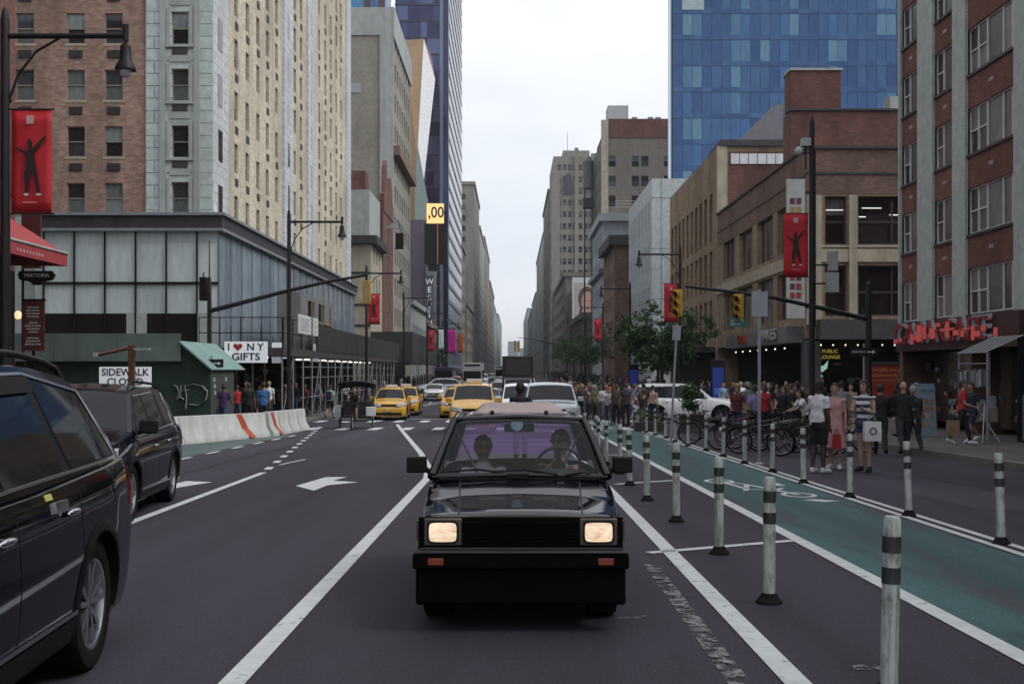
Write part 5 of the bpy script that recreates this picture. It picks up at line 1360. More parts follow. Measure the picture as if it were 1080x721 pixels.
# neon sign over the brick building's shops
t = thing('neon_sign', 'large red and white neon letter sign curving along the brick building', 'sign', (14.6, 40, 3.4))
mb = MB(); mb.box(14.8, 15.1, 33.2, 43.9, 2.3, 3.36); mb.build('board', P('sign_maroon', (.045, .012, .014), .6), t, world=True)
Ms_r = glow('neon_red', (.22, .012, .016), .12, (.15, .01, .012)); Ms_w = glow('neon_white', (.36, .43, .48), .05, (.25, .27, .29))
text_mesh('CASA·CAFE', 1.05, Ms_r, 'lettering', t, (14.62-14.6, 39.3-40, 2.88-3.4), R(-90), .03, sx=1.6, bold=-.004)
text_mesh('CASA·CAFE', 1.05, Ms_w, 'lettering', t, (14.70-14.6, 39.12-40, 2.91-3.4), R(-90), .02, sx=1.6, bold=.022)
mb = MB()
for k in range(22): y = 34.2 + k*.42; mb.box(14.56, 14.6, y, y+ru(.2, .5), 2.5+ru(0, .75), 2.53+ru(0, .75))
mb.build('tubes', glow('neon_tube', (.42, .06, .06), .4), t, world=True)['kind'] = 'stuff'
t = thing('street_poster', 'deep red poster panel with yellow writing on the cross street corner', 'poster', (px(940, 50), 50, pz(400, 50)))
mb = MB(); mb.box(-1.15, 1.15, 0, .1, -.8, .65); mb.build('panel', P('poster_red', (.21, .022, .016), .5, 0, .1), t); mb = MB(); mb.box(-1.2, 1.2, -.03, .12, .65, .78); mb.box(-1.05, -.95, .0, .1, g(50)-t.location.z, -.8); mb.box(.95, 1.05, 0, .1, g(50)-t.location.z, -.8); mb.build('frame', M_coping, t)
M_py = P('poster_yellow', (.55, .25, .06), .6)
text_mesh('Low 2000, cost private &', .20, M_py, 'lettering', t, (.02, -.006, .42), sx=.92); text_mesh('to been nearly double', .20, M_py, 'lettering', t, (.02, -.006, .18), sx=1.0)
mb = MB(); mb.box(-.95, .95, -.006, 0, -.05, -.03); mb.build('rule', M_py, t)
t = thing('neon_sign', 'small yellow neon words in the dark corner cafe window', 'sign', (px(880, 58.5), 59.3, pz(373, 58.5)))
text_mesh('PUBLIC', .26, glow('neon_yellow', (.55, .42, .06), .5), 'lettering', t, (0, 0, .14)); text_mesh('LOUNGE', .26, MATS['neon_yellow'], 'lettering', t, (0, 0, -.16)); mb = MB(); mb.box(-.75, .75, .03, .05, -.35, .35); mb.build('backing', M_room, t)
t = thing('neon_sign', 'pale mint lit figure sign hanging in the dark cafe window', 'sign', (px(867, 58.5), 59.2, pz(386, 58.5)))
mb = MB(); mb.prism([(-.5, -.25), (-.5, .3), (-.3, .42), (-.2, .1), (-.05, .38), (.1, .0), (.3, .05), (.5, .3), (.45, -.1), (.2, -.3)], 0, .04, M_rot); mb.prism([(-.25, -.55), (.25, -.55), (.1, -.4), (-.1, -.4)], 0, .04, M_rot); mb.build('figure', glow('mint_light', (.4, .62, .56), .55), t); mb = MB(); mb.cyl((0, 0, .3), (0, 0, .9), .015); mb.build('hanger', M_iron, t)
t = thing('shop_sign', 'pale letters along the dark canopy at the tan corner', 'sign', (14.0, 66, 3.4))
text_mesh('SHAKES', .85, P('letter_grey', (.36, .36, .37), .6), 'lettering', t, (0, -3.4, .08), R(-90), .04, sx=1.5); text_mesh('GRILL', .7, P('letter_red', (.3, .03, .025), .6), 'lettering', t, (0, 3.4, .04), R(-90), .04, sx=1.5); mb = MB(); mb.box(.04, .1, -6.5, 6.5, -.5, -.42); mb.build('rail', M_iron, t)
# info kiosks with lit blue screens
for x, y, lab in ((757, 58, 'slim kiosk with a lit blue screen before the cafe corner'), (668, 84, 'slim kiosk with a lit blue screen behind the white car')):
    t = thing('kiosk', lab, 'kiosk', (px(x, y), y, g(y)+.1))
    mb = MB(); mb.box(-.36, .36, -.14, .14, 0, 3.0); mb.build('case', M_black, t, bevel=.03)
    mb = MB(); mb.box(-.29, .29, -.155, -.142, 1.05, 2.6); mb.build('screen', glow('blue_screen', (.015, .04, .30), .25, (.01, .02, .1)), t)
    mb = MB(); mb.box(-.2, .2, -.17, -.156, 1.2, 1.55); mb.build('picture', glow('blue_picture', (.04, .09, .34), .3), t)
# planter with shrub
def leaf_mesh(mb, c, r, n, size, mi=None):
    for _ in range(n):
        v = Vector((random.gauss(0, 1), random.gauss(0, 1), random.gauss(0, 1))); v.normalize(); v *= r * (rnd() ** .45)
        p = Vector(c) + Vector((v.x, v.y, v.z*.75)); s_ = size * ru(.6, 1.3)
        a = Vector((random.gauss(0, 1), random.gauss(0, 1), random.gauss(0, .6))).normalized(); b = a.cross(Vector((random.gauss(0, 1), random.gauss(0, 1), random.gauss(0, 1)))).normalized()
        mb.add([p - a*s_, p + b*s_*.45, p + a*s_, p - b*s_*.45], [(0, 1, 2, 3)], random.randrange(3) if mi is None else mi)
LEAF = [P('leaf_dark', (.018, .052, .018), .6, 0, .3), P('leaf_mid', (.036, .092, .026), .6, 0, .3), P('leaf_light', (.065, .14, .038), .6, 0, .3)]
t = thing('planter', 'square dark planter with a leafy green shrub before the white car', 'planter', (6.75, 42.5, g(42.5)))
mb = MB(); mb.box(-.45, .45, -.45, .45, 0, .62); mb.box(-.5, .5, -.5, .5, .62, .7); mb.build('tub', P('planter_dark', (.05, .042, .04), .8, 0, .3), t, bevel=.02)
mb = MB()
for k in range(26): leaf_mesh(mb, (random.gauss(-.1, .16), random.gauss(0, .2), ru(.8, 1.8)), .24, 34, .08)
mb.build('foliage', LEAF, t)
mb = MB()
for k in range(5): mb.cyl((ru(-.2, .2), ru(-.2, .2), .6), (ru(-.3, .3), ru(-.3, .3), 1.5), .02, .01, 5)
mb.build('stem', P('bark', (.05, .04, .03), .9), t)
t = thing('flower_bed', 'low green plants in a box beside the square planter', 'plant', (5.3, 44, g(44)))
mb = MB(); mb.box(-.55, .55, -.3, .3, 0, .35); mb.build('box', MATS['planter_dark'], t); mb = MB()
for k in range(9): leaf_mesh(mb, (ru(-.45, .45), ru(-.2, .2), ru(.4, .75)), .2, 30, .07)
mb.build('foliage', LEAF, t)
# A-board and merchandise stand by the brick building
t = thing('sandwich_board', 'pale blue sandwich board with food pictures outside the brick building', 'sign board', (12.9, 35.5, g(35.5)+.15), R(8))
mb = MB(); mb.box(-.38, .38, -.03, .03, 0, 1.65, 0, Matrix.Rotation(R(-6), 4, 'X')); mb.box(-.38, .38, .3, .36, 0, 1.6, 0, Matrix.Rotation(R(6), 4, 'X')); mb.build('panel', P('board_blue', (.22, .29, .36), .5, 0, .1), t)
mb = MB()
for k in range(16):
    x = -.3+(k % 4)*.16; z = .3+(k//4)*.24; mb.box(x, x+.12, -.045, -.032, z, z+.16, 0, Matrix.Rotation(R(-6), 4, 'X'))
mb.build('pictures', panes('food_pictures', [(0, (.35, .14, .08)), (.35, (.3, .26, .12)), (.6, (.28, .09, .07)), (.8, (.35, .33, .3))], .5), t)
text_mesh('SPECIALS', .13, P('board_ink', (.02, .04, .12), .6), 'lettering', t, (0, -.2, 1.42))
t = thing('market_stand', 'small stand with a striped awning and hanging goods beside the brick pier', 'stand', (14.0, 32.6, g(32.6)+.15))
M_strA = P('awning_white', (.27, .28, .30), .8)
mb = MB(); 
for k in range(10):
    a = -1.1+k*.22; mb.add([(-.9, a, 2.5), (-.9, a+.22, 2.5), (.2, a+.22, 3.0), (.2, a, 3.0)], [(0, 1, 2, 3)], k % 2)
mb.build('awning', [M_strA, M_black], t)
mb = MB()
for x, y in ((-.8, -1), (-.8, 1), (.1, -1), (.1, 1)): mb.cyl((x, y, 0), (x, y, 2.55), .03)
mb.tube([(-1.1, -1.4, 0), (-.7, -.6, 1.1)], .02, 6); mb.tube([(-.6, -1.4, 0), (-1.0, -.6, 1.1)], .02, 6); mb.cyl((-.8, -1, 2.2), (-.8, 1, 2.2), .02); mb.build('frame', M_steel, t)
M_sg = panes('stand_goods', [(0, (.32, .34, .38)), (.3, (.05, .05, .07)), (.5, (.20, .22, .27)), (.7, (.10, .09, .12)), (.85, (.16, .12, .10))], .6)
for k in range(12):
    y = -1+k*.17; MB().box(-.85, -.75, y, y+.13, 1.5+ru(0, .1), 1.95+ru(0, .15)).build('hanging_shirt', M_sg, t)
for k in range(14):
    y = -1+k*.14; z = .5+ru(0, .5); MB().box(-.7+.02*(k % 3), -.5, y, y+.13, z, z+ru(.2, .5)).build('folded_goods', M_sg, t)
t = thing('shutter', 'narrow ribbed metal shutter panel beside the brown shop pier', 'shutter', (14.5, 31.4, g(31)+.15))
mb = MB()
for k in range(6): mb.box(-.4+k*.15, -.3+k*.15, -.05, .05, .05, 1.3)
mb.build('slats', M_steel, t); mb = MB(); mb.box(-.5, .55, .06, .12, 0, 2.9); mb.build('frame', M_black, t)
# trees
def tree(x, y, h, r, label, seed, dens=1.0):
    random.seed(seed)
    t = thing('street_tree', label, 'tree', (x, y, g(y)+.12), 0, 'street trees')
    mb = MB(); mb.tube([(0, 0, 0), (.05, .02, h*.2), (-.03, 0, h*.42), (.08, .05, h*.7)], [.16, .13, .10, .04], 8)
    tips = []
    for k in range(10):
        a = ru(0, 6.28); z0 = ru(.36, .6)*h; L_ = ru(.45, .95)*r
        p1 = Vector((math.cos(a)*L_*.55, math.sin(a)*L_*.55, z0+.12*h)); p2 = Vector((math.cos(a)*L_, math.sin(a)*L_, z0+ru(.1, .3)*h))
        mb.tube([(0, 0, z0), p1, p2], [.06, .035, .012], 5); tips += [p1, p2]
    mb.build('trunk', P('bark', (.05, .04, .03), .9), t, smooth=60)
    mb = MB()
    for k in range(int(120*dens)):
        if k % 3 == 0 and tips: c = random.choice(tips) + Vector((random.gauss(0, .35), random.gauss(0, .35), random.gauss(0, .3)))
        else:
            a = ru(0, 6.28); q_ = r * math.sqrt(rnd()) * ru(.75, 1.12); f = 1 - (q_/r)**2*.6
            c = Vector((math.cos(a)*q_, math.sin(a)*q_, h*.66 + ru(-.27, .34)*h*max(f, .2)))
        leaf_mesh(mb, c, ru(.25, .55)*r*.28, int(ru(26, 52)), .125)
    mb.build('crown', LEAF, t)
    random.seed(seed+100)
    return t
tree(9.6, 73, 6.9, 3.25, 'bushy green street tree beside the near red banner on the cafe side', 11, 1.7)
tree(10.8, 84, 5.6, 2.6, 'smaller green street tree just behind the bushy one', 12)
tree(9.6, 142, 7.6, 4.0, 'dark green street tree under the billboard, nearest of the far group', 13)
tree(9.6, 158, 7.4, 3.8, 'dark green street tree, middle of the far group by the black truck', 14)
tree(9.6, 176, 7.6, 4.2, 'dark green street tree, farthest of the group by the deco tower', 15)
tree(-12.0, 182, 7.0, 2.2, 'small dark street tree on the hotel side far along', 16)
random.seed(77)
# distant signal over the street
t = thing('signal_mast', 'far signal mast with two small yellow signals over the street centre', 'signal mast', (9.9, 205, g(205)))
mb = MB(); mb.cyl((0, 0, 0), (0, 0, 7.5), .12); mb.build('pole', M_iron, t); mb = MB(); mb.tube([(0, 0, 6.4), (-5, 0, 7.6), (-8.9, 0, 8.2)], [.1, .08, .05], 6); mb.build('arm', M_iron, t)
for dx in (-8.7, -9.35): mb = MB(); mb.box(dx-.2, dx+.2, -.15, .15, 5.6, 7.6); mb.build('signal_head', M_yel, t)
# ------------------------------------------------------------------ vehicles
def ipf(tab, sm=.05):
    xs = [a for a, b in tab]; zs = [b for a, b in tab]
    def f(y): return float(np.mean(np.interp([y-sm, y-sm/2, y, y+sm/2, y+sm], xs, zs)))
    return f
class Shape:
    def __init__(s, L_, W, zs, wr, yf, yr, top, belt, plan=None, tumble=.26, nose=None, tail=None, crown=.05, sm=.06, arch=1.16):
        s.L, s.W, s.zs, s.wr, s.yf, s.yr, s.tumble, s.crown = L_, W, zs, wr, yf, yr, tumble, crown
        s.top = ipf(top, sm); s.beltf = ipf(belt, .05); h = L_/2
        s.plan = ipf(plan or [(-h, .80), (-h+.06, .88), (-h+.22, .955), (-h+.7, 1), (h-.7, 1), (h-.22, .965), (h-.06, .90), (h, .84)], .02)
        s.nose = nose or [(0, .10), (.35, 0), (.6, .0), (.85, .10), (1.2, .2)]; s.tail = tail or [(0, .1), (.35, 0), (.7, .0), (1.1, .06), (1.7, .1)]
        s.R = wr*arch
    def ze(s, y): return s.top(y) - s.crown
    def belt(s, y): return min(s.beltf(y), s.ze(y) - .012)
    def half(s, y, z):
        w0 = s.W/2*s.plan(y); zb = s.belt(y)
        if z <= zb:
            t = (z - s.zs)/max(zb - s.zs, .01)
            return w0*float(np.interp(t, [0, .12, .3, .55, .8, .93, 1], [.93, .965, .985, 1.0, .988, .97, .945]))
        return w0*(.945 - .03*min((z-zb)/.012, 1)) - s.tumble*(z - zb)
    def ysh(s, y, z):
        h = s.L/2; o = 0
        wf = min(max(1 - (y + h)/.6, 0), 1); wt = min(max(1 - (h - y)/.6, 0), 1)
        if wf: o += wf*float(np.interp(z, [a for a, b in s.nose], [b for a, b in s.nose]))
        if wt: o -= wt*float(np.interp(z, [a for a, b in s.tail], [b for a, b in s.tail]))
        return o
    def pt(s, y, z, sd=1, off=0): return (sd*(s.half(y, z) + off), y + s.ysh(y, z), z)
    def arches(s): return ((s.yf, s.wr), (s.yr, s.wr))
    def body(s, mats, th, ny=66, open_y=None, name='body', nl=13):
        h = s.L/2; mb = MB()
        ysn = sorted(set([round(-h + s.L*i/ny, 4) for i in range(ny+1)] + [-h+.02, -h+.05, h-.02, h-.05]))
        cell = s.L/ny
        for sd in (1, -1):
            P_ = []
            for y in ysn:
                zb = s.belt(y); ze = s.ze(y); row = []
                zz = [s.zs + (zb-s.zs)*i/nl for i in range(nl+1)] + [zb + min(.012, (ze-zb)*.1)] + [zb + (ze-zb)*i/5 for i in range(1, 6)]
                for z in zz:
                    yy, z2 = y, z
                    if z <= zb:
                        for ya, za in s.arches():
                            d = math.hypot(y-ya, z-za)
                            if d > .05 and abs(d - s.R) < cell*.62: k = s.R/d; yy = ya + (y-ya)*k; z2 = max(za + (z-za)*k, s.zs)
                    row.append(s.pt(yy, z2, sd))
                we = s.half(y, ze)
                for i in range(1, 7):
                    f = math.cos(i/6*math.pi/2); z = ze + (s.top(y)-ze)*(1-f**2.2)
                    row.append((sd*we*f, y + s.ysh(y, z), z))
                P_.append(row)
            nc = len(P_[0]); b0 = len(mb.v); mb.v += [tuple(p) for r in P_ for p in r]
            for i in range(len(ysn)-1):
                ym = (ysn[i]+ysn[i+1])/2
                for k in range(nc-1):
                    ids = (i*nc+k, i*nc+k+1, (i+1)*nc+k+1, (i+1)*nc+k)
                    cs = [mb.v[b0+q_] for q_ in ids]; cy = sum(c[1] for c in cs)/4; cz = sum(c[2] for c in cs)/4
                    if k < nl and any(math.hypot(cy-s.ysh(cy, cz)*0-ya, cz-za) < s.R-.004 for ya, za in s.arches()): continue
                    if open_y and k >= nl and open_y[0] < ym < open_y[1]: continue
                    mb.f.append([b0+q_ for q_ in (ids if sd > 0 else ids[::-1])]); mb.m.append(0)
        nc = nc; ns = len(ysn); off = ns*nc
        for e in (0, ns-1):
            for k in range(nc-1):
                a, b, c, d = e*nc+k, e*nc+k+1, off+e*nc+k+1, off+e*nc+k
                mb.f.append([a, d, c, b] if e == 0 else [a, b, c, d]); mb.m.append(0)
        for i in range(ns-1):
            mb.f.append([i*nc, (i+1)*nc, off+(i+1)*nc, off+i*nc]); mb.m.append(1)
        for ya, za in s.arches():                      # wheel wells
            for sd in (1, -1):
                P_ = []
                for i in range(19):
                    a = R(-14 + 208*i/18); y = ya + s.R*math.cos(a); z = max(za + s.R*math.sin(a), s.zs); x = s.half(y, z)
                    P_.append([(sd*(x-.004), y, z), (sd*(x-.3), y, z)])
                mb.grid(P_, 1)
                mb.add([(sd*(s.W/2-.33), ya + s.R*1.05*math.cos(2*math.pi*i/16), za + s.R*1.05*math.sin(2*math.pi*i/16)) for i in range(16)], [tuple(range(16))], 1)
        return mb.build(name, mats, th, smooth=38, weld=True)
    def lips(s, mat, th, w=.05, off=.012, name='arch_trim'):
        for ya, za in s.arches():
            for sd in (1, -1):
                P_ = []; mb = MB()
                for i in range(25):
                    a = R(-12 + 204*i/24); row = []
                    for r_, o in ((s.R-.02, -.05), (s.R-.02, off), (s.R+w*.5, off), (s.R+w, .002)):
                        y = ya + r_*math.cos(a); z = max(za + r_*math.sin(a), s.zs-.01); row.append(s.pt(y, z, sd, o))
                    P_.append(row)
                mb.grid(P_); mb.build(name, mat, th, smooth=40)
    def sides(s, name, mat, th, cs, off, nu=8, nv=5, smooth=50):
        for sd in (1, -1):
            mb = MB()
            for c in cs: s.patch(mb, c, off, (sd,), nu, nv)
            mb.build(name, mat, th, smooth=smooth)
    def patch(s, mb, c, off, sds=(1, -1), nu=8, nv=5, mi=0):
        for sd in sds:
            P_ = []
            for i in range(nv+1):
                v = i/nv; row = []
                for k in range(nu+1):
                    u = k/nu
                    y = (1-v)*((1-u)*c[0][0]+u*c[1][0]) + v*((1-u)*c[3][0]+u*c[2][0]); z = (1-v)*((1-u)*c[0][1]+u*c[1][1]) + v*((1-u)*c[3][1]+u*c[2][1])
                    row.append(s.pt(y, z, sd, off))
                P_.append(row)
            # closed little rim back to the body so the panel has thickness
            mb.grid(P_, mi)
            rim = P_[0] + [r[-1] for r in P_[1:]] + P_[-1][-2::-1] + [r[0] for r in P_[-2:0:-1]]
            mb.grid([rim, [(p[0]-sd*(off+.01), p[1], p[2]) for p in rim]], mi, wrap=True)
        return mb
    def toppatch(s, mb, y0, y1, f0, f1, off, n=8, m=8, mi=0):
        P_ = []
        for i in range(n+1):
            y = y0 + (y1-y0)*i/n; fr = f0 + (f1-f0)*i/n; row = []
            sl = (s.top(y+.02)-s.top(y-.02))/.04; nn = math.hypot(1, sl)
            ze = s.ze(y); we = s.half(y, ze)
            for k in range(m+1):
                f = fr*(-1 + 2*k/m); z = ze + (s.top(y)-ze)*(1-abs(f)**2.2)
                row.append((we*f, y + s.ysh(y, z) - off*sl/nn, z + off/nn))
            P_.append(row)
        mb.grid(P_, mi); return mb

_wh = {}
def wheel_meshes(r, w=.22, spokes=10, rimmat=None, twin=True):
    key = (r, w, spokes, (rimmat or M_alu).name)
    if key in _wh: return _wh[key]
    mb = MB(); rr = r*.70
    Q = Matrix.Rotation(R(90), 4, 'Y')
    mb.lathe([(rr*.96, -w*.40), (rr, -w*.47), (rr*1.08, -w*.5), (r*.95, -w*.48), (r*.985, -w*.40), (r, -w*.3), (r, w*.3), (r*.985, w*.40), (r*.95, w*.48), (rr*1.08, w*.5), (rr, w*.47), (rr*.96, w*.40)], 36, Q, 0, False)
    tm = mb.mesh('wheel', M_rub, 40)
    m = MB(); m.lathe([(rr*.98, w*.42), (rr*.98, w*.46), (rr*.93, w*.44), (rr*.90, w*.30), (rr*.88, -w*.2), (rr*.88, -w*.42), (rr*.98, -w*.44)], 32, Q, 0, False)
    m.lathe([(.0001, w*.36), (r*.10, w*.35), (r*.13, w*.30), (r*.14, w*.1)], 16, Q, 0, False)
    m.lathe([(.0001, -w*.05), (rr*.88, -w*.05)], 24, Q, 1, False)
    for k in range(spokes):
        a = 2*math.pi*k/spokes + (.16 if twin and k % 2 else -.0)
        Mx = Matrix.Rotation(a, 4, 'X')
        m.add([Mx @ Vector(v) for v in ((w*.36, -r*.035, r*.1), (w*.36, r*.035, r*.1), (w*.42, r*.05, rr*.93), (w*.42, -r*.05, rr*.93), (w*.2, -r*.035, r*.1), (w*.2, r*.035, r*.1), (w*.25, r*.05, rr*.93), (w*.25, -r*.05, rr*.93))], [(0, 1, 2, 3), (0, 3, 7, 4), (1, 5, 6, 2), (4, 7, 6, 5)], 0)
    rm = m.mesh('rim', [rimmat or M_alu, M_black], 35)
    _wh[key] = (tm, rm); return _wh[key]
def wheels(th, s, w=.22, spokes=10, rimmat=None, inset=.0):
    tm, rm = wheel_meshes(s.wr, w, spokes, rimmat)
    for ya in (s.yf, s.yr):
        for sd in (1, -1):
            o = bpy.data.objects.new('wheel', tm); C.objects.link(o); o.parent = th
            o.location = (sd*(s.half(ya, s.wr) - w/2 - .01 - inset), ya, s.wr); o.rotation_euler = (ru(0, 6), 0, 0 if sd > 0 else math.pi)
            q_ = bpy.data.objects.new('rim', rm); C.objects.link(q_); q_.parent = o
M_tail = P('tail_lens', (.12, .008, .006), .12, 0, .1)
M_head = P('clear_lens', (.35, .37, .40), .08, 0, .15, 8, 0, .8)
M_plate = P('licence_plate', (.42, .38, .22), .5)
CARS = {
 'suv': dict(L_=4.95, W=1.93, zs=.24, wr=.375, yf=-1.52, yr=1.42, top=[(-2.475, .80), (-2.40, .93), (-2.15, 1.03), (-1.25, 1.16), (-.42, 1.70), (.2, 1.77), (1.1, 1.77), (1.6, 1.73), (1.80, 1.66), (2.24, 1.30), (2.42, 1.10), (2.475, .95)], belt=[(-2.475, .74), (-2.0, .93), (-1.25, 1.04), (.5, 1.08), (2.30, 1.16), (2.475, .9)], tumble=.40),
 'van': dict(L_=4.7, W=1.74, zs=.22, wr=.31, yf=-1.45, yr=1.45, top=[(-2.35, .85), (-2.28, .98), (-1.7, 1.16), (-1.45, 1.22), (-.65, 1.80), (0, 1.87), (2.1, 1.87), (2.3, 1.78), (2.35, 1.1)], belt=[(-2.35, .8), (-1.5, 1.06), (2.35, 1.06)], tumble=.17),
 'crossover': dict(L_=4.55, W=1.84, zs=.22, wr=.355, yf=-1.38, yr=1.32, top=[(-2.275, .78), (-2.2, .92), (-1.95, 1.0), (-1.1, 1.10), (-.35, 1.62), (.2, 1.69), (1.4, 1.66), (1.9, 1.5), (2.2, 1.12), (2.275, .9)], belt=[(-2.275, .72), (-1.1, .98), (2.15, 1.08), (2.275, .86)], tumble=.38),
 'sedan': dict(L_=4.8, W=1.82, zs=.18, wr=.33, yf=-1.42, yr=1.38, top=[(-2.4, .66), (-2.33, .76), (-1.2, .95), (-.35, 1.40), (.3, 1.45), (.9, 1.42), (1.65, 1.06), (2.3, 1.0), (2.4, .85)], belt=[(-2.4, .62), (-1.2, .88), (1.7, .94), (2.4, .8)], tumble=.32),
 'big': dict(L_=5.2, W=2.0, zs=.28, wr=.40, yf=-1.62, yr=1.45, top=[(-2.6, .95), (-2.5, 1.08), (-2.2, 1.14), (-1.2, 1.22), (-.5, 1.80), (.1, 1.88), (1.8, 1.88), (2.2, 1.80), (2.5, 1.22), (2.6, 1.0)], belt=[(-2.6, .85), (-1.2, 1.14), (2.4, 1.20), (2.6, .95)], tumble=.24),
}
WINS = {
 'suv': [[(-.98, 1.10), (.02, 1.12), (.02, 1.63), (-.36, 1.58)], [(.12, 1.12), (1.00, 1.15), (.93, 1.665), (.12, 1.65)], [(1.14, 1.165), (2.08, 1.20), (1.74, 1.56), (1.03, 1.655)]],
 'van': [[(-1.2, 1.12), (-.25, 1.12), (-.25, 1.70), (-.70, 1.66)], [(-.15, 1.12), (.85, 1.12), (.85, 1.72), (-.15, 1.71)], [(1.0, 1.12), (2.0, 1.12), (1.92, 1.70), (1.0, 1.72)]],
 'crossover': [[(-.86, 1.03), (.05, 1.05), (.05, 1.55), (-.30, 1.50)], [(.14, 1.05), (.95, 1.08), (.9, 1.55), (.14, 1.56)], [(1.08, 1.09), (1.7, 1.13), (1.42, 1.46), (1.02, 1.54)]],
 'sedan': [[(-.92, .95), (.1, .97), (.1, 1.33), (-.30, 1.30)], [(.2, .97), (1.25, 1.0), (.88, 1.33), (.2, 1.34)]],
 'big': [[(-.95, 1.18), (.1, 1.20), (.1, 1.74), (-.45, 1.70)], [(.2, 1.20), (1.1, 1.21), (1.1, 1.75), (.2, 1.75)], [(1.22, 1.22), (2.2, 1.25), (1.98, 1.70), (1.22, 1.75)]],
}
def car_paint(name, col, rough=.25, coat=1.0, metal=0): return P(name, col, rough, metal, .06, 1.5, 0, .5, coat)
def make_car(kind, label, cat, paint, loc, rotz=0, group=None, detail=2, trim=None, glass=None, taxi=False, spokes=10, rails=False, lit=False, name=None):
    s = Shape(**CARS[kind]); h = s.L/2; glass = glass or M_carglass
    t = thing(name or {'suv': 'parked_car', 'van': 'taxi_van', 'crossover': 'car', 'sedan': 'car', 'big': 'car'}[kind], label, cat, (loc[0], loc[1], g(loc[1])), rotz, group)
    t.rotation_euler = (R(-1.0) if loc[1] < 45 else 0, 0, rotz)
    s.body([paint, M_plas], t, 66 if detail > 1 else 36)
    s.lips(trim or paint, t, .045)
    wheels(t, s, .23, spokes)
    zt = s.top(-.2)
    # windscreen, rear window
    cy = {'suv': (-1.18, -.46), 'van': (-1.40, -.70), 'crossover': (-1.05, -.40), 'sedan': (-1.14, -.42), 'big': (-1.14, -.54)}[kind]
    mb = MB(); s.toppatch(mb, cy[0], cy[1], .93, .94, .006); mb.build('windscreen', glass, t, smooth=40)
    ry = {'suv': (1.82, 2.22), 'van': (2.24, 2.34), 'crossover': (1.55, 2.08), 'sedan': (.98, 1.58), 'big': (2.24, 2.46)}[kind]
    mb = MB(); s.toppatch(mb, ry[0], ry[1], .88, .90, .006); mb.build('rear_window', glass, t, smooth=40)
    ws = WINS[kind]
    for i, c in enumerate(ws):
        for sd in (1, -1):
            mb = MB(); s.patch(mb, c, .008, (sd,)); mb.build('side_window', glass, t, smooth=50)
    a, b = ws[0], ws[-1]
    z0 = lambda k: k
    s.sides('window_surround', M_plas, t, [[(a[0][0]-.04, a[0][1]-.025), (b[1][0]+.05, b[1][1]-.025), (b[2][0]+.03, b[2][1]+.025), (a[3][0]-.02, a[3][1]+.025)]], .004, 20)
    # doors with handles
    d0 = ws[0][0][0]+.06; d1 = ws[0][1][0]+.05; d2 = ws[1][1][0]+.06
    zl = s.zs+.14
    mb = MB()
    for (y0, y1) in ((d0, d1), (d1, d2)):
        zb = min(s.belt(y0), s.belt(y1))-.03
        for ye in (y0, y1):
            zc = max(zl, s.wr + math.sqrt(max((s.R+.07)**2 - (ye-s.yr)**2, 0)) if abs(ye-s.yr) < s.R+.07 else zl)
            s.patch(mb, [(ye-.004, zc), (ye+.004, zc), (ye+.004, zb), (ye-.004, zb)], .0015, nu=1, nv=8)
        s.patch(mb, [(y0, zl-.004), (min(y1, s.yr-s.R-.05), zl-.004), (min(y1, s.yr-s.R-.05), zl+.004), (y0, zl+.004)], .0015, nu=8, nv=1)
    mb.build('door_gap', M_black, t)
    for (y0, y1) in ((d0, d1), (d1, d2)):
        for sd in (1, -1):
            yh = y1-.2; zh = s.belt(yh)-.14; x, yy, z = s.pt(yh, zh, sd, .02)
            mb = MB(); mb.ell((x, yy, z), (.022, .115, .022), 10, 6); mb.build('door_handle', (M_chrome if rails else paint), t, smooth=60)
    # mirrors
    for sd in (1, -1):
        y = ws[0][0][0]+.10; z = ws[0][0][1]+.06; x = s.half(y, z)
        mb = MB(); mb.box(x*sd+sd*.04 if sd > 0 else x*sd-.26, x*sd+.26 if sd > 0 else x*sd-.04, y-.08, y+.06, z-.04, z+.13); mb.box(sd*x-.05, sd*x+.05, y-.03, y+.03, z-.05, z)
        mb.build('mirror', M_plas if rails else paint, t, bevel=.035, seg=3)
    # lights, grille, bumper
    def fy(z): return -h + s.ysh(-h, z)
    zh = {'suv': .80, 'van': .86, 'crossover': .78, 'sedan': .62, 'big': .90}[kind]
    wlt = s.W/2*.80
    for sd in (1, -1):
        mb = MB(); P_ = []
        for i in range(5):
            z = zh-.085+.17*i/4; P_.append([(sd*(wlt*.52+ (wlt*1.16-wlt*.52)*k/6), fy(z) - .012 + .17*(k/6)**2.4 - .004*(k == 0), z + .06*(k/6)) for k in range(7)])
        mb.grid(P_); o = mb.build('headlight', glow('headlight_on', (1, .86, .66), 2.2) if lit else M_head, t, smooth=60); so = o.modifiers.new('t', 'SOLIDIFY'); so.thickness = .05; so.offset = 0
        zt2 = s.belt(h-.2)-.12
        mb = MB(); s.patch(mb, [(h-.28, zt2-.16), (h-.03, zt2-.16), (h-.03, zt2+.08), (h-.2, zt2+.08)], .012, (sd,)); mb.build('tail_light', M_tail, t, smooth=50)
    gw = s.W/2*.46
    mb = MB(); mb.box(-gw, gw, fy(zh)-.02, fy(zh)+.06, zh-.13, zh+.06)
    for k in range(3): mb.box(-gw, gw, fy(zh)-.035, fy(zh)-.02, zh-.10+k*.06, zh-.08+k*.06)
    mb.build('grille', M_black, t); 
    mb = MB(); mb.box(-s.W/2*.72, s.W/2*.72, fy(.4)-.03, fy(.4)+.08, .30, .43); mb.build('lower_grille', M_black, t, bevel=.02)
    mb = MB(); mb.box(-.16, .16, fy(.52)-.035, fy(.52)-.0, .47, .60); mb.build('licence_plate', M_plate, t)
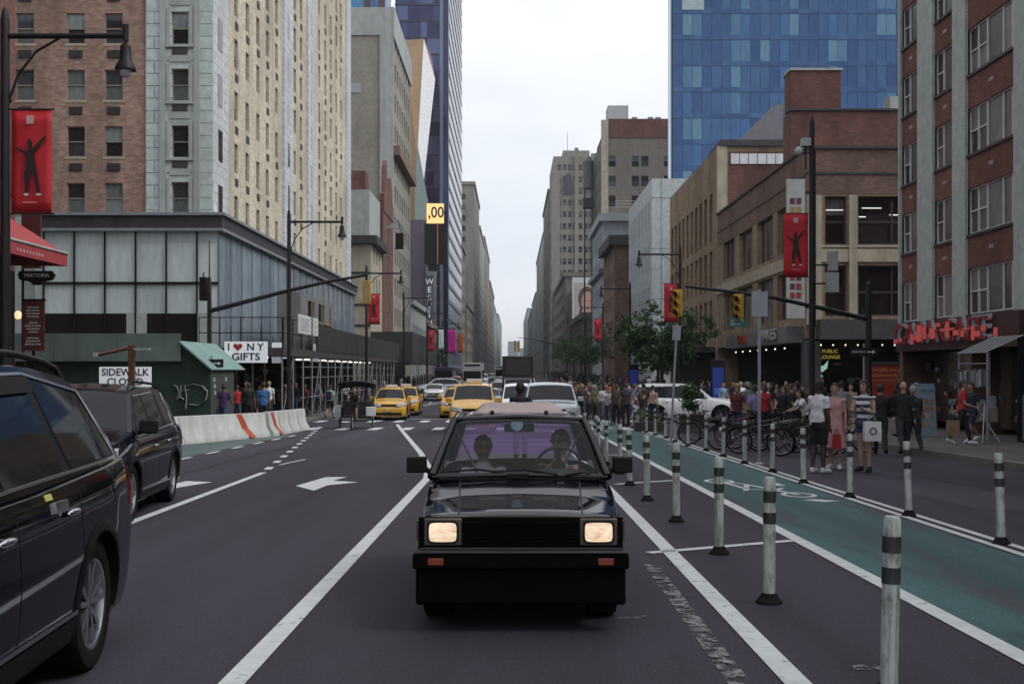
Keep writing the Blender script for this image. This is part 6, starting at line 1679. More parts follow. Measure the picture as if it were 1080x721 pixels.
    if rails:
        for sd in (1, -1):
            yA, yB = -.2, 1.85; mb = MB(); pts = []
            for i in range(13):
                y = yA+(yB-yA)*i/12; e = min(i, 12-i); pts.append((sd*(s.half(y, s.ze(y))-.06), y, s.top(y)-.02 + (.045 if e > 0 else -.03)))
            mb.tube(pts, .014, 8, sq=1.4); mb.build('roof_rail', M_iron if rails == 2 else M_plas, t, smooth=60)
    if taxi:
        mb = MB(); mb.box(-.30, .30, -.12, .12, zt+.0, zt+.17); mb.build('roof_light', P('taxi_lamp_white', (.6, .58, .5), .4), t, bevel=.03)
        mb = MB()
        for sd in (1, -1): mb.cyl((sd*(s.half(0, s.ze(0))-.08), -.4, s.top(0)+.02), (sd*(s.half(0, s.ze(0))-.08), 1.2, s.top(0)+.02), .02, n=6)
        mb.build('roof_bar', M_plas, t)
    return t, s
PB = car_paint('black_car_paint', (.004, .004, .007), .05, 0)
PN = car_paint('deep_navy_car_paint', (.006, .006, .013), .05, 0)
PY = car_paint('taxi_yellow', (.62, .32, .012), .3, .8)
PW = car_paint('white_car_paint', (.74, .76, .78), .3, .8)
PS = car_paint('silver_car_paint', (.34, .38, .42), .3, .8, .4)
PG = car_paint('grey_car_paint', (.16, .18, .20), .3, .8, .3)
PD = car_paint('dark_car_paint', (.02, .02, .024), .3, .8)
PR = car_paint('maroon_car_paint', (.10, .015, .015), .3, .8)
PBl = car_paint('blue_car_paint', (.03, .045, .11), .3, .8)

# nearest parked car, with window visors, chrome strips and sticker
t, s = make_car('suv', 'shiny black family car with roof rails and chrome trim, closest to the camera', 'car', PB, (-3.19, 5.03), R(5), None, 2, M_plas, M_tgl, spokes=10, rails=2, name='parked_car')
s.sides('chrome_strip', M_chrome, t, [[(-1.0, 1.085), (2.10, 1.172), (2.10, 1.19), (-1.0, 1.10)]], .012, 22, 1)
s.sides('window_trim', M_chrome, t, [[(2.10, 1.19), (2.13, 1.19), (1.78, 1.60), (1.755, 1.59)], [(.95, 1.68), (1.76, 1.588), (1.77, 1.602), (.95, 1.695)], [(-.3, 1.64), (.95, 1.68), (.95, 1.695), (-.3, 1.655)]], .012, 8, 8)
s.sides('rain_visor', M_plas, t, [[(.10, 1.56), (.98, 1.59), (.95, 1.672), (.10, 1.655)]], .035); s.sides('rain_visor', M_plas, t, [[(-.42, 1.52), (.03, 1.55), (.03, 1.64), (-.35, 1.60)]], .035)
s.sides('chrome_strip', M_chrome, t, [[(-1.0, .40), (.98, .40), (.98, .425), (-1.0, .425)]], .014, 14, 1)
s.sides('sill_cladding', M_plas, t, [[(-1.02, .25), (.98, .25), (.98, .38), (-1.02, .38)]], .012, 14, 2)
mb = MB(); s.patch(mb, [(.60, .975), (.80, .98), (.80, 1.03), (.60, 1.03)], .016, (1,), 4, 3); mb.build('handle_cup', M_chrome, t, smooth=60)
mb = MB(); s.patch(mb, [(.52, 1.045), (.62, 1.045), (.62, 1.075), (.52, 1.075)], .004, (1,), 2, 2); mb.build('sticker', P('sticker_yellow', (.5, .5, .12), .5), t)
t, s = make_car('crossover', 'glossy dark navy car with black arches parked behind the nearest black one', 'car', PN, (-5.60, 14.95), R(6.6), None, 2, M_plas, M_tgl, spokes=5, rails=1, name='parked_car')
s.sides('sill_cladding', M_plas, t, [[(-.92, .23), (.88, .23), (.88, .33), (-.92, .33)]], .012, 14, 2)
s.sides('chrome_strip', M_chrome, t, [[(-.92, .345), (.88, .345), (.88, .365), (-.92, .365)]], .016, 14, 1)
s.sides('window_trim', M_chrome, t, [[(1.72, 1.13), (1.75, 1.13), (1.46, 1.47), (1.435, 1.46)], [(-.86, 1.01), (1.74, 1.11), (1.74, 1.125), (-.86, 1.025)], [(-.28, 1.515), (.9, 1.565), (.9, 1.578), (-.28, 1.528)]], .012, 10, 4)
# traffic coming toward the camera
make_car('van', 'yellow taxi van with roof light directly behind the black hatchback', 'taxi', PY, (-1.44, 43.5), 0, None, 2, None, None, True, name='taxi')
make_car('crossover', 'yellow taxi with dark grille beside the pedicab', 'taxi', PY, (-6.35, 60), R(2), None, 2, M_plas, None, True, name='taxi')
make_car('crossover', 'yellow taxi following close behind the one beside the pedicab', 'taxi', PY, (-6.3, 67.5), R(1), None, 1, M_plas, None, True, name='taxi')
make_car('crossover', 'yellow taxi half hidden behind the taxi van', 'taxi', PY, (-2.95, 63), R(-2), None, 1, M_plas, None, True, name='taxi')
make_car('van', 'white van with dark windscreen next to the yellow taxi van', 'van', PW, (.35, 50), 0, None, 1, name='van')
make_car('big', 'silver car with wide dark windscreen behind the black hatchback', 'car', PS, (1.35, 40.5), 0, None, 1, name='car')
make_car('big', 'big white car standing across the cross street behind the planter', 'car', PW, (8.25, 54.5), R(90), None, 2, M_plas, None, name='car')
make_car('suv', 'silver grey car crossing the avenue sideways in mid distance', 'car', PS, (-7.7, 118), R(-78), None, 1, name='car')
FAR = [(-4.2, 92, 'sedan', PG, 'grey sedan'), (-1.0, 96, 'crossover', PD, 'dark crossover'), (-6.8, 100, 'sedan', PW, 'white sedan'), (2.6, 70, 'sedan', PD, 'dark sedan'), (-1.6, 78, 'sedan', PBl, 'blue sedan'), (-4.6, 142, 'crossover', PD, 'black crossover'), (-1.4, 132, 'sedan', PW, 'white saloon'), (1.8, 126, 'crossover', PW, 'white crossover'), (-7.4, 150, 'crossover', PY, 'yellow cab'), (-4.4, 172, 'van', PW, 'white minivan'), (-1.2, 168, 'sedan', PS, 'silver sedan'), (2.2, 150, 'sedan', PG, 'dark grey sedan'), (2.4, 190, 'crossover', PS, 'silver crossover'), (-7.2, 196, 'sedan', PBl, 'dark blue sedan'), (-3.8, 215, 'crossover', PD, 'black minivan'), (-.8, 222, 'crossover', PW, 'pale crossover'), (2.3, 235, 'sedan', PR, 'maroon sedan'), (-6.8, 250, 'van', PY, 'yellow van'), (-3.4, 275, 'sedan', PW, 'white saloon far off'), (0, 290, 'van', PW, 'white van far off')]
WHERE = {92: 'stopped beyond the crosswalk', 96: 'waiting before the black truck', 100: 'beyond the pedicab', 70: 'behind the silver one', 78: 'hidden behind the taxi van', 142: 'beyond the crossing silver grey car', 132: 'beside the black truck', 126: 'just behind the black truck', 150: 'at the kerb of the hotel side'}
protos = {}
for i, (x, y, kind, pt_, nm) in enumerate(FAR):
    lab = nm + ' in the far traffic, ' + (WHERE.get(y) if y in WHERE and not (y == 150 and x > 0) else 'about %d metres up the avenue' % y)
    if kind in protos:
        o = copy_tree(protos[kind][0], None, {protos[kind][1]: pt_}); o.location = (x, y, g(y)); o.rotation_euler = (0, 0, ru(-.04, .04)); tag(o, lab, 'car', 'cars in the far traffic')
    else:
        o, _ = make_car(kind, lab, 'car', pt_, (x, y), ru(-.04, .04), 'cars in the far traffic', 1, name='car'); protos[kind] = (o, pt_.name)
        for sl in o.children: pass
def truck(x, y, w, h, L_, boxc, cabc, label, name='truck', cab=True, windows=False):
    t = thing(name, label, name if name == 'bus' else 'truck', (x, y, g(y)))
    mb = MB(); mb.box(-w/2, w/2, 1.6 if cab else 0, L_, .55, h); mb.build('cargo_box' if not windows else 'body', boxc, t, bevel=.05)
    if cab:
        mb = MB(); mb.prism([(0, .45), (0, 1.15), (.45, 1.95), (1.6, 2.1), (1.6, .45)], -w*.45, w*.45, Matrix(((0, 0, 1, 0), (1, 0, 0, 0), (0, 1, 0, 0), (0, 0, 0, 1)))); mb.build('cab', cabc, t, bevel=.05)
        mb = MB(); mb.add([(-w*.40, .03, 1.2), (w*.40, .03, 1.2), (w*.38, .43, 1.9), (-w*.38, .43, 1.9)], [(0, 1, 2, 3)]); o = mb.build('windscreen', M_carglass, t); o.location = (0, -.03, .02)
        mb = MB(); mb.box(-w*.43, w*.43, -.06, .02, .4, .65); mb.build('bumper', M_plas, t)
        for sd in (1, -1):
            mb = MB(); mb.box(sd*w*.38-.12, sd*w*.38+.12, -.04, .02, .75, .95); mb.build('headlight', M_head, t)
        mb = MB(); mb.box(-w*.38, w*.38, 1.55, 1.6, 2.3, h-.25); mb.build('nose_panel', P('box_panel', (.035, .033, .035), .6), t)
    else:
        mb = MB(); mb.box(-w*.45, w*.45, -.02, .0, 1.2, 2.4); mb.build('windscreen', M_carglass, t)
        for sd in (1, -1):
            mb = MB(); mb.box(sd*w/2-.012, sd*w/2+.012, .8, L_-.6, 1.6, 2.5); mb.build('window_strip', M_carglass, t)
            mb = MB(); mb.box(sd*w*.38-.12, sd*w*.38+.12, -.04, .0, .75, .95); mb.build('headlight', M_head, t)
        mb = MB(); mb.box(-w*.4, w*.4, -.03, -.005, h-.42, h-.14); mb.build('destination_sign', P('sign_dark', (.02, .02, .02), .3), t)
    tm, rm = wheel_meshes(.42, .26, 6)
    for yy in (.9, L_-1.4):
        for sd in (1, -1):
            o = bpy.data.objects.new('wheel', tm); C.objects.link(o); o.parent = t; o.location = (sd*(w/2-.16), yy, .42); o.rotation_euler = (0, 0, 0 if sd > 0 else math.pi)
            q_ = bpy.data.objects.new('rim', rm); C.objects.link(q_); q_.parent = o
    return t
truck(.45, 88, 2.45, 3.75, 8, P('black_truck_box', (.012, .011, .012), .5), PG, 'tall black box truck in the middle of the avenue')
truck(-4.9, 140, 2.4, 3.4, 11, P('white_bus', (.5, .5, .5), .4), PW, 'white topped bus in the far traffic', 'bus', False, True)
truck(-9.0, 150, 2.4, 2.9, 9, P('purple_bus', (.04, .03, .12), .4), PW, 'dark purple coach parked far along the hotel side', 'bus', False, True)
truck(-1.9, 205, 2.4, 3.1, 8, P('white_bus', (.5, .5, .5), .4), PW, 'small white bus far behind the black truck', 'bus', False, True)

# ------------------------------------------------------------------ the black hatchback in front of the camera
YS_ = .93
yx, yy0 = .062*YS_, 9.86*YS_
car = thing('hatchback', 'boxy old black hatchback with lit headlights and a pink roof panel, driving toward the camera', 'car', (yx, yy0, g(yy0)))
car.rotation_euler = (R(-1.0), 0, 0); car.scale = (YS_,)*3; car.location.z += .112
Ys = Shape(3.48, 1.52, .2, .285, -1.08, 1.07, top=[(-1.74, .70), (-1.70, .725), (-1.2, .80), (-.80, .905), (-.70, .915), (1.55, .93), (1.70, .90), (1.74, .85)], belt=[(-1.74, .60), (-1.70, .66), (-.8, .84), (1.74, .86)],
           plan=[(-1.74, .93), (-1.71, .955), (-1.6, .97), (-1.0, 1), (1.0, 1), (1.6, .97), (1.74, .93)], nose=[(0, .0), (.3, .0), (.72, .03), (.9, .03)], tail=[(0, 0), (1, .02)], tumble=.5, crown=.035, sm=.025, arch=1.2)
Ys.body([PB, M_plas], car, 70, open_y=(-.72, 1.62))
Ys.lips(PB, car, .04, .014)
wheels(car, Ys, .23, 8, M_iron, -.01)
for c_ in car.children:
    if c_.name.startswith('wheel'): c_.location.z -= .088; c_.scale = (1, 1.12, 1.12)
def ybar(pts, r, mat, nm, sq=1): mb = MB(); mb.tube(pts, r, 6, sq=sq); return mb.build(nm, mat, car, smooth=50)
# greenhouse: roof skin, pillars, window glass
A0, A1 = (.70, -.78, .905), (.545, -.22, 1.345)      # windscreen corners: foot, head
C0, C1 = (.69, 1.66, .93), (.54, 1.28, 1.34)
mb = MB(); P_ = []
for i in range(13):
    u = i/12; y = A1[1]-.03 + (C1[1]+.06-A1[1]+.03)*u; zc = 1.352 + .04*math.sin(math.pi*min(u*1.15, 1)) - (.02 if u in (0, 1) else 0); row = []
    for k in range(13):
        f = -1 + 2*k/12; row.append((f*.565, y, zc + .022*(1-f*f) - (.035 if abs(f) == 1 else 0)))
    P_.append(row)
mb.grid(P_)
keep = [i for i, f_ in enumerate(mb.f) if not (abs(sum(mb.v[q][0] for q in f_)/4) < .37 and .02 < sum(mb.v[q][1] for q in f_)/4 < .56)]     # sunroof opening under the pink panel
mb.f = [mb.f[i] for i in keep]; mb.m = [mb.m[i] for i in keep]; o = mb.build('roof', PB, car, smooth=50); so = o.modifiers.new('t', 'SOLIDIFY'); so.thickness = .035; so.offset = -1
mb = MB()
for sd in (1, -1):
    S_ = lambda p: (sd*p[0], p[1], p[2])
    mb.tube([S_(A0), S_((.625, -.50, 1.13)), S_(A1)], [.042, .036, .032], 8)
    mb.tube([S_(C0), S_(C1)], [.075, .06], 8)
    mb.tube([S_((.735, .32, .87)), S_((.56, .30, 1.345))], [.045, .04], 8)
    mb.tube([S_(A1), S_((.555, .5, 1.365)), S_(C1)], .03, 8)
mb.tube([(-.545, -.22, 1.348), (0, -.235, 1.372), (.545, -.22, 1.348)], .024, 8); mb.tube([(-.54, 1.28, 1.34), (.54, 1.28, 1.34)], .03, 8)
mb.tube([(-.70, -.775, .905), (0, -.82, .925), (.70, -.775, .905)], .022, 8)
mb.build('pillars', PB, car, smooth=50)
GW = clearglass('windscreen_glass', (.90, .92, .96), 0, 0)
GP = clearglass('purple_rear_glass', (.80, .56, 1.0), 0, 0, (.30, .20, .46))
GS = clearglass('side_glass', (.62, .66, .78), 0, 0)
def glassquad(pts, mat, nm, bow=0):
    mb = MB(); n = 8; P_ = []
    for i in range(n+1):
        v = i/n; row = []
        for k in range(n+1):
            u = k/n; p = [(1-v)*((1-u)*pts[0][j]+u*pts[1][j]) + v*((1-u)*pts[3][j]+u*pts[2][j]) for j in range(3)]
            p[1] -= bow*(1-(2*u-1)**2); row.append(p)
        P_.append(row)
    mb.grid(P_); return mb.build(nm, mat, car, smooth=60)
glassquad([(-.68, -.77, .925), (.68, -.77, .925), (.54, -.225, 1.345), (-.54, -.225, 1.345)], GW, 'windscreen', .035)
glassquad([(-.63, 1.66, .95), (.63, 1.66, .95), (.51, 1.30, 1.32), (-.51, 1.30, 1.32)], GP, 'rear_window', -.02)
for sd in (1, -1):
    glassquad([(sd*.715, -.66, .90), (sd*.735, .28, .90), (sd*.56, .27, 1.33), (sd*.555, -.15, 1.32)], GS, 'side_window'); glassquad([(sd*.735, .36, .90), (sd*.70, 1.55, .92), (sd*.55, 1.24, 1.32), (sd*.56, .34, 1.33)], GS, 'side_window')
# purple light comes through the rear glass: heater wires and parcel shelf
mb = MB()
for k in range(7): z = .98+k*.048; f = (z-.95)/.37; mb.tube([(-.60+.1*f, 1.648-.36*f, z), (.60-.1*f, 1.648-.36*f, z)], .0016, 4)
mb.build('heater_wires', P('heater_wire', (.12, .06, .08), .6), car)
mb = MB(); mb.box(-.66, .66, -.70, -.42, .74, .90); mb.box(-.68, .68, -.78, -.69, .70, .895); mb.ell((.33, -.40, .90), (.26, .14, .05)); mb.build('dashboard', P('dash_plastic', (.02, .019, .022), .7), car, bevel=.02)
mb = MB(); mb.box(-.70, .70, -.70, 1.6, .22, .26); mb.build('floor_pan', M_plas, car)
for x in (-.34, .34):
    mb = MB(); mb.box(x-.24, x+.24, -.1, .42, .30, .47); mb.box(x-.235, x+.235, .38, .50, .45, .92); mb.build('seat', M_leather, car, bevel=.04, seg=3)
mb = MB(); mb.box(-.62, .62, .98, 1.10, .45, .80); mb.box(-.62, .62, .62, 1.0, .3, .47); mb.build('rear_seat', M_leather, car, bevel=.04, seg=3)
mb = MB(); mb.box(-.66, .66, 1.1, 1.62, .78, .80); mb.build('parcel_shelf', M_leather, car)
mb = MB(); Mw = Matrix.Translation((.33, -.30, .96)) @ Matrix.Rotation(R(-62), 4, 'X') @ Matrix.Rotation(R(90), 4, 'Y')
mb.torus(.185, .015, 28, 8, Mw); mb.box(-.012, .012, -.18, .18, -.02, .02, 0, Mw); mb.ell((0, 0, 0), (.02, .06, .06), 10, 6, 0, Mw); mb.build('steering_wheel', P('dash_plastic', (.02, .019, .022), .6), car, smooth=50)
mb = MB(); mb.box(-.13, .13, -.16, -.13, 1.24, 1.31); mb.build('rear_view_mirror', M_plas, car, bevel=.02, seg=3)
mb = MB(); mb.tube([(-.02, -.245, 1.305), (-.02, -.238, 1.305)], .052, 20); mb.build('screen_sticker', P('sticker_blue', (.20, .32, .42), .5, 0, .3, 14), car)
# door cards and seat belts
for sd in (1, -1):
    mb = MB(); mb.tube([(sd*.56, .25, 1.25), (sd*.44, .20, 1.02), (sd*.30, .18, .72)], .022, 4, sq=.2); mb.build('seat_belt', P('belt_grey', (.22, .24, .26), .8), car)
# bonnet seams, lip, wipers, cowl
mb = MB()
for sd in (1, -1):
    P_ = []
    for i in range(13):
        y = -1.70 + .90*i/12; x = sd*(.445+.03*i/12)
        ze = Ys.ze(y); we = Ys.half(y, ze); f = abs(x)/we; z = ze + (Ys.top(y)-ze)*(1-min(f, 1)**2.2); P_.append([(x-.006, y+Ys.ysh(y, z), z+.003), (x+.006, y+Ys.ysh(y, z), z+.003)])
    mb.grid(P_)
mb.build('bonnet_seam', M_black, car)
mb = MB(); mb.box(-.64, .64, -.84, -.77, .885, .905); mb.build('cowl_grille', M_plas, car)
mb = MB()
for pts in ([(-.02, -.82, .925), (-.33, -.795, .965), (-.63, -.785, .945)], [(.30, -.82, .925), (.05, -.80, .965), (-.22, -.79, .95)], [(.36, -.82, .92), (.5, -.81, .945), (.56, -.80, .93)]):
    mb.tube(pts, [.011, .010, .006], 6)
mb.box(-.10, .07, -.85, -.80, .90, .935); mb.build('wiper', M_plas, car)
# face
fy_ = -1.74
mb = MB(); mb.box(-.73, .73, fy_-.004, fy_+.04, .475, .69); mb.build('grille_panel', M_deep, car)
mb = MB()
for k in range(7): mb.box(-.44, .44, fy_-.018, fy_-.004, .490+k*.026, .502+k*.026)
mb.build('grille', M_deep, car)
for x in (-.555, .555):
    mb = MB(); mb.box(x-.135, x+.135, fy_-.022, fy_+.03, .490, .685); h_ = mb.build('headlight', P('headlight_bezel', (.10, .085, .075), .4, .4, .2, 8), car, bevel=.01)
    prof = []
    mb = MB(); 
    def rr_(w, hh, r, n=5): return [(x + sx*(w-r) + r*math.cos(R(a)), .588 + sz*(hh-r) + r*math.sin(R(a))) for sx, sz, a0 in ((1, 1, 0), (-1, 1, 90), (-1, -1, 180), (1, -1, 270)) for a in [a0+90*i/n for i in range(n+1)]]
    mb.prism(rr_(.112, .082, .035), -fy_+.022, -fy_+.034, M_rot); q_ = mb.build('gasket', M_black, None); q_.parent = h_
    m, n, b = new_mat('headlight_lens_%d' % (x > 0)); v = objco(n); f = noise(n, objco(n, (7, 1, 18)), 2.2, 5, .7)
    c = mixc(n, ramp(n, f, .3, .68), (.45, .19, .07), (1.0, .84, .60)); n.links.new(c, b.inputs['Emission Color']); b.inputs['Emission Strength'].default_value = 1.0; b.inputs['Base Color'].default_value = (.5, .45, .4, 1); b.inputs['Roughness'].default_value = .1
    mb = MB(); n_ = 7; P_ = []
    for i in range(n_+1):
        row = []
        for k in range(n_+1):
            u, w_ = -1+2*k/n_, -1+2*i/n_
            s_ = 1 - .10*(u*u*w_*w_)**2; row.append((x + .098*u*s_, fy_-.034 - .012*(1-.5*(u*u+w_*w_)), .588 + .068*w_*s_))
        P_.append(row)
    mb.grid(P_); q_ = mb.build('lens', m, None, smooth=60); q_.parent = h_
mb = MB(); mb.box(-.765, .765, fy_-.11, fy_+.02, .335, .445); mb.box(-.765, -.70, fy_-.02, fy_+.6, .345, .44); mb.box(.70, .765, fy_-.02, fy_+.6, .345, .44); mb.build('bumper', M_deep, car, bevel=.018, seg=3)
mb = MB(); mb.box(-.75, .75, fy_-.118, fy_-.0, .445, .463); mb.build('bumper_strip', P('bumper_grey', (.022, .022, .026), .5), car, bevel=.006)
mb = MB(); mb.box(-.745, .745, fy_-.06, fy_+.1, .075, .335); mb.build('front_apron', M_deep, car, bevel=.02)
for x in (-.60, .60):
    mb = MB(); mb.box(x-.055, x+.055, fy_-.118, fy_-.10, .365, .415); mb.build('indicator', glow('amber_lens', (.16, .02, .008), .2, (.14, .03, .01)), car, bevel=.006)
for x in (-.735, .735):
    mb = MB(); mb.box(x-.012, x+.012, fy_+.03, fy_+.12, .52, .66); mb.build('side_lamp', P('lamp_smoke', (.08, .06, .055), .3), car)
for sd in (1, -1):
    mb = MB(); mb.box(min(sd*.76, sd*.92), max(sd*.76, sd*.92), -.62, -.52, .925, 1.055); mb.tube([(sd*.70, -.58, .90), (sd*.78, -.57, .965)], .025, 6); mb.build('mirror', M_plas, car, bevel=.03, seg=3)
    mb = MB(); mb.box(min(sd*.752, sd*.775), max(sd*.752, sd*.775), .02, .16, .74, .77); mb.build('door_handle', M_plas, car)
    mb = MB(); Ys.patch(mb, [(-.62, .30), (-.612, .30), (-.612, .82), (-.62, .82)], .0015, (sd,), 1, 6); Ys.patch(mb, [(.36, .30), (.368, .30), (.368, .82), (.36, .82)], .0015, (sd,), 1, 6); mb.build('door_gap', M_black, car)
# pale pink roof panel (open canvas roof, stiff and tilted up at its back)
mb = MB(); P_ = []
for i in range(9):
    u = i/8; y = -.02 + .62*u; row = []
    for k in range(15):
        f = -1+2*k/14; e = 1-abs(f)**14; row.append((f*(.395-.015*u), y, 1.402 + .085*math.sin(u*1.5)*(.25+.75*e) + .004*math.sin(k*2.1+i)))
    P_.append(row)
mb.grid(P_); M_pink = P('dusty_pink_canvas', (.62, .53, .53), .75, 0, .12, 5, .15); o = mb.build('roof_panel', M_pink, car, smooth=60); so = o.modifiers.new('t', 'SOLIDIFY'); so.thickness = .018; o['label'] = 'dusty pink tilted roof panel'; n = M_pink.node_tree; tl = n.nodes.new('ShaderNodeBsdfTranslucent'); tl.inputs[0].default_value = (.75, .62, .60, 1); mxs = n.nodes.new('ShaderNodeMixShader'); mxs.inputs[0].default_value = .45; n.links.new(n.nodes['Principled BSDF'].outputs[0], mxs.inputs[1]); n.links.new(tl.outputs[0], mxs.inputs[2]); n.links.new(mxs.outputs[0], n.nodes['Material Output'].inputs[0])
mb = MB()
for f in (-.6, .6): mb.box(f*.39-.015, f*.39+.015, -.04, .01, 1.39, 1.42)
mb.box(-.03, .03, .57, .61, 1.483, 1.50); mb.box(.10, .13, .57, .61, 1.483, 1.50); mb.build('panel_clip', M_plas, car)
# ------------------------------------------------------------------ people
SKIN = {'light': (.42, .26, .19), 'tan': (.30, .175, .12), 'brown': (.15, .082, .055), 'dark': (.06, .034, .024)}
def msk(k): return P('skin_' + k, SKIN[k], .55, 0, .06, 6)
COL = {'white': (.60, .62, .66), 'black': (.012, .012, .014), 'navy': (.016, .02, .05), 'grey': (.17, .175, .19), 'red': (.36, .02, .025), 'blue': (.03, .11, .28), 'sky blue': (.17, .27, .40), 'olive': (.06, .06, .03), 'beige': (.33, .27, .19), 'pink': (.48, .27, .27), 'purple': (.05, .022, .085), 'teal': (.03, .13, .13), 'orange': (.40, .12, .02), 'brown': (.075, .045, .03), 'maroon': (.09, .014, .02), 'yellow': (.45, .33, .05), 'charcoal': (.03, .03, .034), 'lilac': (.22, .19, .36), 'mint': (.26, .40, .34), 'denim': (.035, .055, .12)}
def mcl(k): return P('cloth_' + k.replace(' ', '_'), COL[k], .85, 0, .14, 5, .15)
HAIRC = {'dark': (.012, .009, .008), 'brown': (.05, .028, .016), 'blond': (.28, .19, .08), 'grey': (.26, .25, .24), 'bald': None, 'red cap': (.3, .02, .02)}
def mhr(k): return P('hair_' + k.replace(' ', '_'), HAIRC[k], .7, 0, .3, 20, .3)
POSE = {
 'stand': dict(),
 'stand2': dict(lsw=(-3, 4), lkn=(2, 6), asw=(8, -4), ael=(28, 12)),
 'walk': dict(lsw=(24, -20), lkn=(8, 26), asw=(-20, 22), ael=(14, 26)),
 'walk2': dict(lsw=(-17, 20), lkn=(30, 5), asw=(18, -16), ael=(22, 10)),
 'phone': dict(asw=(12, 18), ael=(92, 78), ain=(.45, .35), hd=18, lsw=(3, -5), lkn=(5, 0)),
 'carry': dict(asw=(6, 4), ael=(14, 70), ain=(0, .3), lsw=(18, -16), lkn=(6, 22)),
 'lean': dict(lean=24, asw=(40, 30), ael=(20, 30), lsw=(6, -2), lkn=(10, 4)),
 'ride': dict(lean=28, pel=.93, asw=(62, 62), ael=(22, 22), aab=8, lsw=(72, 24), lkn=(78, 34), seat=True),
 'drive': dict(lean=-14, pel=.5, asw=(34, 34), ael=(58, 58), ain=(.12, .12), lsw=(72, 72), lkn=(58, 58), seat=True),
 'ridealong': dict(lean=-14, pel=.5, asw=(12, 12), ael=(48, 48), ain=(.3, .3), lsw=(72, 72), lkn=(58, 58), seat=True),
 'sit': dict(lean=8, pel=.5, asw=(22, 22), ael=(60, 60), ain=(.25, .25), lsw=(84, 80), lkn=(84, 80), seat=True),
}
def skeleton(p):
    J = {}; pel = Vector((0, 0, p.get('pel', .93))); ln = R(p.get('lean', 2))
    t = Vector((0, -math.sin(ln), math.cos(ln))); J['pel'] = pel; J['t'] = t
    J['neck'] = pel + t*.545; hd = R(p.get('hd', 0)) + ln*.35
    J['head'] = J['neck'] + Vector((0, -math.sin(ln*.5), math.cos(ln*.5)))*.085 + Vector((0, -math.sin(hd)*.1 - .012, math.cos(hd)*.085))
    asw = p.get('asw', (4, 2)); ael = p.get('ael', (14, 12)); ain = p.get('ain', (0, 0)); ab = R(p.get('aab', 9))
    lsw = p.get('lsw', (2, -2)); lkn = p.get('lkn', (3, 3))
    for i, sd in ((0, 1), (1, -1)):
        sh = pel + t*.475 + Vector((sd*.175, 0, 0)); a = R(asw[i]) + ln*.3; e = a + R(ael[i])
        el = sh + Vector((sd*math.sin(ab), -math.sin(a)*math.cos(ab), -math.cos(a)*math.cos(ab)))*.285
        fd = Vector((-sd*ain[i] + sd*.04, -math.sin(e), -math.cos(e))).normalized()
        wr = el + fd*.245; J['sh%d' % i], J['el%d' % i], J['wr%d' % i], J['hn%d' % i] = sh, el, wr, wr + fd*.085
        hp = pel + Vector((sd*.088, 0, -.03)); a = R(lsw[i]); k = a - R(lkn[i])
        kn = hp + Vector((sd*.015, -math.sin(a), -math.cos(a)))*.42; an = kn + Vector((sd*.0, -math.sin(k), -math.cos(k)))*.41
        J['hp%d' % i], J['kn%d' % i], J['an%d' % i] = hp, kn, an
        pit = R(0 if not p.get('seat') else -8) + max(0, (a-R(lkn[i])) * 0) + (R(28) if k < R(-25) else 0)
        J['to%d' % i] = an + Vector((sd*.03, -math.cos(pit)*.155, -.045 - math.sin(pit)*.1))
    if not p.get('seat'):
        lo = min(min(J['an0'].z, J['to0'].z+.03), min(J['an1'].z, J['to1'].z+.03)) - .075
        for k in J:
            if k != 't': J[k] = J[k] - Vector((0, 0, lo))
    return J
_body = {}
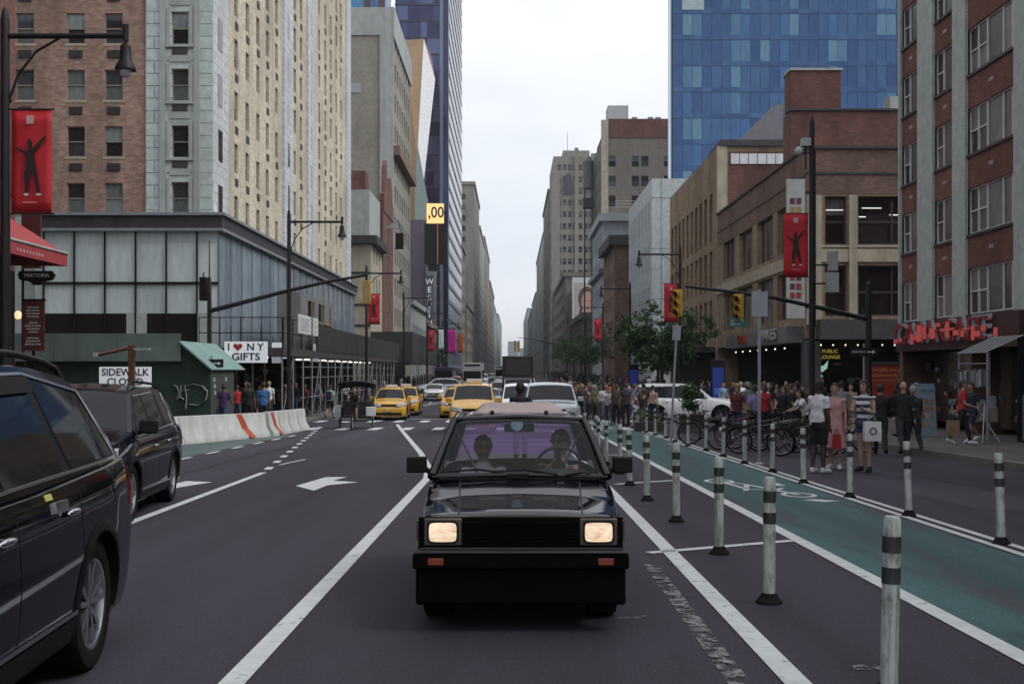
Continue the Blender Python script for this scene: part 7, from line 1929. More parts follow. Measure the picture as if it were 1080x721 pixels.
def body_data(pose, fat=1.0, fingers=True, female=False):
    key = (pose, fat, fingers, female)
    if key in _body: return _body[key]
    p = POSE[pose]; J = skeleton(p); pel, t = J['pel'], J['t']; mb = MB(); f = fat
    hipw = 1.06 if female else 1.0; shw = .9 if female else 1.0
    # torso rings
    ax = Vector((1, 0, 0)); ay = ax.cross(t) * -1
    rings = [(-.10, .10, .085), (-.05, .148*hipw, .112), (.02, .163*hipw, .118*f), (.10, .150*f, .108*f), (.18, .138*f, .10*f), (.28, .152*(f+1)/2, .108), (.38, .168*shw, .115), (.455, .158*shw, .098), (.51, .10*shw, .078), (.545, .064, .062), (.60, .054, .058), (.655, .05, .056)]
    P_ = [[pel + t*h + ax*(rx*math.cos(2*math.pi*k/20)) + ay*(ry*math.sin(2*math.pi*k/20)) for k in range(20)] for h, rx, ry in rings]
    b = len(mb.v); mb.grid(P_, wrap=True); mb.f.append(list(range(b+19, b-1, -1))); mb.m.append(0); e = len(mb.v)-20; mb.f.append(list(range(e, e+20))); mb.m.append(0)
    hc = J['head']
    mb.ell(hc + Vector((0, .012, .012)), (.077, .096, .108), 16, 12); mb.ell(hc + Vector((0, -.026, -.058)), (.056, .062, .062), 14, 10)
    mb.tube([hc + Vector((0, -.082, .028)), hc + Vector((0, -.108, -.012)), hc + Vector((0, -.08, -.022))], [.012, .018, .016], 6)
    for sd in (1, -1): mb.ell(hc + Vector((sd*.078, .012, -.005)), (.012, .02, .033), 8, 6)
    aw = 1.0 if not female else .86
    for i in (0, 1):
        sh, el, wr, hn = (J[k % i] for k in ('sh%d', 'el%d', 'wr%d', 'hn%d'))
        mb.tube([sh.lerp(pel + t*.44, .4), sh, sh.lerp(el, .35), el, el.lerp(wr, .3), wr, hn], [.05*aw, .062*aw, .053*aw, .041*aw, .042*aw, .027*aw, .034*aw], 10, sq=.95)
        hp, kn, an, to = (J[k % i] for k in ('hp%d', 'kn%d', 'an%d', 'to%d'))
        mb.tube([hp + Vector((0, 0, .06)), hp, hp.lerp(kn, .35), kn, kn.lerp(an, .3), an.lerp(kn, .12), an], [.07, .088*f, .08*f, .055, .057, .038, .04], 12)
        heel = an + Vector((0, .05, -.045)); mb.tube([heel, an + Vector((0, -.02, -.035)), to, to + (to-an).normalized()*.05], [.036, .046, .038, .026], 8)
    me = mb.mesh('person', M_white); o = bpy.data.objects.new('tmp', me); C.objects.link(o)
    m = o.modifiers.new('r', 'REMESH'); m.mode = 'VOXEL'; m.voxel_size = .0155; m.adaptivity = .0
    sm_ = o.modifiers.new('s', 'SMOOTH'); sm_.iterations = 3; sm_.factor = .5
    bpy.context.view_layer.update()
    me2 = bpy.data.meshes.new_from_object(o.evaluated_get(bpy.context.evaluated_depsgraph_get()))
    bpy.data.objects.remove(o)
    n = len(me2.vertices); V = np.zeros(n*3); me2.vertices.foreach_get('co', V); V = V.reshape(-1, 3)
    N = np.zeros(n*3); me2.vertices.foreach_get('normal', N); N = N.reshape(-1, 3)
    F = [tuple(q_.vertices) for q_ in me2.polygons]
    FC = np.array([V[list(q_)].mean(0) for q_ in F])
    segs = [('torso', pel - t*.08, J['neck'], .12), ('head', J['neck'] + t*.06, hc + Vector((0, 0, .05)), .08)]
    for i in (0, 1): segs += [('ua', J['sh%d' % i], J['el%d' % i], .05), ('fa', J['el%d' % i], J['wr%d' % i], .036), ('hand', J['wr%d' % i], J['hn%d' % i], .036), ('th', J['hp%d' % i], J['kn%d' % i], .075), ('shank', J['kn%d' % i], J['an%d' % i], .048), ('foot', J['an%d' % i] + Vector((0, .03, -.04)), J['to%d' % i], .045)]
    best = np.full(len(F), 9.0); lab = np.zeros(len(F), int); par = np.zeros(len(F))
    for si, (nm, a, b2, r) in enumerate(segs):
        a = np.array(a); d = np.array(b2) - a; L2 = d.dot(d); u = np.clip(((FC - a) @ d)/L2, 0, 1); dist = np.linalg.norm(FC - (a + u[:, None]*d), axis=1) - r
        k = dist < best; best[k] = dist[k]; lab[k] = si; par[k] = u[k]
    names = np.array([s_[0] for s_ in segs])[lab]
    # height along the torso for every face
    h = (FC - np.array(pel)) @ np.array(t)
    _body[key] = dict(V=V, N=N, F=F, FC=FC, names=names, par=par, h=h, J=J, me=me2, done={})
    if fingers:
        fm = MB()
        for i, sd in ((0, 1), (1, -1)):
            w, hn = J['wr%d' % i], J['hn%d' % i]; d = (hn - w).normalized(); sdv = Vector((0, -1, 0)) if abs(d.y) < .75 else Vector((-sd, 0, 0)); sdv = (sdv - d*sdv.dot(d)).normalized(); pn = d.cross(sdv) * sd
            for k, ln in enumerate((.066, .074, .070, .055)):
                b0 = hn + sdv*(.024 - .016*k) - d*.012; cl = pn*(-.012 - .004*k)
                fm.tube([b0, b0 + d*(ln*.5) + cl*.5, b0 + d*(ln*.85) + cl*2.0], [.0085, .008, .0062], 6)
            b0 = w + d*.03 + sdv*.02; fm.tube([b0, b0 + sdv*.026 + d*.028, b0 + sdv*.032 + d*.06], [.011, .0095, .007], 6)
        bmn = bmesh.new(); bmn.from_mesh(me2); tmp = fm.mesh('f', M_white); bmn.from_mesh(tmp); bmn.to_mesh(me2); bmn.free(); bpy.data.meshes.remove(tmp)
    me2.polygons.foreach_set('use_smooth', [True]*len(me2.polygons)); me2.name = 'person'
    return _body[key]
def extract(D, mask, off, name, mat, flare=None):
    idx = np.nonzero(mask)[0]; mp = {}; vs = []; fs = []
    for fi in idx:
        q_ = []
        for v in D['F'][fi]:
            if v not in mp:
                mp[v] = len(vs); o_ = off
                if flare: o_ = off + flare(D['V'][v])
                vs.append(D['V'][v] + D['N'][v]*o_)
            q_.append(mp[v])
        fs.append(q_)
    if not fs: return None
    me = bpy.data.meshes.new(name); me.from_pydata([tuple(v) for v in vs], [], fs); me.materials.append(mat)
    me.polygons.foreach_set('use_smooth', [True]*len(fs))
    return me
def fold(k): return lambda v: .007*math.sin(v[2]*31 + v[0]*19*k) * math.sin(v[0]*23 + v[1]*29)
_part = {}
def person(label, pose, x, y, rot=0, shirt='white', legs='black', hair='dark', skin='light', sleeve='short', leg='long', shoe='black', scale=1.0, fat=1.0, female=False, z=None, group=None, parent=None, face=False, long_hair=False, extra=None):
    D = body_data(pose, fat, True, female); nm, par, h, FC, J = D['names'], D['par'], D['h'], D['FC'], D['J']
    body = D['me'] if not D['done'] else D['me']
    o = bpy.data.objects.new('person', body); C.objects.link(o)
    if not body.materials or body.materials[0].name[:4] != 'skin':
        body.materials.clear(); body.materials.append(msk(skin))
    def setm(ob, m):
        ob.material_slots[0].link = 'OBJECT'; ob.material_slots[0].material = m
    setm(o, msk(skin))
    hc = np.array(J['head'])
    def part(pname, mask, off, m, flare=None):
        key = (pose, fat, female, pname, sleeve, leg, long_hair)
        if key not in _part: _part[key] = extract(D, mask, off, pname, m, flare)
        if _part[key] is None: return
        q_ = bpy.data.objects.new(pname, _part[key]); C.objects.link(q_); q_.parent = o; setm(q_, m); return q_
    sl = {'none': -1, 'short': .62, 'long': 1.0}[sleeve]
    if shirt != 'bare':
        part('shirt', ((nm == 'torso') & (h > -.03) & (h < .56)) | ((nm == 'ua') & (par < (sl if sl > 0 else .05))) | ((nm == 'fa') & (par < (.97 if sleeve == 'long' else -1))), .017, mcl(shirt), fold(1))
    if leg != 'dress':
        lt = {'long': (1.1, .93), 'short': (.86, -1), 'mini': (.36, -1)}[leg]
        part('trousers', ((nm == 'torso') & (h <= .035)) | ((nm == 'th') & (par < lt[0])) | ((nm == 'shank') & (par < lt[1])), .013 if leg == 'long' else .019, mcl(legs), fold(1.4))
    else:
        mbd = MB(); P_ = []; pel = J['pel']
        for i in range(9):
            u = i/8; zz = pel.z + .17 - u*.66; rx = .142 + .13*u**.8; row = []
            for k in range(28):
                a = 2*math.pi*k/28; rr = 1 + .055*u*math.sin(a*7); row.append((rx*rr*math.cos(a), pel.y + rx*.82*rr*math.sin(a), zz))
            P_.append(row)
        mbd.grid(P_, wrap=True); q_ = mbd.build('skirt', mcl(legs), o, smooth=70)
    part('shoes', (nm == 'foot') | ((nm == 'shank') & (par > .95)), .008, mcl(shoe))
    if HAIRC.get(hair):
        r = FC - hc
        if hair == 'red cap': mask = (nm == 'head') & (r[:, 2] > .035)
        elif long_hair: mask = ((nm == 'head') & (((r[:, 2] > .062)) | ((r[:, 1] > -.035) & (r[:, 2] > -.10) & (np.abs(r[:, 0]) > -.01) & ((r[:, 1] > .01) | (r[:, 2] > -.02) | (np.abs(r[:, 0]) > .055))))) | ((nm == 'torso') & (h > .47) & (FC[:, 1] > J['neck'].y - .0))
        else: mask = (nm == 'head') & ((r[:, 2] > .07) | ((r[:, 1] > -.02) & (r[:, 2] > .02)) | ((r[:, 1] > .035) & (r[:, 2] > -.045)))
        part('hair' if hair != 'red cap' else 'cap', mask, .014 if not long_hair else .026, mhr(hair), lambda v: .006*math.sin(v[0]*90)*math.sin(v[2]*80 + v[1]*70))
    if face:
        mbf = MB()
        for sd in (1, -1): mbf.ell(J['head'] + Vector((sd*.031, -.083, .022)), (.015, .008, .007), 8, 5)
        mbf.build('eyes', P('eye_dark', (.03, .02, .015), .3), o)
        mbf = MB(); mbf.ell(J['head'] + Vector((0, -.086, -.058)), (.022, .008, .006), 8, 5); mbf.build('mouth', P('lips', (.20, .07, .06), .5), o)
        mbf = MB()
        for sd in (1, -1): mbf.tube([J['head'] + Vector((sd*.015, -.088, .04)), J['head'] + Vector((sd*.048, -.078, .042))], .005, 5)
        mbf.build('eyebrows', P('hair_dark_brow', (.02, .014, .01), .8), o)
    if parent is None:
        zz = z if z is not None else g(y) + (.15 if abs(x) > 10.2 and not (44.5 < y < 55 and x > 0) and not (37.5 < y < 48 and x < 0) else .004)
        o.location = (x, y, zz); tag(o, label, 'person', group)
    o.rotation_euler = (0, 0, rot); o.scale = (scale,)*3
    D['done'][1] = 1
    return o
def bag(x, y, z, w, d, h, m, label, name='shopping_bag', rot=0, logo=None):
    t = thing(name, label, 'bag', (x, y, z), rot)
    mb = MB(); P_ = [[(-w/2, -d/2, 0), (w/2, -d/2, 0), (w/2, d/2, 0), (-w/2, d/2, 0)], [(-w*.52, -d*.5, h*.5), (w*.52, -d*.5, h*.5), (w*.52, d*.5, h*.5), (-w*.52, d*.5, h*.5)], [(-w*.48, -d*.3, h), (w*.5, -d*.3, h*.98), (w*.5, d*.3, h*.98), (-w*.48, d*.3, h)]]
    mb.grid(P_, wrap=True); mb.add(P_[0], [(0, 1, 2, 3)]); mb.build('bag', m, t)
    mb = MB()
    for s_ in (-1, 1): mb.tube([(-w*.25, s_*d*.28, h*.97), (-w*.12, s_*d*.1, h*1.3), (w*.12, s_*d*.1, h*1.3), (w*.25, s_*d*.28, h*.97)], .006, 5)
    mb.build('handle', M_plas if m != M_white else M_limep, t)
    if logo:
        mb = MB(); mb.torus(.06, .012, 14, 5, Matrix.Translation((0, -d*.5-.004, h*.5)) @ Matrix.Rotation(R(90), 4, 'Z'), sx=.3); mb.build('emblem', logo, t)
    return t
# the pair in the hatchback (they sit in it: things of their own)
M_Yrot = car.rotation_euler.x
def in_car(label, pose, lx, rot, **k):
    o = person(label, pose, yx + lx*YS_, yy0 + .30*YS_, rot, z=car.location.z - .042, **k); return o
pas = in_car('passenger with a dark beard and sunglasses sitting in the black hatchback', 'ridealong', -.31, R(6), shirt='white', legs='denim', hair='dark', skin='tan', scale=.93*.93, face=True)
drv = in_car('driver of the black hatchback looking aside over the steering wheel', 'drive', .30, R(-32), shirt='bare', legs='denim', hair='dark', skin='light', scale=.97*.93, face=True)
mcl('charcoal')
def glasses(o, dat):
    hd = dat['J']['head']; mb = MB()
    for sd in (1, -1): mb.ell(hd + Vector((sd*.033, -.088, .02)), (.027, .012, .019), 10, 6)
    mb.tube([hd + Vector((-.08, -.02, .03)), hd + Vector((-.055, -.085, .03)), hd + Vector((.055, -.085, .03)), hd + Vector((.08, -.02, .03))], .004, 5); mb.build('sunglasses', M_black, o, smooth=60)
glasses(pas, body_data('ridealong')); glasses(drv, body_data('drive'))
Dp = body_data('ridealong'); rr = Dp['FC'] - np.array(Dp['J']['head'])
bm_ = extract(Dp, (Dp['names'] == 'head') & (rr[:, 1] < .02) & (rr[:, 2] < -.045) & (rr[:, 2] > -.13), .006, 'beard', mhr('dark'))
b_ = bpy.data.objects.new('beard', bm_); C.objects.link(b_); b_.parent = pas

# near people on the plaza
person('man in white t-shirt and black shorts standing with his back half turned', 'stand2', 5.87, 21.8, R(128), 'white', 'black', 'dark', 'dark', 'short', 'short', 'white', 1.0, 1.18, face=True)
person('woman in pale pink floral dress beside the man in the white t-shirt', 'stand', 6.5, 22.9, R(-25), 'pink', 'pink', 'brown', 'light', 'none', 'dress', 'white', .97, 1.12, True, face=True, long_hair=False)
p3 = person('woman in navy and white striped top and denim shorts looking down', 'phone', 6.88, 22.2, R(-38), 'white', 'denim', 'brown', 'light', 'none', 'mini', 'black', 1.0, .95, True, face=True, long_hair=True)
for ch in p3.children:
    if ch.name.startswith('shirt'):
        m, n, b = new_mat('striped_cloth'); v = objco(n); sp = nd(n, 'ShaderNodeSeparateXYZ'); n.links.new(v, sp.inputs[0])
        w1 = nd(n, 'ShaderNodeMath', operation='MULTIPLY'); n.links.new(sp.outputs[2], w1.inputs[0]); w1.inputs[1].default_value = 7.6
        fr = nd(n, 'ShaderNodeMath', operation='FRACT'); n.links.new(w1.outputs[0], fr.inputs[0]); gt = nd(n, 'ShaderNodeMath', operation='GREATER_THAN'); n.links.new(fr.outputs[0], gt.inputs[0]); gt.inputs[1].default_value = .5
        n.links.new(mixc(n, gt.outputs[0], (.58, .6, .64), (.03, .035, .09)), b.inputs['Base Color']); b.inputs['Roughness'].default_value = .85
        ch.material_slots[0].material = m
bag(6.93, 21.9, g(22)+.62, .32, .14, .38, M_white, 'white shopping bag with a small dark emblem held by the woman in stripes', logo=M_black)
bag(6.42, 22.5, g(22)+.42, .15, .1, .3, mcl('red'), 'small red bag hanging beside the pink dress')
person('person in black clothes walking beside the woman in stripes', 'walk', 9.0, 27.8, R(165), 'black', 'black', 'dark', 'tan', 'long', 'long', 'black', 1.0)
person('bald man in a dark suit walking away with a bag', 'walk2', 9.5, 27.6, R(170), 'black', 'charcoal', 'bald', 'light', 'long', 'long', 'black', 1.03, 1.1)
person('white haired person in dark coat next to the bald man', 'walk', 9.98, 28.3, R(175), 'charcoal', 'black', 'grey', 'light', 'long', 'long', 'black', .98, 1.1)
person('man in grey shirt and dark shorts standing with his back turned behind the pink dress', 'stand', 9.55, 33, R(150), 'grey', 'charcoal', 'dark', 'light', 'short', 'short', 'white', 1.04)
person('woman in red t-shirt and black trousers carrying a brown bag', 'carry', 11.95, 30.2, R(75), 'red', 'black', 'brown', 'light', 'short', 'long', 'white', .97, 1.0, True, face=True)
bag(11.66, 30.1, g(30)+.38, .3, .16, .42, P('brown_paper', (.22, .14, .09), .8), 'brown paper bag carried by the woman in red')
person('person in dark clothes partly behind the woman in red', 'walk', 12.6, 31.2, R(-60), 'navy', 'navy', 'dark', 'tan', 'short', 'short', 'white', .95)
person('young person in white t-shirt leaning over the parked bikes', 'lean', 8.3, 32, R(-80), 'white', 'black', 'dark', 'tan', 'short', 'long', 'white', .92)
person('person in a red top standing behind the bikes', 'stand2', 8.0, 36.2, R(10), 'red', 'black', 'dark', 'brown', 'short', 'long', 'black')
person('person in a maroon top beside the red top behind the bikes', 'stand', 7.3, 36.8, R(-30), 'maroon', 'denim', 'brown', 'tan', 'short', 'long', 'white', .96)
person('person in white shirt with a crossbody strap behind the front wheel of the white car', 'stand', 11.5, 57.2, R(190), 'white', 'charcoal', 'grey', 'light', 'short', 'long', 'black', 1.02)
person('person in sky blue shirt by the bonnet of the white car', 'stand2', 10.65, 57.5, R(30), 'sky blue', 'navy', 'brown', 'light', 'short', 'short', 'white')
person('person in lilac shirt behind the bikes near the thin grey post', 'walk', 7.35, 34.4, R(200), 'lilac', 'black', 'dark', 'brown', 'short', 'long', 'black')
person('person in black top close behind the parked bikes', 'phone', 8.5, 34.6, R(60), 'black', 'charcoal', 'dark', 'tan', 'short', 'long', 'black')
person('bare backed man in dark shorts beside the rear wheel of the white car', 'stand2', 6.2, 50.2, R(150), 'bare', 'navy', 'dark', 'light', 'none', 'short', 'white', 1.0)
person('person with dark hair and black top standing right behind the black hatchback', 'stand2', .18, 24.5, R(180), 'black', 'black', 'dark', 'brown', 'long', 'long', 'black', .98, 1.1, long_hair=True)
# hotel side
person('person in purple t-shirt walking by the green hut', 'walk', -11.2, 44.2, R(170), 'purple', 'denim', 'dark', 'brown', 'short', 'long', 'black', 1.05)
person('person in bright blue t-shirt seen from behind over the barrier', 'stand', -9.75, 44.6, R(185), 'blue', 'black', 'dark', 'tan', 'short', 'long', 'black', 1.06, 1.15)
person('person in black t-shirt next to the bright blue one', 'stand2', -10.5, 45.4, R(170), 'black', 'black', 'dark', 'brown', 'short', 'long', 'black', 1.05, 1.1)
bkp = person('person in teal t-shirt with dark backpack and a white bag crossing the street', 'walk2', -9.6, 60, R(170), 'mint', 'black', 'dark', 'tan', 'short', 'short', 'black', 1.03)
t = thing('backpack', 'dark backpack on the teal t-shirt', 'backpack', (-9.6, 60.17, g(60)+1.02), R(-10))
mb = MB(); mb.box(-.15, .15, -.30, -.18, 0, .44); mb.box(-.11, .11, -.36, -.30, .05, .24); mb.build('body', mcl('navy'), t, bevel=.04, seg=3); mb = MB(); mb.tube([(-.1, -.18, .42), (-.11, 0, .5), (-.1, .06, .2)], .018, 5, sq=.4); mb.build('strap', mcl('navy'), t)
bag(-9.25, 59.9, g(60)+.3, .28, .14, .36, M_white, 'white carrier bag held by the person with the backpack')
LEFT = [(-11.3, 48.5, 'olive', 'black', 'tan'), (-12.2, 50.5, 'red', 'denim', 'light'), (-11.0, 51.5, 'white', 'navy', 'light'), (-10.9, 55, 'brown', 'black', 'brown'), (-12.6, 56.8, 'beige', 'black', 'light'), (-10.6, 58.4, 'maroon', 'charcoal', 'dark'), (-11.8, 62, 'black', 'denim', 'tan'), (-11.2, 66, 'sky blue', 'black', 'light'), (-12.4, 70, 'orange', 'navy', 'brown'), (-11.1, 76, 'white', 'black', 'tan'), (-10.8, 84, 'black', 'black', 'dark'), (-12, 92, 'grey', 'denim', 'light')]
PZ = ['stand', 'walk', 'stand2', 'phone', 'walk2', 'carry']
for i, (x, y, c, l, sk) in enumerate(LEFT):
    person('person in %s top walking under the scaffold shed%s' % (c, ' near the gift sign' if y < 57 else (', farther along' if y > 64 else ' at mid length')) if c != 'black' and c != 'white' else 'person in %s top and %s trousers under the %s part of the scaffold shed' % (c, l, 'gift sign' if y < 57 else ('middle' if y < 64 else 'far')), PZ[i % 6], x, y, ru(0, 6.28), c, l, ('dark', 'brown', 'blond', 'grey')[i % 4], sk, 'short' if i % 3 else 'long', 'long' if i % 4 else 'short', 'black', ru(.94, 1.04), female=i % 2 == 0, group='people under the scaffold shed')
# the crowd of the cafe side
random.seed(21)
cnames = ['white', 'black', 'grey', 'navy', 'red', 'blue', 'sky blue', 'olive', 'beige', 'pink', 'purple', 'teal', 'orange', 'brown', 'maroon', 'yellow', 'charcoal', 'lilac', 'mint']
cw = [7, 14, 7, 10, 2, 2, 2, 3, 2, 1, 2, 1, 0, 4, 3, .3, 11, 1, .5]
zones = [(38, 42.5, 8.2, 10, 13, 'behind the parked bikes'), (46.5, 52.5, 10.8, 13.8, 8, 'at the mouth of the cross street'), (57, 66, 10.3, 14.3, 18, 'by the corner cafe'), (57.5, 66, 3.2, 9.3, 34, 'beyond the white car'), (66, 80, 3.2, 9.4, 38, 'in the crowd before the big tree'), (66, 84, 10.3, 14.2, 10, 'on the pavement by the tall windows'), (84, 120, 3.4, 14, 44, 'far back in the crowd'), (35, 43, 11, 14, 6, 'outside the brick building')]
used = set(LABELS)
pants = ['black', 'black', 'denim', 'navy', 'beige', 'grey', 'charcoal', 'olive', 'brown']
for (ya, yb, xa, xb, n, where) in zones:
    pts = []
    for i in range(n):
        for _ in range(40):
            x, y = ru(xa, xb), ru(ya, yb)
            if all((x-a)**2 + (y-b)**2 > .5 for a, b in pts) and not (5.4 < x < 11.2 and 53 < y < 56.2) and not (6 < x < 7.6 and 41.8 < y < 43.2): break
        pts.append((x, y))
        for _ in range(60):
            c = random.choices(cnames, cw)[0]; l = random.choice(pants); hr = random.choice(['dark', 'dark', 'dark', 'brown', 'brown', 'blond', 'grey'])
            lg = random.choice(['long', 'long', 'short']); 
            lab = 'person in %s top and %s %s %s' % (c, l, 'trousers' if lg == 'long' else 'shorts', where)
            if lab not in used: break
        used.add(lab)
        fem = rnd() < .45
        person(lab, PZ[random.randrange(6)], x, y, random.choice([ru(-.6, .6), ru(2.5, 3.7), ru(0, 6.28)]), c, l, hr, random.choice(['light', 'light', 'tan', 'brown', 'dark']), random.choice(['short', 'short', 'long']), lg, random.choice(['black', 'white', 'black']), ru(.93, 1.06), random.choice([1.0, 1.0, 1.18]), fem, group='people in the crowd', long_hair=fem and rnd() < .7)

# ------------------------------------------------------------------ bicycles
_bike = {}
def bike(label, x, y, rot, paint, lean=0, basket=False):
    if 'b' in _bike:
        o = copy_tree(_bike['b'][0], None, {_bike['b'][1]: paint}); o.location = (x, y, g(y)); o.rotation_euler = (0, lean, rot); tag(o, label, 'bicycle'); return o
    t = thing('bicycle', label, 'bicycle', (x, y, g(y)), rot, 'bicycles'); t.rotation_euler = (0, lean, rot)
    r = .34; fy_, ry_ = -.55, .52; bb = Vector((0, .05, .29)); st = Vector((0, .20, .80)); hd0 = Vector((0, -.40, .64)); hd1 = Vector((0, -.44, .78))
    mb = MB(); mb.tube([bb, st], .018, 8); mb.tube([bb, hd0], .024, 8); mb.tube([(0, .16, .68), hd1], .02, 8)
    for sd in (1, -1):
        mb.tube([bb, (sd*.05, ry_, r)], .011, 6); mb.tube([(0, .16, .70), (sd*.05, ry_, r)], .010, 6)
    mb.tube([hd1 + Vector((0, -.02, .06)), hd0], .024, 8); mb.build('frame', paint, t, smooth=60)
    mb = MB()
    for sd in (1, -1): mb.tube([hd0 + Vector((sd*.045, .0, .0)), (sd*.045, fy_+.03, .45), (sd*.045, fy_, r)], .012, 6)
    mb.build('fork', M_plas, t)
    Q = []
    w = MB(); w.torus(r-.026, .027, 30, 8); 
    rim = MB(); rim.torus(r-.046, .011, 30, 6)
    for k in range(18):
        a = 2*math.pi*k/18; rim.tube([(.018*(-1)**k, math.cos(a)*.02, math.sin(a)*.02), (0, math.cos(a)*(r-.05), math.sin(a)*(r-.05))], .0022, 3, caps=False)
    rim.tube([(-.04, 0, 0), (.04, 0, 0)], .022, 8)
    for yy in (fy_, ry_):
        ob = MB(); ob.v, ob.f, ob.m = list(w.v), list(w.f), list(w.m); q_ = ob.build('wheel', M_rub, t, smooth=60, loc=(0, yy, r))
        ob = MB(); ob.v, ob.f, ob.m = list(rim.v), list(rim.f), list(rim.m); z_ = ob.build('rim', M_steel, q_)
    for yy, a0, a1 in ((fy_, 60, 165), (ry_, 10, 170)):
        mb = MB(); P_ = []
        for i in range(11):
            a = R(a0 + (a1-a0)*i/10) ; P_.append([(-.03, yy - math.cos(a)*(r+.03)*-1, r + math.sin(a)*(r+.03)), (.03, yy + math.cos(a)*(r+.03), r + math.sin(a)*(r+.03))])
        mb.grid(P_); o = mb.build('mudguard', M_plas, t); so = o.modifiers.new('t', 'SOLIDIFY'); so.thickness = .006
    mb = MB(); mb.tube([hd1, (0, -.46, .98)], .015, 6); mb.tube([(.29, -.30, 1.02), (.24, -.46, 1.03), (0, -.48, 1.0), (-.24, -.46, 1.03), (-.29, -.30, 1.02)], .013, 6); mb.build('handlebar', M_plas, t, smooth=60)
    mb = MB(); mb.tube([st, (0, .225, .93)], .014, 6); mb.add([(0, -.02, .955), (.05, .14, .955), (.085, .27, .97), (0, .31, .97), (-.085, .27, .97), (-.05, .14, .955), (0, .05, .925), (0, .26, .92)], [(0, 1, 2, 3, 4, 5), (0, 6, 1), (1, 6, 7, 2), (2, 7, 3), (3, 7, 4), (4, 7, 6, 5), (5, 6, 0)]); mb.build('saddle', M_plas, t, bevel=.01)
    mb = MB(); mb.torus(.085, .01, 18, 5, Matrix.Translation((.05, .05, .29))); mb.tube([(.06, .05, .29), (.07, -.02, .14)], .009, 5); mb.tube([(-.06, .05, .29), (-.07, .12, .44)], .009, 5); mb.box(.06, .16, -.05, .01, .125, .15); mb.box(-.16, -.06, .09, .15, .43, .455); mb.build('crank', M_steel, t)
    if basket:
        mb = MB(); mb.box(-.17, .17, -.78, -.53, .72, .95); mb.build('basket', M_plas, t)
    _bike['b'] = (t, paint.name); return t
BK = [P('bike_black', (.015, .015, .017), .35), P('bike_navy', (.02, .03, .08), .3), P('bike_red', (.16, .02, .02), .3), P('bike_silver', (.3, .31, .33), .3, .5), P('bike_green', (.03, .06, .04), .35)]
spots = [(5.95, 30.0, 62, 0, 'black bike with fat mudguards, closest to the thin grey post'), (6.35, 31.6, 50, 1, 'navy bike behind the first black one'), (6.9, 29.4, 70, 0, 'black bike in the middle of the rack'), (7.3, 31.2, 40, 3, 'silver bike deep in the rack'), (6.15, 28.2, 65, 4, 'dark green bike in front of the rack'), (7.6, 28.5, 58, 2, 'dark red bike near the man in shorts'), (6.95, 27.2, 75, 0, 'black bike nearest the white t-shirt man'), (8.2, 30.3, 48, 1, 'navy bike at the pavement end of the rack'), (5.7, 33.2, 80, 0, 'black bike parked by the leafy planter'), (8.0, 32.8, 30, 3, 'silver bike beside the leaning young person'), (6.7, 34.2, 35, 2, 'dark red bike at the back of the rack'), (6.5, 30.6, 66, 0, 'black bike second from the thin grey post'), (7.2, 27.9, 52, 0, 'black bike tucked behind the dark green one'), (7.9, 31.6, 62, 0, 'black bike leaning toward the young person'), (7.4, 33.2, 48, 4, 'dark green bike at the back of the rack'), (8.5, 29.3, 66, 0, 'black bike at the pavement end of the rack'), (6.2, 35.4, 58, 0, 'black bike at the far end near the planter')]
for i, (x, y, a, k, lab) in enumerate(spots):
    o = bike(lab, x, y, R(a), BK[k], R(ru(-6, 6))); o['group'] = 'bicycles'
def cyclist(label_b, label_p, x, y, rot, paint, **k):
    bike(label_b, x, y, rot, paint)
    d = Vector((-math.sin(rot)*-.22, math.cos(rot)*.22)); return person(label_p, 'ride', x + d.x*-1, y + d.y, rot, z=g(y)+.0, **k)
cyclist('grey bike ridden by the red capped cyclist', 'cyclist in white shirt and red cap riding toward the camera', 4.35, 51, R(4), BK[3], shirt='white', legs='navy', hair='red cap', skin='light')
cyclist('black bike at the bike lane edge by the white car', 'cyclist in olive top bending over the handlebar near the white car', 5.3, 46.8, R(-25), BK[0], shirt='olive', legs='black', hair='dark', skin='tan', sleeve='none', leg='short')
cyclist('dark bike passing the silver car', 'dark clothed cyclist passing beside the silver car', 2.72, 45.6, R(3), BK[0], shirt='black', legs='black', hair='dark', skin='brown')
cyclist('second dark bike farther along the lane', 'cyclist in grey top farther along the bike lane', 3.9, 60, R(-4), BK[0], shirt='grey', legs='black', hair='brown', skin='light')
for i, (x, y, c, l) in enumerate(((4.9, 49, 'charcoal', 'black'), (5.15, 50.1, 'lilac', 'navy'), (4.65, 50.6, 'brown', 'black'), (5.6, 48.3, 'black', 'denim'))):
    person('person in %s top and %s trousers crossing beside the bike lane near the white car' % (c, l), PZ[i], x, y, ru(2.6, 3.6), c, l, ('dark', 'grey', 'brown', 'dark')[i], ('tan', 'light', 'brown', 'tan')[i], 'short', 'long', 'black', ru(.97, 1.05), group='people in the crowd')
# ------------------------------------------------------------------ pedicab
t = thing('pedicab', 'pedicab with black hooded cab and a white box, beside the yellow taxi', 'pedicab', (-6.45, 46.6, g(46.6)), R(3))
mb = MB(); mb.box(-.62, .62, .62, 1.35, .42, .52); mb.box(-.62, .62, 1.28, 1.38, .5, 1.1); mb.box(-.66, -.60, .6, 1.38, .4, .85); mb.box(.60, .66, .6, 1.38, .4, .85); mb.box(-.6, .6, .2, .62, .30, .36); mb.build('cab', P('cab_black', (.018, .016, .018), .5), t, bevel=.03)
mb = MB(); P_ = [[(-.75+1.5*k/8, .35+1.15*i/6, 1.86 + .10*math.sin(math.pi*k/8) - .25*max(0, (i-4)/2)**2) for k in range(9)] for i in range(7)]
mb.grid(P_); o = mb.build('canopy', P('canopy_dark', (.03, .022, .026), .7), t, smooth=60); so = o.modifiers.new('t', 'SOLIDIFY'); so.thickness = .03
mb = MB()
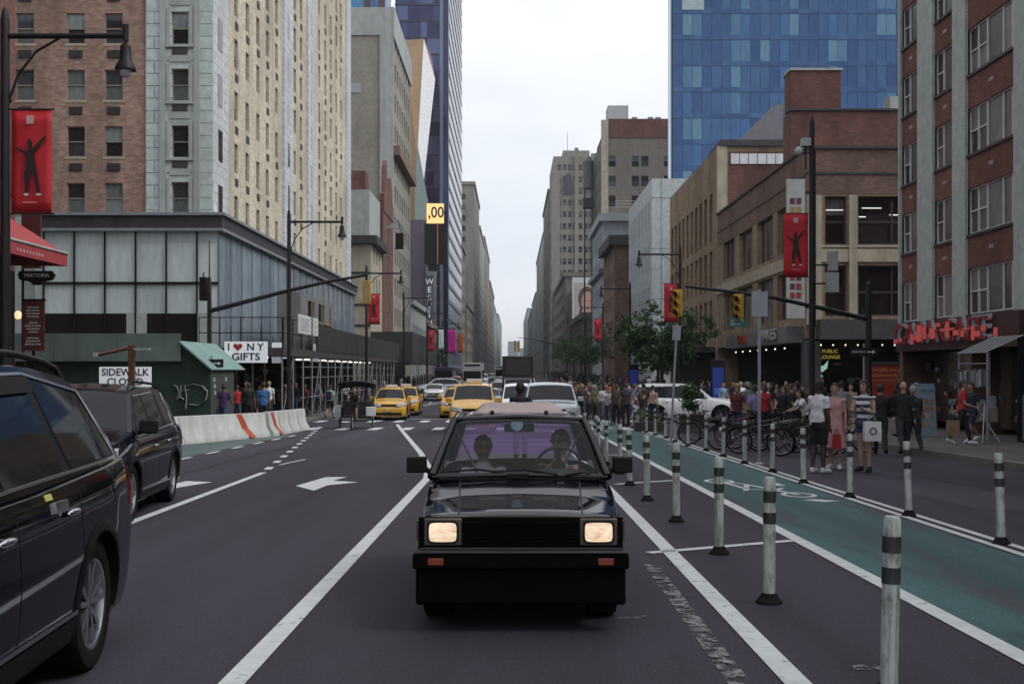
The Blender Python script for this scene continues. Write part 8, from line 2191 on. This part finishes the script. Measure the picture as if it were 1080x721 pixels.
for sx in (-.7, .7): mb.tube([(sx, .42, 1.86), (sx, .62, .8)], .02, 6); mb.tube([(sx, 1.45, 1.7), (sx, 1.35, .8)], .02, 6)
mb.tube([(0, -.95, .72), (0, .1, .42), (0, .7, .36)], .03, 6); mb.tube([(0, -.25, .5), (0, -.02, .88)], .02, 6); mb.tube([(0, -.9, .6), (0, -.98, 1.05), (.25, -.82, 1.12)], .018, 6); mb.tube([(0, -.98, 1.05), (-.25, -.82, 1.12)], .018, 6); mb.build('frame', M_iron, t)
mb = MB(); mb.box(-.12, .12, -.1, .18, .88, .95); mb.build('saddle', M_plas, t, bevel=.02)
for (x, y) in ((0, -1.05), (-.68, 1.0), (.68, 1.0)):
    ob = MB(); ob.torus(.31, .026, 26, 8); q_ = ob.build('wheel', M_rub, t, smooth=60, loc=(x, y, .335))
    ob = MB(); ob.torus(.28, .012, 26, 6)
    for k in range(16):
        a = 2*math.pi*k/16; ob.tube([(0, 0, 0), (0, math.cos(a)*.28, math.sin(a)*.28)], .003, 3, caps=False)
    ob.build('rim', M_steel, q_)
mb = MB(); mb.box(.44, .82, .30, .56, .5, .88); mb.build('box', M_white, t, bevel=.02)
mb = MB(); mb.box(-.85, -.62, .35, .55, .42, .95); mb.build('side_board', M_limep, t, bevel=.02)
person('pedicab driver in dark top with red scarf, pedalling toward the camera', 'ride', -6.45, 46.72, R(3), 'black', 'black', 'dark', 'tan', 'short', 'short', 'black', 1.0, z=g(46.6)+.02)
# far people along the avenue: small, and too many to tell apart one by one

# far pedestrians, a mass of small figures along both pavements
random.seed(5)
far_m = panes('far_clothes', [(0, (.02, .02, .024)), (.3, (.03, .03, .05)), (.5, (.10, .09, .09)), (.65, (.25, .26, .28)), (.75, (.06, .04, .03)), (.88, (.12, .03, .03))], .8, .2)
mb = MB()
for k in range(240):
    y = ru(112, 300); x = ru(8.2, 14.4) if k % 3 else ru(-14, -10.3)
    z = g(y) + (.15 if abs(x) > 10 else 0); s_ = ru(.92, 1.05); p = ((0, 0, z), (0, .02, z + 1.72*s_))
    mb.lathe([(.11, 0), (.13, .45), (.16, .85), (.2, 1.2), (.19, 1.38), (.07, 1.46)], 7, Matrix.Translation((x, y, z)) @ Matrix.Diagonal((s_, s_*.7, s_, 1)))
    mb.ell((x, y, z+1.58*s_), (.09, .1, .12), 6, 5)
tag(mb.build('crowd', far_m, None, smooth=60), 'far crowd of pedestrians reading as one mass along both pavements', 'crowd', None, 'stuff')

# thin summer air: one even box round everything built
mb = MB(); mb.box(-4100, 4100, -420, 8100, -3.2, 170)
hz = mb.build('haze', None); hz['kind'] = 'stuff'
m = bpy.data.materials.new('haze_air'); m.use_nodes = True; n = m.node_tree; n.nodes.clear()
vo = n.nodes.new('ShaderNodeVolumePrincipled'); vo.inputs['Color'].default_value = (.90, .94, 1.0, 1); vo.inputs['Density'].default_value = .00014; vo.inputs['Anisotropy'].default_value = .2
ou = n.nodes.new('ShaderNodeOutputMaterial'); n.links.new(vo.outputs[0], ou.inputs['Volume'])
hz.data.materials.clear(); hz.data.materials.append(m)
